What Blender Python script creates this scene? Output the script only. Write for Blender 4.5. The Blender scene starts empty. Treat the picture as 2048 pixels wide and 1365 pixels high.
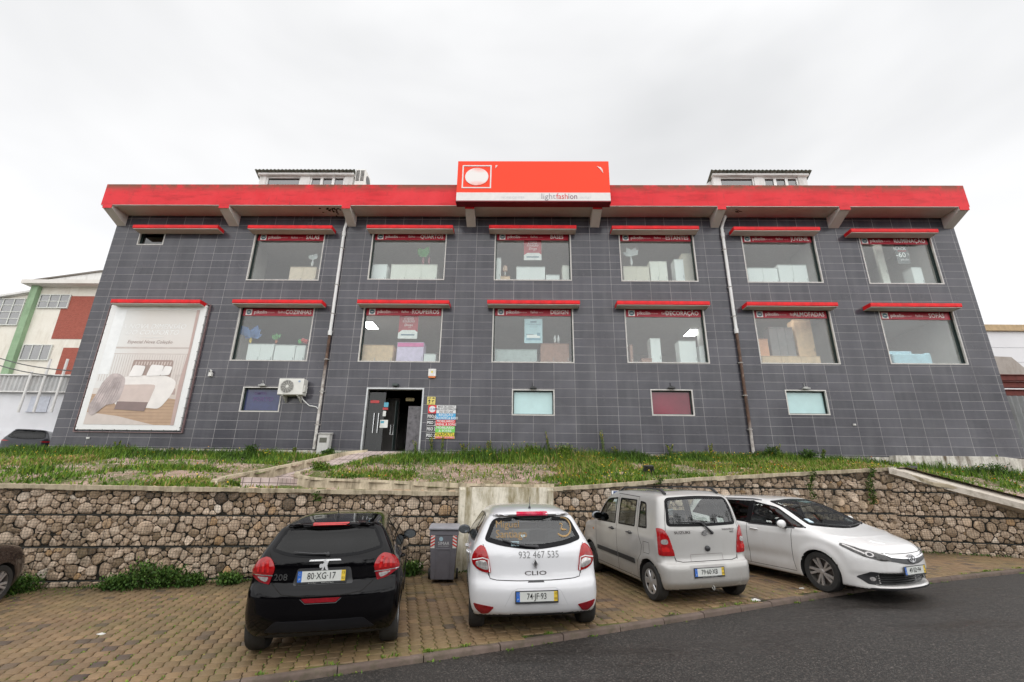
import bpy, math, random
import numpy as np
from mathutils import Vector, Matrix
from mathutils.geometry import delaunay_2d_cdt
sc = bpy.context.scene
rnd = random.Random(7)
nrs = np.random.RandomState(11)
PI = math.pi

# ------------------------------------------------------------------ camera
PITCH, YAW, ROLL, FPX = 17.889, -1.117, 0.789, 940.0
def cam_axes():
    p, a, r = [math.radians(t) for t in (PITCH, YAW, ROLL)]
    f = Vector((math.sin(a)*math.cos(p), math.cos(a)*math.cos(p), math.sin(p)))
    r0 = f.cross(Vector((0, 0, 1))).normalized(); u0 = r0.cross(f)
    return math.cos(r)*r0 + math.sin(r)*u0, -math.sin(r)*r0 + math.cos(r)*u0, f
RT, UP, FW = cam_axes()
cd = bpy.data.cameras.new('camera'); cam = bpy.data.objects.new('camera', cd)
sc.collection.objects.link(cam); sc.camera = cam
m = Matrix((RT, UP, -FW)).transposed().to_4x4(); cam.matrix_world = m
cd.sensor_width = 36.0; cd.lens = FPX/2048*36; cd.clip_start = 0.05; cd.clip_end = 2000

# ------------------------------------------------------------------ overcast sky and soft sun
SUN_EL, SUN_AZ = math.radians(50), math.radians(158)
w = bpy.data.worlds.new('World'); sc.world = w; w.use_nodes = True
nt = w.node_tree; nt.nodes.clear()
out = nt.nodes.new('ShaderNodeOutputWorld'); bg = nt.nodes.new('ShaderNodeBackground')
sky = nt.nodes.new('ShaderNodeTexSky'); sky.sky_type = 'NISHITA'; sky.sun_disc = False
sky.sun_elevation = SUN_EL; sky.sun_rotation = SUN_AZ
tc = nt.nodes.new('ShaderNodeTexCoord'); mp = nt.nodes.new('ShaderNodeMapping')
mp.inputs['Scale'].default_value = (1.0, 1.0, 2.6)
nz = nt.nodes.new('ShaderNodeTexNoise'); nz.inputs['Scale'].default_value = 1.5
nz.inputs['Detail'].default_value = 4; nz.inputs['Roughness'].default_value = .45; nz.inputs['Distortion'].default_value = .35
cr = nt.nodes.new('ShaderNodeValToRGB')
cr.color_ramp.elements[0].position = .30; cr.color_ramp.elements[0].color = (6.6, 6.68, 6.8, 1)
cr.color_ramp.elements[1].position = .62; cr.color_ramp.elements[1].color = (8.7, 8.72, 8.8, 1)
mx = nt.nodes.new('ShaderNodeMix'); mx.data_type = 'RGBA'; mx.inputs[0].default_value = .985
L = nt.links
L.new(tc.outputs['Generated'], mp.inputs['Vector']); L.new(mp.outputs[0], nz.inputs['Vector'])
L.new(nz.outputs['Fac'], cr.inputs['Fac']); L.new(sky.outputs[0], mx.inputs[6]); L.new(cr.outputs[0], mx.inputs[7])
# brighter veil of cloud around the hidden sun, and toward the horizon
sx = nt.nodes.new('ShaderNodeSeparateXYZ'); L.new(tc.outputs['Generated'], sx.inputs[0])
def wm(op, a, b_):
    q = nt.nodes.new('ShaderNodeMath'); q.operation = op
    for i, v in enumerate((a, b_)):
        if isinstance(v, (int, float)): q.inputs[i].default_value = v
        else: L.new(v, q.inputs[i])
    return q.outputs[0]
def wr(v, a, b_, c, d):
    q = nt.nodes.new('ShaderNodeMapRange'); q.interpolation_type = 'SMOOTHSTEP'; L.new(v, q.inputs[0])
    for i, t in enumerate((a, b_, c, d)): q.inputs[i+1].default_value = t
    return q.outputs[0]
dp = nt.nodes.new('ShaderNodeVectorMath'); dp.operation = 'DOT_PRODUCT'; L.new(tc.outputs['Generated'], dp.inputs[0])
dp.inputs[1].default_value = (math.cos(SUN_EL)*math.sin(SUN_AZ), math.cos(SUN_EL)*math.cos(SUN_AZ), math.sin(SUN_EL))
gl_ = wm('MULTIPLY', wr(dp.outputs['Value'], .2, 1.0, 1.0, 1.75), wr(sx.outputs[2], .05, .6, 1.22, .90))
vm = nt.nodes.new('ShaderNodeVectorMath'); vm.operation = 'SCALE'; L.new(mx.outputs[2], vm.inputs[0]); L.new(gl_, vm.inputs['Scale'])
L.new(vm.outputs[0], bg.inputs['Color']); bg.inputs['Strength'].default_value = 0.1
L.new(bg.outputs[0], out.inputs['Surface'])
sd = bpy.data.lights.new('sun', 'SUN'); sd.energy = 1.5; sd.angle = math.radians(160); sd.color = (1, .985, .96)
so = bpy.data.objects.new('sun', sd); sc.collection.objects.link(so)
_d = Vector((math.cos(SUN_EL)*math.sin(SUN_AZ), math.cos(SUN_EL)*math.cos(SUN_AZ), math.sin(SUN_EL)))
so.rotation_euler = _d.to_track_quat('Z', 'Y').to_euler()
sc.view_settings.view_transform = 'Standard'; sc.view_settings.look = 'None'
sc.view_settings.exposure = 0.36; sc.view_settings.gamma = 1.0
sc.cycles.max_bounces = 8; sc.cycles.transparent_max_bounces = 12
sc.cycles.diffuse_bounces = 3; sc.cycles.glossy_bounces = 3; sc.cycles.caustics_reflective = False
sc.cycles.caustics_refractive = False; sc.cycles.sample_clamp_indirect = 4.0

# ------------------------------------------------------------------ helpers
def at(u, v, Y):
    """the world point on the vertical plane y = Y seen at photo position (u, v)"""
    d = FW*FPX + RT*(u-1024) - UP*(v-682.5)
    return d*(Y/d.y)
def lin(c):
    return tuple((x/12.92 if x <= .04045 else ((x+.055)/1.055)**2.4) for x in [t/255 for t in c]) + (1,)
class MB:
    """collects shapes into one mesh"""
    def __init__(s): s.v = []; s.f = []; s.m = []
    def add(s, vs, fs, mi=0):
        o = len(s.v); s.v += [tuple(p) for p in vs]
        s.f += [tuple(i+o for i in f) for f in fs]; s.m += [mi]*len(fs); return s
    def box(s, a, b, mi=0, M=None):
        x0, y0, z0 = a; x1, y1, z1 = b
        vs = [Vector(p) for p in ((x0,y0,z0),(x1,y0,z0),(x1,y1,z0),(x0,y1,z0),(x0,y0,z1),(x1,y0,z1),(x1,y1,z1),(x0,y1,z1))]
        if M is not None: vs = [M @ p for p in vs]
        return s.add(vs, [(0,3,2,1),(4,5,6,7),(0,1,5,4),(1,2,6,5),(2,3,7,6),(3,0,4,7)], mi)
    def prism(s, poly, lo, hi, axis='y', mi=0, M=None):
        """poly: 2D points; axis: extrusion axis"""
        def P(a, b, t):
            p = {'y': (a, t, b), 'x': (t, a, b), 'z': (a, b, t)}[axis]
            return M @ Vector(p) if M is not None else p
        n = len(poly)
        vs = [P(a, b, lo) for a, b in poly] + [P(a, b, hi) for a, b in poly]
        fs = [tuple(range(n)), tuple(range(2*n-1, n-1, -1))] + [(i, i+n, (i+1) % n+n, (i+1) % n) for i in range(n)]
        return s.add(vs, fs, mi)
    def tube(s, pts, r, n=8, mi=0, cap=True):
        pts = [Vector(p) for p in pts]; k = len(pts)
        rs = r if isinstance(r, (list, tuple)) else [r]*k
        vs = []; up = Vector((0, 0, 1))
        for i, p in enumerate(pts):
            d = (pts[min(i+1, k-1)] - pts[max(i-1, 0)]).normalized()
            a = d.cross(up)
            if a.length < .05: a = d.cross(Vector((0, 1, 0)))
            a.normalize(); b = d.cross(a)
            vs += [p + rs[i]*(math.cos(2*PI*j/n)*a + math.sin(2*PI*j/n)*b) for j in range(n)]
        fs = [(i*n+j, i*n+(j+1) % n, (i+1)*n+(j+1) % n, (i+1)*n+j) for i in range(k-1) for j in range(n)]
        if cap: fs += [tuple(range(n)), tuple(range(k*n-1, (k-1)*n-1, -1))]
        return s.add(vs, fs, mi)
    def lathe(s, prof, n=32, axis='y', mi=0, c=(0,0,0), M=None, cap=True):
        """prof: (radius, along-axis) pairs"""
        vs = []
        for r, t in prof:
            for j in range(n):
                a = 2*PI*j/n; q = (r*math.cos(a), r*math.sin(a))
                p = {'y': (q[0], t, q[1]), 'x': (t, q[0], q[1]), 'z': (q[0], q[1], t)}[axis]
                p = Vector(p) + Vector(c); vs.append(M @ p if M is not None else p)
        k = len(prof)
        fs = [(i*n+j, i*n+(j+1) % n, (i+1)*n+(j+1) % n, (i+1)*n+j) for i in range(k-1) for j in range(n)]
        if cap: fs += [tuple(range(n-1, -1, -1)), tuple(range((k-1)*n, k*n))]
        return s.add(vs, fs, mi)
    def ball(s, c, r, n=10, k=7, mi=0):
        rx, ry, rz = r if isinstance(r, tuple) else (r, r, r)
        vs = []
        for i in range(k+1):
            t = PI*i/k
            for j in range(n):
                a = 2*PI*j/n
                vs.append((c[0]+rx*math.sin(t)*math.cos(a), c[1]+ry*math.sin(t)*math.sin(a), c[2]+rz*math.cos(t)))
        return s.add(vs, [(i*n+j, (i+1)*n+j, (i+1)*n+(j+1) % n, i*n+(j+1) % n) for i in range(k) for j in range(n)], mi)
    def build(s, name, mats, parent=None, smooth=None, bevel=0, M=None):
        me = bpy.data.meshes.new(name); me.from_pydata(s.v, [], s.f)
        o = finish(name, me, mats, parent, smooth)
        if any(s.m): me.polygons.foreach_set('material_index', s.m)
        if M is not None: o.matrix_world = M
        if bevel:
            b = o.modifiers.new('bevel', 'BEVEL'); b.width = bevel; b.segments = 2; b.limit_method = 'ANGLE'
        return o
def finish(name, me, mats, parent=None, smooth=None):
    o = bpy.data.objects.new(name, me); sc.collection.objects.link(o)
    for q in (mats if isinstance(mats, (list, tuple)) else [mats]): me.materials.append(q)
    if parent is not None: o.parent = parent
    if smooth is not None:
        me.shade_smooth(); me.set_sharp_from_angle(angle=math.radians(smooth))
    return o
def np_mesh(name, V, F, mats, parent=None, smooth=None, mi=None):
    me = bpy.data.meshes.new(name); V = np.asarray(V, np.float32); F = np.asarray(F, np.int32)
    k = F.shape[1]
    me.vertices.add(len(V)); me.vertices.foreach_set('co', V.ravel())
    me.loops.add(F.size); me.loops.foreach_set('vertex_index', F.ravel())
    me.polygons.add(len(F)); me.polygons.foreach_set('loop_start', np.arange(0, F.size, k, dtype=np.int32))
    me.polygons.foreach_set('loop_total', np.full(len(F), k, np.int32))
    if mi is not None: me.polygons.foreach_set('material_index', np.asarray(mi, np.int32))
    me.update(calc_edges=True)
    return finish(name, me, mats, parent, smooth)
def face_tone(o, vals, name='tone'):
    """one random tone per face, read by the material"""
    at_ = o.data.attributes.new(name, 'FLOAT', 'FACE'); at_.data.foreach_set('value', np.asarray(vals, np.float32))
def empty(name, loc=(0, 0, 0), rz=0, parent=None):
    o = bpy.data.objects.new(name, None); sc.collection.objects.link(o); o.location = loc
    o.rotation_euler = (0, 0, rz); o.empty_display_size = .1
    if parent: o.parent = parent
    return o
def tag(o, label=None, cat=None, group=None, kind=None):
    if label: o['label'] = label
    if cat: o['category'] = cat
    if group: o['group'] = group
    if kind: o['kind'] = kind
    return o
def struct(o): o['kind'] = 'structure'; return o
def inside(P, poly):
    P = np.asarray(P); x, y = P[:, 0], P[:, 1]; r = np.zeros(len(P), bool); n = len(poly)
    for i in range(n):
        x0, y0 = poly[i]; x1, y1 = poly[(i+1) % n]
        if y0 == y1: continue
        c = ((y0 > y) != (y1 > y)) & (x < (x1-x0)*(y-y0)/(y1-y0)+x0); r ^= c
    return r
def rounded(poly, r, seg=4):
    """polygon with its corners rounded"""
    n = len(poly); o = []
    rr = r if isinstance(r, (list, tuple)) else [r]*n
    for i in range(n):
        p = Vector(poly[i]); a = Vector(poly[i-1])-p; b = Vector(poly[(i+1) % n])-p
        d = min(rr[i], a.length*.48, b.length*.48); A = p+a.normalized()*d; B = p+b.normalized()*d
        if rr[i] <= 0: o.append(tuple(p)); continue
        for k in range(seg+1):
            t = k/seg; o.append(tuple((1-t)**2*A + 2*t*(1-t)*p + t*t*B))
    return o
def inset(poly, d):
    n = len(poly); A = sum(poly[i][0]*poly[(i+1) % n][1]-poly[(i+1) % n][0]*poly[i][1] for i in range(n))
    s = 1 if A > 0 else -1; o = []
    for i in range(n):
        p = Vector(poly[i]); a = (p-Vector(poly[i-1])); b = (Vector(poly[(i+1) % n])-p)
        if a.length < 1e-9 or b.length < 1e-9: o.append(tuple(p)); continue
        a.normalize(); b.normalize()
        n1 = Vector((-a.y, a.x))*s; n2 = Vector((-b.y, b.x))*s; q = n1+n2
        if q.length < .3: q = n1
        q.normalize(); k = max(q.dot(n1), .5)
        o.append(tuple(p+q*d/k))
    return o
def resample(poly, d, closed=True):
    o = []; n = len(poly)
    for i in range(n if closed else n-1):
        a = Vector(poly[i]); b = Vector(poly[(i+1) % n]); k = max(1, int(math.ceil((b-a).length/d)))
        o += [tuple(a+(b-a)*j/k) for j in range(k)]
    if not closed: o.append(tuple(poly[-1]))
    return o
def tri2d(outer, holes=(), d=.04):
    """triangulated area with interior points; returns V2, F, boundary index pairs"""
    loops = [resample(outer, d)] + [resample(h, d) for h in holes]
    vs = []; es = []
    for lp in loops:
        o = len(vs); vs += lp; es += [(o+i, o+(i+1) % len(lp)) for i in range(len(lp))]
    A = np.array(loops[0]); lo, hi = A.min(0), A.max(0)
    gx, gy = np.meshgrid(np.arange(lo[0]+d/2, hi[0], d), np.arange(lo[1]+d/2, hi[1], d)); G = np.c_[gx.ravel(), gy.ravel()]
    if len(G):
        k = inside(G, inset(outer, d*.45))
        for h in holes: k &= ~inside(G, inset(h, -d*.45))
        vs += [tuple(p) for p in G[k]]
    r = delaunay_2d_cdt([Vector(p) for p in vs], es, [], 0, 1e-6)
    V = np.array([tuple(p) for p in r[0]]); F = [f for f in r[2]]
    if not F: return V, np.zeros((0, 3), int), []
    F = np.array([f[:3] for f in F]); C = V[F].mean(1)
    k = inside(C, loops[0])
    for lp in loops[1:]: k &= ~inside(C, lp)
    F = F[k]; a, b, c = V[F[:, 0]], V[F[:, 1]], V[F[:, 2]]
    cr_ = (b[:, 0]-a[:, 0])*(c[:, 1]-a[:, 1])-(b[:, 1]-a[:, 1])*(c[:, 0]-a[:, 0])
    F[cr_ < 0] = F[cr_ < 0][:, ::-1]
    ed = {}
    for f in F:
        for i in range(3):
            e = (f[i], f[(i+1) % 3]); ed[e] = 1
    bd = [e for e in ed if (e[1], e[0]) not in ed]
    return V, F, bd
_tc = {}
def text2d(s, size=1.0, bold=0.0, align='CENTER', shear=0.0, xs=1.0, space=1.0):
    """flat outline letters as (V2, F)"""
    cu = bpy.data.curves.new('letters', 'FONT'); cu.body = s; cu.size = size; cu.offset = bold*size
    cu.align_x = align; cu.align_y = 'CENTER'; cu.shear = shear; cu.resolution_u = 2; cu.space_character = space
    o = bpy.data.objects.new('letters', cu); me = o.to_mesh()
    V = [(v.co.x*xs, v.co.y) for v in me.vertices]; F = [tuple(p.vertices) for p in me.polygons]
    o.to_mesh_clear(); bpy.data.objects.remove(o); bpy.data.curves.remove(cu)
    return V, F
def add_text(mb, s, org, ex, ez, size, bold=0.0, align='CENTER', mi=0, **kw):
    """letters on a plane: org + x*ex + y*ez"""
    V, F = text2d(s, size, bold, align, **kw); org, ex, ez = Vector(org), Vector(ex), Vector(ez)
    mb.add([org+ex*x+ez*y for x, y in V], F, mi); return mb

# ------------------------------------------------------------------ materials
class NT:
    def __init__(s, name):
        s.m = bpy.data.materials.new(name); s.m.use_nodes = True; s.t = s.m.node_tree
        s.p = s.t.nodes['Principled BSDF']; s.o = s.t.nodes['Material Output']
    def n(s, ty, **kw):
        d = s.t.nodes.new('ShaderNode'+ty)
        for k, v in kw.items():
            if k in d.inputs.keys(): s.set(d.inputs[k], v)
            else: setattr(d, k, v)
        return d
    def set(s, inp, v):
        if isinstance(v, bpy.types.NodeSocket): s.t.links.new(v, inp)
        else: inp.default_value = v
    def coord(s, kind='Object', scale=(1,1,1), rot=(0,0,0), loc=(0,0,0)):
        c = s.n('TexCoord'); mp = s.n('Mapping'); mp.inputs['Scale'].default_value = scale
        mp.inputs['Rotation'].default_value = rot; mp.inputs['Location'].default_value = loc
        s.t.links.new(c.outputs[kind], mp.inputs[0]); return mp.outputs[0]
    def noise(s, vec, scale, detail=4, rough=.55, dist=0):
        q = s.n('TexNoise'); s.set(q.inputs['Vector'], vec); q.inputs['Scale'].default_value = scale
        q.inputs['Detail'].default_value = detail; q.inputs['Roughness'].default_value = rough
        q.inputs['Distortion'].default_value = dist; return q.outputs['Fac']
    def ramp(s, fac, stops):
        r = s.n('ValToRGB'); e = r.color_ramp.elements
        while len(e) < len(stops): e.new(.5)
        for i, (p, c) in enumerate(stops):
            e[i].position = p; e[i].color = c if len(c) == 4 else (*c, 1)
        s.set(r.inputs['Fac'], fac); return r.outputs['Color']
    def mix(s, fac, a, b, blend='MIX'):
        q = s.n('Mix'); q.data_type = 'RGBA'; q.blend_type = blend
        s.set(q.inputs[0], fac); s.set(q.inputs[6], a); s.set(q.inputs[7], b); return q.outputs[2]
    def math(s, op, a, b=0.0, c=None):
        q = s.n('Math'); q.operation = op; s.set(q.inputs[0], a); s.set(q.inputs[1], b)
        if c is not None: s.set(q.inputs[2], c)
        return q.outputs[0]
    def mrange(s, v, a, b, c=0.0, d=1.0):
        q = s.n('MapRange'); s.set(q.inputs[0], v)
        for i, t in enumerate((a, b, c, d)): q.inputs[i+1].default_value = t
        return q.outputs[0]
    def bump(s, h, st=.3, dist=.01):
        q = s.n('Bump'); s.set(q.inputs['Height'], h); q.inputs['Strength'].default_value = st
        q.inputs['Distance'].default_value = dist; s.set(s.p.inputs['Normal'], q.outputs[0]); return q
    def P(s, **kw):
        for k, v in kw.items(): s.set(s.p.inputs[k.replace('_', ' ')], v)
        return s.m
def plain(name, c, rough=.6, metal=0.0, var=.12, scale=6.0, spec=.5, coat=0.0, bump=0.0, alpha=None):
    """a painted/plastic surface with slight blotches"""
    t = NT(name); co = t.coord(); n = t.noise(co, scale, 5)
    d = [max(0, x*(1-var)) for x in c[:3]]+[1]; l = [min(1, x*(1+var)) for x in c[:3]]+[1]
    t.P(Base_Color=t.ramp(n, [(.3, d), (.7, l)]), Roughness=t.mrange(n, .2, .8, max(.02, rough-.07), min(1, rough+.07)), Metallic=metal)
    t.p.inputs['Specular IOR Level'].default_value = spec
    if coat: t.p.inputs['Coat Weight'].default_value = coat; t.p.inputs['Coat Roughness'].default_value = .04
    if bump: t.bump(t.noise(co, scale*8, 3), bump, .01)
    return t.m
def S(*c): return lin(c)
M_ = {}
def mat(key, *a, **k):
    if key not in M_: M_[key] = plain(key, *a, **k)
    return M_[key]
def glass(name, tint, base_reflect=.04, rough=.02, dark=None, dfac=0.0, ior=1.45):
    t = NT(name); t.t.nodes.remove(t.p)
    tr = t.n('BsdfTransparent'); tr.inputs['Color'].default_value = (*tint, 1)
    gl = t.n('BsdfGlossy'); gl.inputs['Roughness'].default_value = rough; gl.inputs['Color'].default_value = (1, 1, 1, 1)
    fr = t.n('Fresnel'); fr.inputs['IOR'].default_value = ior
    ge = t.n('NewGeometry'); f2 = t.math('MULTIPLY', t.math('ADD', fr.outputs[0], base_reflect), t.math('SUBTRACT', 1.0, ge.outputs['Backfacing']))
    first = tr.outputs[0]
    if dfac:
        df = t.n('BsdfDiffuse'); df.inputs['Color'].default_value = (*dark, 1); m0 = t.n('MixShader')
        nn = t.noise(t.coord(), 1.3, 4)
        t.set(m0.inputs[0], t.mrange(nn, .3, .7, dfac*.7, dfac*1.3)); t.set(m0.inputs[1], first); t.set(m0.inputs[2], df.outputs[0]); first = m0.outputs[0]
    ms = t.n('MixShader'); t.set(ms.inputs[0], f2); t.set(ms.inputs[1], first); t.set(ms.inputs[2], gl.outputs[0])
    t.t.links.new(ms.outputs[0], t.o.inputs['Surface']); return t.m
def emis(name, c, st):
    t = NT(name); t.P(Base_Color=(*c, 1)); t.p.inputs['Emission Color'].default_value = (*c, 1)
    t.p.inputs['Emission Strength'].default_value = st; return t.m
# ground plane of the paved parking (camera stands at the origin)
def gz(x, y): return -2.125 + .019*x + .045*y
def yw(x): return 11.6 + .195*x          # line of the gabion wall's face
# ------------------------------------------------------------------ the tiled showroom building
FY = 16.7
def tile_mat():
    t = NT('grey facade tiles'); co = t.coord()
    sp = t.n('SeparateXYZ'); t.set(sp.inputs[0], co)
    u = t.math('MULTIPLY_ADD', sp.outputs[0], 1/.7545, 60+1.041/.7545); v = t.math('MULTIPLY_ADD', sp.outputs[2], 1/.3175, 20-1.375/.3175)
    def line(q, g):
        f = t.math('FRACT', q); a = t.math('ABSOLUTE', t.math('SUBTRACT', f, .5)); return t.math('GREATER_THAN', a, .5-g)
    gr = t.math('MAXIMUM', line(u, .0062), line(v, .0135))
    cm = t.n('CombineXYZ'); t.set(cm.inputs[0], t.math('FLOOR', u)); t.set(cm.inputs[1], t.math('FLOOR', v))
    wn = t.n('TexWhiteNoise'); wn.noise_dimensions = '2D'; t.set(wn.inputs['Vector'], cm.outputs[0])
    base = t.ramp(wn.outputs['Value'], [(0, (.034, .0335, .042, 1)), (.5, (.045, .044, .055, 1)), (1, (.060, .058, .071, 1))])
    st = t.noise(t.coord(scale=(1.2, 1, .12)), 2.4, 6, .6)          # rain streaks
    base = t.mix(t.mrange(st, .42, .72, 0, .6), base, (.095, .092, .10, 1))
    dr = t.noise(co, .55, 5, .6); base = t.mix(t.mrange(dr, .45, .7, 0, .6), base, (.036, .034, .042, 1))
    sm = t.noise(t.coord(scale=(1, 1, 9)), 3.2, 4); base = t.mix(t.mrange(sm, .5, .8, 0, .3), base, (.1, .097, .11, 1))
    col = t.mix(gr, base, t.mix(t.mrange(dr, .4, .7), (.40, .38, .375, 1), (.22, .205, .205, 1)))
    ro = t.mrange(t.noise(co, 1.1, 6, .65), .3, .7, .10, .30)
    ro = t.math('ADD', ro, t.math('MULTIPLY', gr, .5))
    nrm = t.math('ADD', t.math('MULTIPLY', gr, -1.0), t.math('MULTIPLY', t.noise(co, .9, 2), .9))
    t.bump(nrm, .22, .01)
    return t.P(Base_Color=col, Roughness=ro, Specular_IOR_Level=.42)
def stained(name, c, c2, stain, scale=1.2, amount=.6, rough=.8, vert=True, thr=.5, extra=None):
    """weathered paint or concrete with vertical run marks"""
    t = NT(name); co = t.coord(); n1 = t.noise(co, scale, 6, .62)
    base = t.ramp(n1, [(.3, (*c, 1)), (.7, (*c2, 1))])
    n2 = t.noise(t.coord(scale=(1, 1, .22 if vert else 1)), scale*2.3, 7, .68)
    base = t.mix(t.mrange(n2, thr, thr+.2, 0, amount), base, (*stain, 1))
    n3 = t.noise(co, scale*9, 5, .7); base = t.mix(t.mrange(n3, .52, .78, 0, amount*.6), base, (*stain, 1))
    if extra: base = extra(t, base, co)
    t.bump(t.noise(co, 30, 4), .15, .01)
    return t.P(Base_Color=base, Roughness=rough, Specular_IOR_Level=.25)
def red_extra(t, base, co):
    sp = t.n('SeparateXYZ'); t.set(sp.inputs[0], co)
    # moss that grows down from the parapet's top edge
    e = t.mrange(sp.outputs[2], 11.25, 11.6, 0, 1); n = t.noise(co, 2.2, 6, .7)
    k = t.math('MULTIPLY', t.mrange(n, .33, .52), t.math('POWER', e, 1.3))
    base = t.mix(t.math('MULTIPLY', k, .85), base, (.10, .07, .035, 1))
    n = t.noise(t.coord(scale=(.5, 1, 2.5)), 1.5, 6, .7)
    base = t.mix(t.mrange(n, .5, .68, 0, .6), base, (.36, .012, .016, 1)); n5 = t.noise(t.coord(scale=(1, 1, .35)), 6, 6, .75); base = t.mix(t.mrange(n5, .58, .74, 0, .55), base, (.20, .03, .025, 1))
    return base
TILE = tile_mat()
RED = stained('red parapet paint', (.62, .016, .024), (.70, .036, .045), (.46, .06, .06), .9, .35, .6, thr=.55, extra=red_extra)
REDC = plain('red canopy paint', (.66, .014, .018), .55, var=.22, scale=5, spec=.25)
CON = stained('grey painted soffit', (.60, .57, .53), (.68, .65, .61), (.42, .38, .33), .8, .35, .85, vert=False, thr=.55)
WHT = stained('weathered white render', (.62, .61, .59), (.72, .71, .69), (.33, .31, .27), 1.1, .55, .85, thr=.52)
TRIM = plain('pale window trim', (.52, .50, .47), .45)
DARKF = plain('dark window frame', (.03, .045, .042), .4)
ROOMW = plain('showroom wall paint', (.74, .73, .70), .9, var=.05)
ROOMC = plain('showroom ceiling paint', (.80, .79, .76), .9, var=.05)
ROOMF = plain('showroom floor', (.25, .22, .2), .5)
LAMP = emis('ceiling light panel', (1, .98, .95), 8.0)
GLW = glass('showroom window glass', (.90, .93, .92), .03, .012, dark=(.36, .37, .37), dfac=.03, ior=1.5)  # veiling haze on the panes imitated by a thin pale diffuse layer
bld = tag(empty('showroom_building', (0, FY, 1.2)), 'long three storey showroom clad in dark grey tiles under a red parapet', 'building')
BX0, BX1, BZ0, BZ1 = -16.66, 17.22, 1.33, 10.74
LI = [2.0]
wins = []   # (name, x0, x1, z0, z1)
UX = [(-10.80, -7.98), (-6.0, -3.04), (-1.04, 1.94), (3.92, 6.83), (8.77, 11.61), (13.40, 16.17)]
LX = [(-10.79, -7.95), (-6.0, -3.01), (-1.04, 1.95), (3.95, 6.89), (8.79, 11.61), (13.47, 16.19)]
UZ = [7.845, 7.90, 7.90, 7.885, 7.865, 7.835]; LZ = [4.565, 4.565, 4.585, 4.61, 4.625, 4.65]
UT = [9.99, 10.04, 10.05, 10.03, 10.0, 9.93]; LT = [6.72, 6.77, 6.79, 6.78, 6.77, 6.745]
BX = [(-10.08, -8.69, 2.67, 3.53), (-.27, 1.2, 2.645, 3.53), (4.70, 6.145, 2.69, 3.58), (9.49, 10.885, 2.77, 3.61)]
holes = [(a, b, c, d) for (a, b), c, d in zip(UX, UZ, UT)] + [(a, b, c, d) for (a, b), c, d in zip(LX, LZ, LT)]
holes += [(a, b, c, d) for a, b, c, d in BX] + [(-15.57, -14.55, 9.39, 10.0)]
DOOR = (-5.52, -3.53, 1.335, 3.52); holes.append(DOOR)
def wall_holes(x0, x1, z0, z1, holes, Y, th, name, mats, parent):
    xs = sorted({x0, x1, *[h[0] for h in holes], *[h[1] for h in holes]}); zs = sorted({z0, z1, *[h[2] for h in holes], *[h[3] for h in holes]})
    b = MB()
    def hole(xm, zm): return any(h[0] < xm < h[1] and h[2] < zm < h[3] for h in holes)
    for i in range(len(xs)-1):
        k = 0
        while k < len(zs)-1:
            if hole((xs[i]+xs[i+1])/2, (zs[k]+zs[k+1])/2): k += 1; continue
            j = k
            while j+1 < len(zs)-1 and not hole((xs[i]+xs[i+1])/2, (zs[j+1]+zs[j+2])/2): j += 1
            b.add([(xs[i], Y, zs[k]), (xs[i+1], Y, zs[k]), (xs[i+1], Y, zs[j+1]), (xs[i], Y, zs[j+1])], [(0, 1, 2, 3)]); k = j+1
    for a, c, d, e in holes:
        vs = [(a, Y, d), (c, Y, d), (c, Y, e), (a, Y, e), (a, Y+th, d), (c, Y+th, d), (c, Y+th, e), (a, Y+th, e)]
        b.add(vs, [(0, 4, 5, 1), (1, 5, 6, 2), (2, 6, 7, 3), (3, 7, 4, 0)], 1)
    # flanks, roof slab and back
    b.add([(x0, Y, z0), (x0, Y, z1), (x0, Y+12, z1), (x0, Y+12, z0)], [(0, 1, 2, 3)]); b.add([(x1, Y, z0), (x1, Y+12, z0), (x1, Y+12, z1), (x1, Y, z1)], [(0, 1, 2, 3)])
    b.add([(x0, Y+12, z0), (x0, Y+12, z1), (x1, Y+12, z1), (x1, Y+12, z0)], [(0, 1, 2, 3)])
    return b.build(name, mats, parent)
def kid(o, parent):
    o.parent = parent; o.matrix_parent_inverse = Matrix.Translation(-Vector(parent.location)); return o
BP = bld
def bb(mb, name, mats, parent=BP, **k):
    o = mb.build(name, mats, None, **k); return kid(o, parent)
o = wall_holes(BX0, BX1, BZ0, BZ1, holes, FY, .22, 'tiled_wall', [TILE, DARKF], None); kid(o, BP)
# plinth
b = MB(); b.box((BX0+.02, FY+.012, .4), (DOOR[0]-.06, FY+.4, BZ0)); b.box((DOOR[1]+.06, FY+.012, .4), (BX1, FY+.4, BZ0)); b.box((DOOR[0]-.06, FY+.012, .4), (DOOR[1]+.06, FY+.4, BZ0-.01))
PLW = stained('stained white plinth', (.56, .53, .47), (.68, .65, .59), (.10, .07, .045), 1.7, .95, .9, thr=.46)
bb(b, 'plinth', PLW)
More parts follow.
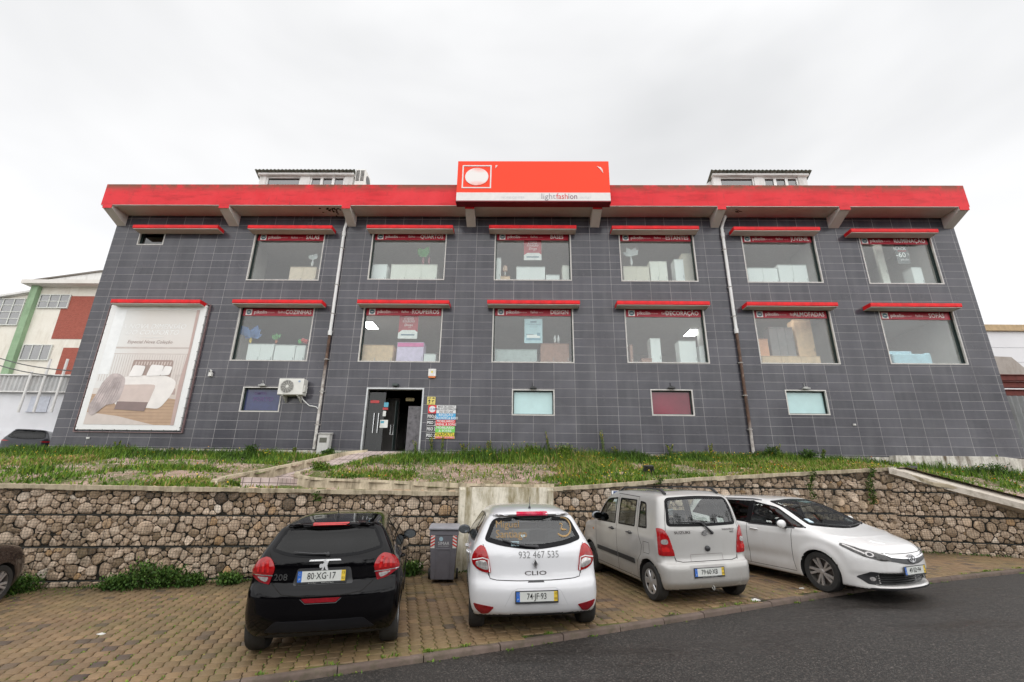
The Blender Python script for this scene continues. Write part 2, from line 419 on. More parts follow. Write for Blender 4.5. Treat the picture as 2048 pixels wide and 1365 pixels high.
# eaves: soffit slab, parapet, brackets
b = MB(); b.box((BX0-.09, 15.885, 10.685), (BX1+.01, 16.035, 10.70)); b.box((BX0+.004, 16.0, 10.72), (BX1-.004, FY+12, 10.86)); bb(b, 'soffit', CON)
b = MB(); b.box((BX0-.1, 15.88, 10.70), (BX1+.02, 16.04, 11.66)); b.box((BX0-.1, 16.04, 10.87), (BX0+.06, FY+11.9, 11.66)); b.box((BX1-.14, 16.04, 10.87), (BX1+.02, FY+11.9, 11.66))
bb(b, 'parapet', RED, bevel=.012)
for xc, wd in ((-16.47, .36), (-11.78, .40), (-6.92, .33), (-2.04, .36), (2.95, .36), (7.76, .32), (12.47, .40), (17.0, .36)):
    b = MB(); b.prism([(15.90, 10.684), (16.04, 10.684), (16.04, 10.72), (FY, 10.72), (FY, 10.23), (15.90, 10.56)], xc-wd/2, xc+wd/2, 'x'); bb(b, 'bracket', CON, bevel=.008)
    b = MB(); b.box((xc-wd/2-.003, 15.872, 10.55), (xc+wd/2+.003, 15.885, 10.705)); bb(b, 'bracket_cap', RED)
# floors, ceilings, partitions and back walls of the three storeys
b = MB()
for (z0, z1) in ((7.3, 10.5), (4.0, 6.95), (1.3, 3.75)):
    b.box((BX0+.1, FY+.23, z0-.25), (BX1-.1, FY+7.0, z0), 2); b.box((BX0+.1, FY+.23, z1), (BX1-.1, FY+7.0, z1+.2), 1)
    b.box((BX0+.1, FY+7.0, z0), (BX1-.1, FY+7.1, z1), 0); b.box((BX0+.02, FY+.23, z0), (BX0+.1, FY+7, z1), 0); b.box((BX1-.1, FY+.23, z0), (BX1-.02, FY+7, z1), 0)
    for x in (-16.5, -12.0, -7.05, -2.05, 2.95, 7.8, 12.5, 17.05):
        b.box((x-.06, FY+.24, z0+.001), (x+.06, FY+(6.99 if abs(x) > 16 else 3.0), z1-.001), 0)
bb(b, 'showroom_interior', [ROOMW, ROOMC, ROOMF])
for zc, yl_ in ((10.5, FY+.72), (6.95, FY+.72)):  # unseen glowing panels, added to brighten the furniture behind the glass
    for xm in (-9.4, -4.5, .45, 5.4, 10.2, 14.8):
        r = tag(empty('ceiling_light', (xm, yl_, zc)), 'added light panel hidden behind a window header to brighten the furniture', 'ceiling light', 'added light panels hidden behind the window headers')
        b = MB(); b.box((xm-.9, yl_-.2, zc-.03), (xm+.9, yl_+.2, zc-.001)); kid(b.build('housing', TRIM), r); b = MB(); b.box((xm-.87, yl_-.17, zc-.036), (xm+.87, yl_+.17, zc-.031)); kid(b.build('diffuser', LAMP), r)
# window units: trim, frame, pane, sign strip; canopy above each
NAVY = plain('dark navy window film', (.035, .045, .12), .12, var=.2)
WORDS_U = ['SALAS', 'QUARTOS', 'BASES', 'ESTANTES', 'JUVENIL', 'ILUMINAÇÃO']; WORDS_L = ['COZINHAS', 'ROUPEIROS', 'DESIGN', 'DECORAÇÃO', 'ALMOFADAS', 'SOFÁS']
STRIP = plain('dark red lettering strip', (.42, .014, .035), .35, var=.08); LTR = plain('strip lettering', (.88, .84, .82), .5, var=.05); LGR = plain('strip grey green', (.10, .2, .24), .5)
def strip(x0, x1, z1, word, parent):
    z0 = z1-.30; b = MB(); y = FY+.105
    b.box((x0+.02, y, z0), (x1-.02, y+.006, z1), 0)
    yl = y-.003; h = z1-z0; xl = x0+.12
    b.box((xl, yl, z0+.03), (xl+.24, y, z1-.03), 1); b.prism([(xl+.12+.095*math.cos(a*PI/8), z0+h/2+.095*math.sin(a*PI/8)) for a in range(16)], yl-.003, yl, 'y', 2)
    b.box((xl+.07, yl-.006, z0+h/2-.015), (xl+.17, yl-.003, z0+h/2+.012), 1)
    EX, EZ = (1, 0, 0), (0, 0, 1)
    add_text(b, 'pikolin', (xl+.32, yl, z0+h/2), EX, EZ, .19, .012, 'LEFT', 1)
    add_text(b, 'HOME CENTER', (xl+.78, yl, z0+h/2-.02), EX, EZ, .05, 0, 'LEFT', 1)
    add_text(b, 'faiho', (xl+1.25, yl, z0+h/2), EX, EZ, .15, 0, 'LEFT', 1); add_text(b, 'OUTLET', (xl+1.58, yl, z0+h/2-.02), EX, EZ, .045, 0, 'LEFT', 1)
    add_text(b, word, (x1-.10 if len(word) > 5 else x1-.22, yl, z0+h/2), EX, EZ, .245, .016, 'RIGHT', 1, xs=.82)
    bb(b, 'sign_strip', [STRIP, LTR, LGR], parent)
def frame(b, x0, x1, z0, z1, y0, y1, w_, mi=0):
    b.box((x0, y0, z0), (x1, y1, z0+w_), mi); b.box((x0, y0, z1-w_), (x1, y1, z1), mi)
    b.box((x0, y0, z0+w_), (x0+w_, y1, z1-w_), mi); b.box((x1-w_, y0, z0+w_), (x1, y1, z1-w_), mi)
def window(x0, x1, z0, z1, word=None, pane=None, lab=None):
    b = MB(); frame(b, x0-.03, x1+.03, z0-.03, z1+.03, FY-.012, FY+.06, .04, 0); wn = bb(b, 'window', [TRIM])
    if lab: wn['label'] = lab
    b = MB(); frame(b, x0+.012, x1-.012, z0+.012, z1-.012, FY+.12, FY+.17, .035); kid(bb(b, 'frame', DARKF), wn)
    b = MB(); b.box((x0+.045, FY+.14, z0+.045), (x1-.045, FY+.148, z1-.045)); kid(bb(b, 'pane', pane or GLW), wn)
    if word: strip(x0+.03, x1-.03, z1-.05, word, wn)
    return wn
for i in range(6):
    window(*UX[i], UZ[i], UT[i], WORDS_U[i], lab='upper row shop window headed '+WORDS_U[i])
    window(*LX[i], LZ[i], LT[i], WORDS_L[i], lab='lower row shop window headed '+WORDS_L[i])
def canopy(xa, xb, z):
    b = MB(); y0, y1 = 16.28, FY
    b.prism([(y1, z+.02), (y1, z+.17), (y0, z+.17), (y0, z+.045), (y0+.02, z+.02)], xa, xb, 'x', 0)
    b.prism([(y1, z), (y1, z+.02), (y0+.02, z+.02), (y0+.03, z)], xa+.006, xb-.006, 'x', 1)
    bb(b, 'window_canopy', [REDC, CON], bevel=.008)
for xa, xb, z in ((-15.59, -12.13, 9.87), (-10.93, -7.54, 9.87), (-6.16, -2.72, 9.9), (-1.29, 2.16, 9.91), (3.56, 6.96, 9.9), (8.3, 11.65, 9.87), (12.83, 16.17, 9.80),
                  (-15.58, -12.14, 6.64), (-10.92, -7.5, 6.66), (-6.17, -2.70, 6.68), (-1.27, 2.2, 6.70), (3.58, 7.02, 6.70), (8.37, 11.71, 6.69), (12.89, 16.21, 6.68)):
    canopy(xa, xb, z)
window(-15.57, -14.55, 9.39, 10.0, pane=glass('dark small window', (.12, .13, .12), .05), lab='small dark window at the top left corner')
FROST = plain('frosted aqua film', (.44, .62, .62), .12, var=.05, scale=3); MAROON = plain('maroon film', (.17, .018, .035), .08, var=.25, scale=1.2)
for (x0, x1, z0, z1), pm, lb in zip(BX, (NAVY, FROST, MAROON, FROST), ('low window with navy film', 'low window with pale aqua film left of the maroon one', 'low window with maroon film', 'low window with pale aqua film right of the maroon one')):
    window(x0, x1, z0, z1, pane=pm, lab=lb)
b = MB(); add_text(b, 'PORTO', (-9.75, FY+.135, 3.12), (1, 0, 0), (0, 0, 1), .22, .008, 'LEFT'); add_text(b, 'SEMPRE', (-9.75, FY+.135, 3.34), (1, 0, 0), (0, 0, 1), .14, .004, 'LEFT')
bb(b, 'window_lettering', plain('faded violet lettering', (.10, .05, .16), .5))
# entrance
b = MB(); frame(b, DOOR[0]-.05, DOOR[1]+.05, DOOR[2]-.2, DOOR[3]+.05, FY-.03, FY+.2, .055); dr = bb(b, 'entrance', [plain('brushed door surround', (.46, .47, .47), .35, metal=.3)])
GLD = glass('entrance door glass', (.4, .45, .42), .0, .02, dark=(.05, .055, .05), dfac=.15)
b = MB(); b.box((DOOR[0]+.05, FY+.10, DOOR[2]), (-4.88, FY+.112, 3.42)); d1 = kid(bb(b, 'door_leaf', GLD), dr)
for xx in (-5.22, -5.06):
    b = MB(); b.tube([(xx, FY+.03, 1.95), (xx, FY+.03, 2.65)], .014, 8); b.box((xx-.01, FY+.03, 2.08), (xx+.01, FY+.1, 2.1)); b.box((xx-.01, FY+.03, 2.5), (xx+.01, FY+.1, 2.52)); kid(bb(b, 'handle', plain('steel', (.6, .6, .6), .25, 1.0) if 'steel' not in bpy.data.materials else bpy.data.materials['steel']), dr)
b = MB(); b.tube([(-4.72, FY+.5, 1.95), (-4.72, FY+.5, 2.3), (-4.62, FY+.5, 2.3), (-4.62, FY+.5, 1.95), (-4.72, FY+.5, 1.95)], .013, 8); kid(bb(b, 'handle', bpy.data.materials['steel']), dr)
b = MB(); b.box((-4.62, FY+.55, 1.34), (-4.60, FY+.9, 3.2)); kid(bb(b, 'inner_door_edge', DARKF), dr)
b = MB(); b.box((-5.5, FY+1.6, 1.34), (-4.75, FY+1.7, 3.5)); kid(bb(b, 'lobby_partition', plain('dim lobby wall', (.10, .09, .085), .7)), dr)
POST = plain('entrance poster', (.13, .12, .13), .3, var=.5, scale=7)
b = MB(); b.box((-4.13, FY+.55, 1.34), (-3.56, FY+.57, 3.0)); kid(bb(b, 'poster_door', POST), dr)
b = MB(); b.box((-5.0, FY+.09, 2.14), (-4.72, FY+.095, 2.42), 0); b.box((-4.92, FY+.09, 2.88), (-4.76, FY+.095, 3.05), 1); b.box((-4.95, FY+.088, 2.78), (-4.76, FY+.094, 2.86), 2); b.box((-4.93, FY+.088, 2.55), (-4.82, FY+.094, 2.74), 0); b.box((-5.42, FY+.085, 3.02), (-5.1, FY+.09, 3.12), 2)
b.box((-4.98, FY+.086, 2.3), (-4.86, FY+.089, 2.38), 1)
kid(bb(b, 'door_sticker', [plain('white sticker', (.62, .63, .6), .4), plain('blue sticker', (.08, .32, .42), .4), plain('red sticker', (.4, .03, .03), .4)]), dr)
b = MB(); b.box((-4.3, FY+.7, 3.22), (-3.98, FY+.74, 3.34)); kid(bb(b, 'exit_sign', plain('dull yellow sign', (.30, .24, .10), .5)), dr)
b = MB(); b.box((-4.60, FY+.24, 3.56), (-4.40, FY+.3, 3.6)); b.box((-4.62, FY-.16, 3.62), (-4.42, FY-.001, 3.70)); kid(bb(b, 'door_light', DARKF), dr)

# rooftop dormers and rooftop air conditioner
def dormer(x0, x1, lab, flare):
    r = tag(empty('roof_dormer', ((x0+x1)/2, 17.6, 11.2)), lab, 'roof dormer', 'white dormers rising behind the parapet')
    zt = at(612, 337, 17.35).z+.05; yf = 17.7; zw = at(612, 354, 17.75).z; za = 11.5
    Yf = lambda p: at(*p, yf)
    b = MB(); W_ = x1-x0; hs = [(x0+.07*W_, x0+.44*W_, za, zw), (x0+.54*W_, x1-.09*W_, za, zw)]
    b.box((x0, yf, 10.9), (x1, yf+.2, za)); b.box((x0-.05, yf-.12, zw), (x1+.05, yf+.2, zt-.10))
    b.box((x0, yf, za), (x0+.07*W_, yf+.2, zw)); b.box((x0+.44*W_, yf, za), (x0+.54*W_, yf+.2, zw)); b.box((x1-.09*W_, yf, za), (x1, yf+.2, zw))
    for xx in (x0, x1-.15): b.prism([(yf+.2, 10.9), (yf+.2, zt-.14), (yf+5, 11.1), (yf+5, 10.9)], xx, xx+.15, 'x')
    if flare: b.prism([(x0-.9, 10.9), (x0-.75, 12.7), (x0, zt-.2), (x0, 10.9)], yf+.25, yf+.4, 'y')
    kid(bb(b, 'dormer_wall', WHT, r), r)
    for a, c, d, e in hs:
        b = MB(); frame(b, a, c, d, e, yf+.05, yf+.12, .07)
        if a > x0+.3*W_:
            for q in (1/3, 2/3): b.box((a+(c-a)*q-.06, yf+.045, d), (a+(c-a)*q+.06, yf+.12, e))
        fw = kid(bb(b, 'window', plain('white window frame', (.7, .7, .68), .4) if 'white window frame' not in bpy.data.materials else bpy.data.materials['white window frame'], r), r)
        b = MB(); b.box((a+.07, yf+.09, d+.07), (c-.07, yf+.1, e-.07)); kid(bb(b, 'pane', glass('dormer glass', (.25, .25, .26), .12), r), fw)
    # corrugated fibre cement roof sheet
    n = int((x1-x0+.3)/.032); V = []; F = []
    for i in range(n+1):
        x = x0-.15+i*.032; z = .02*math.cos(2*PI*x/.17)
        V += [(x, yf-.24, zt-.02+z), (x, yf+5, 11.15+z), (x, yf-.24, zt-.045+z)]
    for i in range(n): a = i*3; F += [(a, a+3, a+4, a+1), (a+2, a+5, a+3, a)]
    q = MB(); q.add(V, F); kid(bb(q, 'corrugated_roof', stained('mossy fibre cement', (.11, .12, .10), (.17, .17, .14), (.05, .07, .05), 3, .6, .9), r), r)
    return r
x0 = at(519, 345, 17.6).x; x1 = at(706, 345, 17.6).x; dormer(x0, x1, 'white roof dormer with corrugated roof behind the left half of the parapet', False)
x0 = at(1427, 348, 17.6).x; x1 = at(1615, 350, 17.6).x; dormer(x0, x1, 'white roof dormer with stained slanting side behind the right half of the parapet', True)

# fascia sign box
SGR = plain('backlit sign red', (.86, .052, .016), .35, var=.04, scale=.5, spec=.2); SGW = plain('sign white panel', (.70, .67, .65), .4, var=.05, spec=.2); SGD = plain('sign dark red lip', (.20, .006, .01), .5)
sg = tag(empty('fascia_sign', (.42, 15.55, 10.6)), 'large red and white box sign reading lightfashion on the parapet', 'shop sign')
A = at(916, 386, 15.5); B = at(1216, 386, 15.5); T0 = at(1065, 323, 15.5).z; ZB = 10.625; ZW = at(1065, 386, 15.5).z; X0, X1 = -2.53, 3.40
b = MB(); b.box((X0, 15.5, ZB), (X1, 15.86, T0)); b.box((X0-.01, 15.49, ZB-.01), (X1+.01, 15.86, ZB+.035), 1); kid(bb(b, 'sign_box', [SGR, SGD], sg), sg)
b = MB(); b.box((X0+.004, 15.488, ZB+.036), (X1-.004, 15.499, ZW)); kid(bb(b, 'white_band', SGW, sg), sg)
b = MB(); q = at(924, 331, 15.49); q2 = at(982, 377, 15.49); xa, xb, za, zb = q.x+.03, q2.x, q2.z, q.z
frame(b, xa, xb, za, zb, 15.484, 15.499, .05, 0); kid(bb(b, 'emblem_frame', SGW, sg), sg); b = MB()
xc, zc = (xa+xb)/2, (za+zb)/2; b.prism([(xc+.455*math.cos(a*PI/24), zc+.40*math.sin(a*PI/24)) for a in range(48)], 15.480, 15.499, 'y', 0)
ex, ez = (1, 0, 0), (0, 0, 1)
q = at(991, 331, 15.49); b.prism([(q.x, q.z), (q.x+.10, q.z), (q.x+.06, q.z-.06), (q.x, q.z-.14)], 15.484, 15.499, 'y', 0)
q = at(1200, 334, 15.49); b.prism([(q.x-.12, q.z+.03), (q.x+.02, q.z-.02), (q.x+.09, q.z-.12), (q.x+.11, q.z-.3), (q.x+.03, q.z-.16)], 15.484, 15.499, 'y', 0)
t = NT('sign emblem white'); sp = t.n('SeparateXYZ'); t.set(sp.inputs[0], t.coord()); hh = t.math('ABSOLUTE', t.math('SUBTRACT', sp.outputs[2], zc)); n = t.noise(t.coord(), 2.5, 3)
t.P(Base_Color=t.mix(t.math('MULTIPLY', t.mrange(hh, .16, .42, 0, .8), t.mrange(n, .35, .6)), (.74, .70, .68, 1), (.86, .16, .10, 1)), Roughness=.4)
kid(bb(b, 'emblem', t.m, sg), sg)
for (u, v, fx, fl) in (('a', 0, 0, 0),): pass
b = MB(); zl = (ZB+ZW)/2+.02; q = at(1082, 396, 15.48)
def tw(s, size, xs=1): return max(p[0] for p in text2d(s, size, 0, 'LEFT', xs=xs)[0])
add_text(b, 'light', (q.x, 15.484, zl), ex, ez, .36, -.004, 'LEFT', 0, xs=.92); xw = q.x+tw('light', .36, .92)+.02
add_text(b, 'fash', (xw, 15.484, zl), ex, ez, .36, 0.004, 'LEFT', 1, xs=.82); xw2 = xw+tw('fash', .36, .82)+.01
add_text(b, 'ion', (xw2, 15.484, zl), ex, ez, .36, .002, 'LEFT', 2, xs=.8)
q = at(1003, 397, 15.48); add_text(b, 'HOME CENTER', (q.x, 15.484, zl-.05), ex, ez, .13, -.002, 'LEFT', 3); q = at(1160, 399, 15.48); add_text(b, 'OUTLET', (q.x+.02, 15.484, zl-.05), ex, ez, .11, -.002, 'LEFT', 3)
kid(bb(b, 'lettering', [plain('grey letters', (.22, .2, .22), .4), plain('red letters', (.6, .02, .02), .4), plain('plum letters', (.16, .03, .07), .4), plain('faint letters', (.52, .51, .53), .4)], sg), sg)
# ------------------------------------------------------------------ terrain, road, paving
CURB = [(-30, -4.6), (-12, 2.15), (-6, 4.55), (-2.91, 5.73), (-.23, 6.8), (1.42, 7.51), (3.51, 8.43), (5.4, 9.3), (7.29, 10.06), (8.6, 10.5), (10.75, 11.2), (14, 12.3), (20, 14.4), (40, 20)]
def ycurb(x): return float(np.interp(x, [p[0] for p in CURB], [p[1] for p in CURB]))
CX, CY = 10.15, yw(10.15)                       # corner where the wall turns toward the road
RW = [(CX, CY), (11.06, 12.95), (12.4, 11.95), (14.2, 11.0)]
RW = [(CX, CY), (11.15, 13.2), (12.43, 12.35), (14.4, 11.6)]
CAPX = [-30, -10.3, -1.35, -1.2, .82, 4.6, CX, 11.15, 12.43, 14.4]; CAPZ = [.06, .04, .0, .12, .14, .44, .80, .42, -.12, -.8]
def cap(x): return float(np.interp(x, CAPX, CAPZ))
def ywall(x): return yw(x) if x <= CX else float(np.interp(x, [p[0] for p in RW], [p[1] for p in RW]))
def garden(x, y):
    y0 = ywall(x)+.15; t = max(0., min(1., (y-y0)/(FY-y0)))
    zt = float(np.interp(x, [-17, -7, 2, 9, 13, 17.3, 22], [1.14, 1.10, 1.16, 1.20, 1.06, .86, .3]))
    z0 = cap(x)-.05+(.0 if x < CX else .25*min(1, (x-CX)/.5))
    bump = .05*math.sin(x*1.9+y)*math.sin(y*2.3-x*.7)
    k = .72*t+.28*math.sin(t*PI/2)
    if x < -5: k = t**.8
    return z0+(zt-z0)*k + bump*4*t*(1-t)
def soil_mat():
    t = NT('garden soil'); co = t.coord(); n = t.noise(co, .9, 6, .65); n2 = t.noise(co, 26, 4, .7); n3 = t.noise(co, 2.6, 5, .6)
    grav = t.ramp(n2, [(.25, (.13, .09, .07, 1)), (.5, (.38, .26, .20, 1)), (.75, (.58, .44, .37, 1))])
    soil = t.ramp(n2, [(.3, (.06, .045, .025, 1)), (.7, (.17, .12, .06, 1))]); grs = t.ramp(n2, [(.3, (.045, .07, .015, 1)), (.7, (.14, .16, .03, 1))])
    c = t.mix(t.mrange(n, .42, .56), grs, grav); c = t.mix(t.mrange(n3, .55, .68), c, soil)
    t.bump(n2, .9, .04); return t.P(Base_Color=c, Roughness=.95)
SOIL = soil_mat()
GT = plain('far ground', (.10, .10, .08), .9, var=.3, scale=.3)
# one sheet of lower ground to the horizon
b = MB(); b.add([(-400, -400, -4.2), (400, -400, -4.2), (400, 400, -4.2), (-400, 400, -4.2)], [(0, 1, 2, 3)]); struct(b.build('ground', GT))
# upper terrace behind and left of the building
b = MB(); b.add([(-60, 18.5, 1.0), (BX0+.1, 18.5, 1.0), (BX0+.1, 60, 1.2), (-60, 60, 1.2)], [(0, 1, 2, 3)])
b.add([(-60, 9.2-6, -.1), (-60, 18.5, 1.0), (-17.5, 18.5, 1.0), (-17.5, 16.6, 1.08)], [(0, 3, 2, 1)])
b.add([(BX1, 16, .7), (60, 16, -.6), (60, 60, .9), (BX1, 60, .9)], [(0, 1, 2, 3)]); struct(b.build('terrace_ground', plain('terrace concrete', (.3, .29, .27), .9)))
# garden bank
nx, ny = 260, 56; V = []; F = []
for i in range(nx+1):
    x = -22+i*(42/nx)
    for j in range(ny+1):
        y0 = ywall(x)+.12; y = y0+(FY+.15-y0)*j/ny; V.append((x, y, garden(x, y)))
for i in range(nx):
    for j in range(ny):
        a = i*(ny+1)+j; x = V[a][0]; y = V[a][1]
        F.append((a, a+ny+1, a+ny+2, a+1))
# ---- ramp outlines (measured): outer and inner parapet walls
OUT = [at(735, 901, 16.45), at(690, 905, 16.1), at(620, 920, 14.8), at(540, 937, 13.3), at(468, 950, 12.1), at(436, 958, 11.5), at(428, 965, 11.1), at(440, 971, 10.9), at(487, 976, 10.88)]
INN = [at(800, 905, 16.45), at(745, 914, 15.9), at(680, 930, 14.6), at(612, 943, 13.3), at(594, 949, 12.75), at(606, 955, 12.3), at(650, 960, 12.15), at(760, 964, 12.2), at(913, 970, 12.1), at(1040, 973, 12.1), at(1108, 972, 12.1)]
def catmull(P, m=6):
    P = [Vector(p) for p in P]; Q = []
    for i in range(len(P)-1):
        p0, p1, p2, p3 = P[max(i-1, 0)], P[i], P[i+1], P[min(i+2, len(P)-1)]
        for k in range(m):
            t = k/m; Q.append(.5*((2*p1)+(p2-p0)*t+(2*p0-5*p1+4*p2-p3)*t*t+(3*p1-p0-3*p2+p3)*t**3))
    return Q+[P[-1]]
for p in INN[3:]: p.z += .03
ramp_poly = [(p.x, p.y) for p in catmull(OUT)] + [(-1.35, 11.45), (.83, 11.85)] + [(p.x, p.y) for p in reversed(catmull(INN))]
_iw = np.array([tuple(p) for p in catmull(INN)+catmull(OUT)])
Va = np.array(V)
for k0 in range(0, len(Va), 2000):
    blk = Va[k0:k0+2000]; D2 = (blk[:, None, 0]-_iw[None, :, 0])**2+(blk[:, None, 1]-_iw[None, :, 1])**2; j = D2.argmin(1); dd = np.sqrt(D2[np.arange(len(blk)), j])
    lim = _iw[j, 2]-.05+np.clip(dd-.25, 0, 9)*1.2; blk[:, 2] = np.where(dd < .8, np.minimum(blk[:, 2], lim), blk[:, 2])
V = [tuple(v) for v in Va]
_gz = Va[:, 2].reshape(nx+1, ny+1).copy()
_garden0 = garden
def garden(x, y):
    i = (x+22)/42*nx; i0 = int(max(0, min(nx-1, i))); y0 = ywall(x)+.12; j = (y-y0)/(FY+.15-y0)*ny; j0 = int(max(0, min(ny-1, j))); fi, fj = min(1, max(0, i-i0)), min(1, max(0, j-j0))
    return float((_gz[i0, j0]*(1-fi)+_gz[i0+1, j0]*fi)*(1-fj)+(_gz[i0, j0+1]*(1-fi)+_gz[i0+1, j0+1]*fi)*fj)
fc = np.array([[V[f[0]][0]+.08, V[f[0]][1]+.04] for f in F]); kp = ~inside(fc, inset(ramp_poly, .13))
struct(np_mesh('garden_ground', V, np.array(F)[kp], SOIL, smooth=80))
b = MB(); b.box((-22, FY+.2, -2.5), (20, FY+.5, .45)); struct(b.build('foundation', PLW))
# asphalt road
def asphalt():
    t = NT('wet asphalt'); co = t.coord(); n = t.noise(co, 38, 3, .95); n2 = t.noise(co, .55, 5, .6); n3 = t.noise(co, 35, 3, .6); n4 = t.noise(t.coord(scale=(.35, 1.3, 1), rot=(0, 0, -.35)), .9, 5, .65)
    vo = t.n('TexVoronoi'); vo.inputs['Scale'].default_value = 75; t.set(vo.inputs['Vector'], co); sv = t.n('SeparateXYZ'); t.set(sv.inputs[0], vo.outputs['Color'])
    c = t.ramp(t.math('ADD', t.math('MULTIPLY', sv.outputs[0], .55), t.math('MULTIPLY', n, .45)), [(.25, (.008, .007, .006, 1)), (.5, (.015, .013, .0115, 1)), (.68, (.038, .033, .029, 1)), (.82, (.13, .112, .098, 1))])
    c = t.mix(t.mrange(n2, .35, .7, 0, .35), c, (.024, .021, .019, 1)); c = t.mix(t.mrange(n4, .55, .70, 0, .5), c, (.018, .016, .015, 1))
    r = t.mrange(n4, .5, .66, .62, .34); r = t.math('ADD', r, t.mrange(n3, .3, .7, -.08, .12))
    t.bump(t.math('ADD', n, t.math('MULTIPLY', n3, .4)), .55, .012)
    return t.P(Base_Color=c, Roughness=r, Specular_IOR_Level=.45)
ASPH = asphalt()
V = []; F = []; xs = np.linspace(-45, 45, 91); ys = 14
for i, x in enumerate(xs):
    yc = ycurb(x)-.02
    for j in range(ys+1):
        y = yc-(yc+14)*(j/ys)**1.3; V.append((x, y, gz(x, yc)-.062-.02*(yc-y)*.6+ .004*math.sin(x*2)*math.sin(y*3)))
for i in range(len(xs)-1):
    for j in range(ys): a = i*(ys+1)+j; F.append((a, a+1, a+ys+2, a+ys+1))
struct(np_mesh('road', V, F, ASPH, smooth=60))
b = MB(); b.add([(-60, -14, -2.9), (60, -14, -1.6), (60, -60, -1.6), (-60, -60, -2.9)], [(0, 3, 2, 1)]); struct(b.build('verge', plain('verge soil', (.10, .09, .05), .9, var=.3, scale=.6)))
# kerb stones (one strip, joints every metre)
KM = stained('kerb stone', (.09, .066, .055), (.16, .12, .10), (.06, .055, .03), 3, .6, .85, vert=False, thr=.48)
b = MB(); pts = resample(CURB, 1.0, False)
for p, q in zip(pts[:-1], pts[1:]):
    if p[0] < -14 or p[0] > 20: continue
    p, q = Vector(p), Vector(q); d = (q-p).normalized(); nn = Vector((-d.y, d.x)); p = p+d*.006; q = q-d*.006
    dz = rnd.uniform(-.006, .006)
    prof = [(-.012, -.16), (-.012, -.02), (.0, .0), (.012, .006), (.085, .006), (.085, -.16)]
    vs = []
    for e in (p, q):
        z = gz(e.x, e.y)+dz
        vs += [(e.x+nn.x*a, e.y+nn.y*a, z+c) for a, c in prof]
    n = len(prof); b.add(vs, [(i, i+n, (i+1) % n+n, (i+1) % n) for i in range(n)]+[tuple(range(n)), tuple(range(2*n-1, n-1, -1))])
struct(b.build('kerb', KM, smooth=50))
# bedding under the pavers, and the pavers themselves
def moss_mat():
    t = NT('mossy joints'); co = t.coord(); n = t.noise(co, 1.1, 5, .65); n2 = t.noise(co, 60, 3, .7)
    c = t.mix(t.mrange(n, .40, .56), (.018, .012, .009, 1), t.ramp(n2, [(.3, (.04, .055, .008, 1)), (.7, (.17, .19, .025, 1))]))
    t.bump(n2, .8, .02); return t.P(Base_Color=c, Roughness=1.0)
def pz(x, y): return gz(x, y) + .012*math.sin(x*.9+1)*math.sin(y*1.1) 
V = []; F = []; xs = np.linspace(-24, 20, 89); k = 24
for x in xs:
    a, c = ycurb(x)+.1, ywall(x)+.15 if x < 14 else ywall(14)+.3
    c = max(c, a+.05)
    for j in range(k+1): y = a+(c-a)*j/k; V.append((x, y, pz(x, y)-.013))
for i in range(len(xs)-1):
    for j in range(k): a = i*(k+1)+j; F.append((a, a+k+1, a+k+2, a+1))
struct(np_mesh('paving_joints', V, F, moss_mat(), smooth=60))
def paver_mat():
    t = NT('clay pavers'); co = t.coord(); at_ = t.n('Attribute'); at_.attribute_name = 'tone'
    n = t.noise(co, .55, 5, .6); n2 = t.noise(co, 45, 4, .75); n3 = t.noise(co, 2.2, 6, .7)
    c = t.ramp(at_.outputs['Fac'], [(0, (.075, .055, .048, 1)), (.05, (.11, .078, .06, 1)), (.3, (.185, .12, .066, 1)), (.7, (.245, .158, .084, 1)), (1, (.31, .20, .105, 1))])
    c = t.mix(t.mrange(n2, .35, .75, 0, .5), c, (.095, .062, .04, 1))
    c = t.mix(t.mrange(n, .40, .62, 0, .45), c, (.165, .13, .055, 1)); c = t.mix(t.mrange(n3, .54, .74, 0, .5), c, (.09, .088, .022, 1))
    sp = t.n('SeparateXYZ'); t.set(sp.inputs[0], co)          # darker brown band along the foot of the wall
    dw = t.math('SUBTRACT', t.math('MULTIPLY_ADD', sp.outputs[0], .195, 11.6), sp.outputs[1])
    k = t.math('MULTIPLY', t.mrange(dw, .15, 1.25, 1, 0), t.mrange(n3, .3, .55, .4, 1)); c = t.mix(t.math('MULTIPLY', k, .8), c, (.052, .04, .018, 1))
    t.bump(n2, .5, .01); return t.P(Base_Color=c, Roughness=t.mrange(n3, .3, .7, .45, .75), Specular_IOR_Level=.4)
def curve_s(t): # interlocking edge
    return float(np.interp(t, [0, .38, .60, 1], [.012, .010, -.010, -.012]))
A_, B_ = .162, .182; hd = math.radians(104); eb = Vector((math.cos(hd), math.sin(hd))); ea = Vector((math.sin(hd), -math.cos(hd)))
seg = [0, .2, .38, .60, .8, 1]
V = []; F3 = []; tones = []; g = .0056
prof0 = [(curve_s(t), t*B_) for t in seg]; right = [(A_-g+s, min(max(y, g), B_-g)) for s, y in prof0]; left = [(g+s, min(max(y, g), B_-g)) for s, y in prof0]
ring = left[::-1]+right; nr = len(ring); cx_, cy_ = A_/2, B_/2
quads = []
VV = []; FF = []
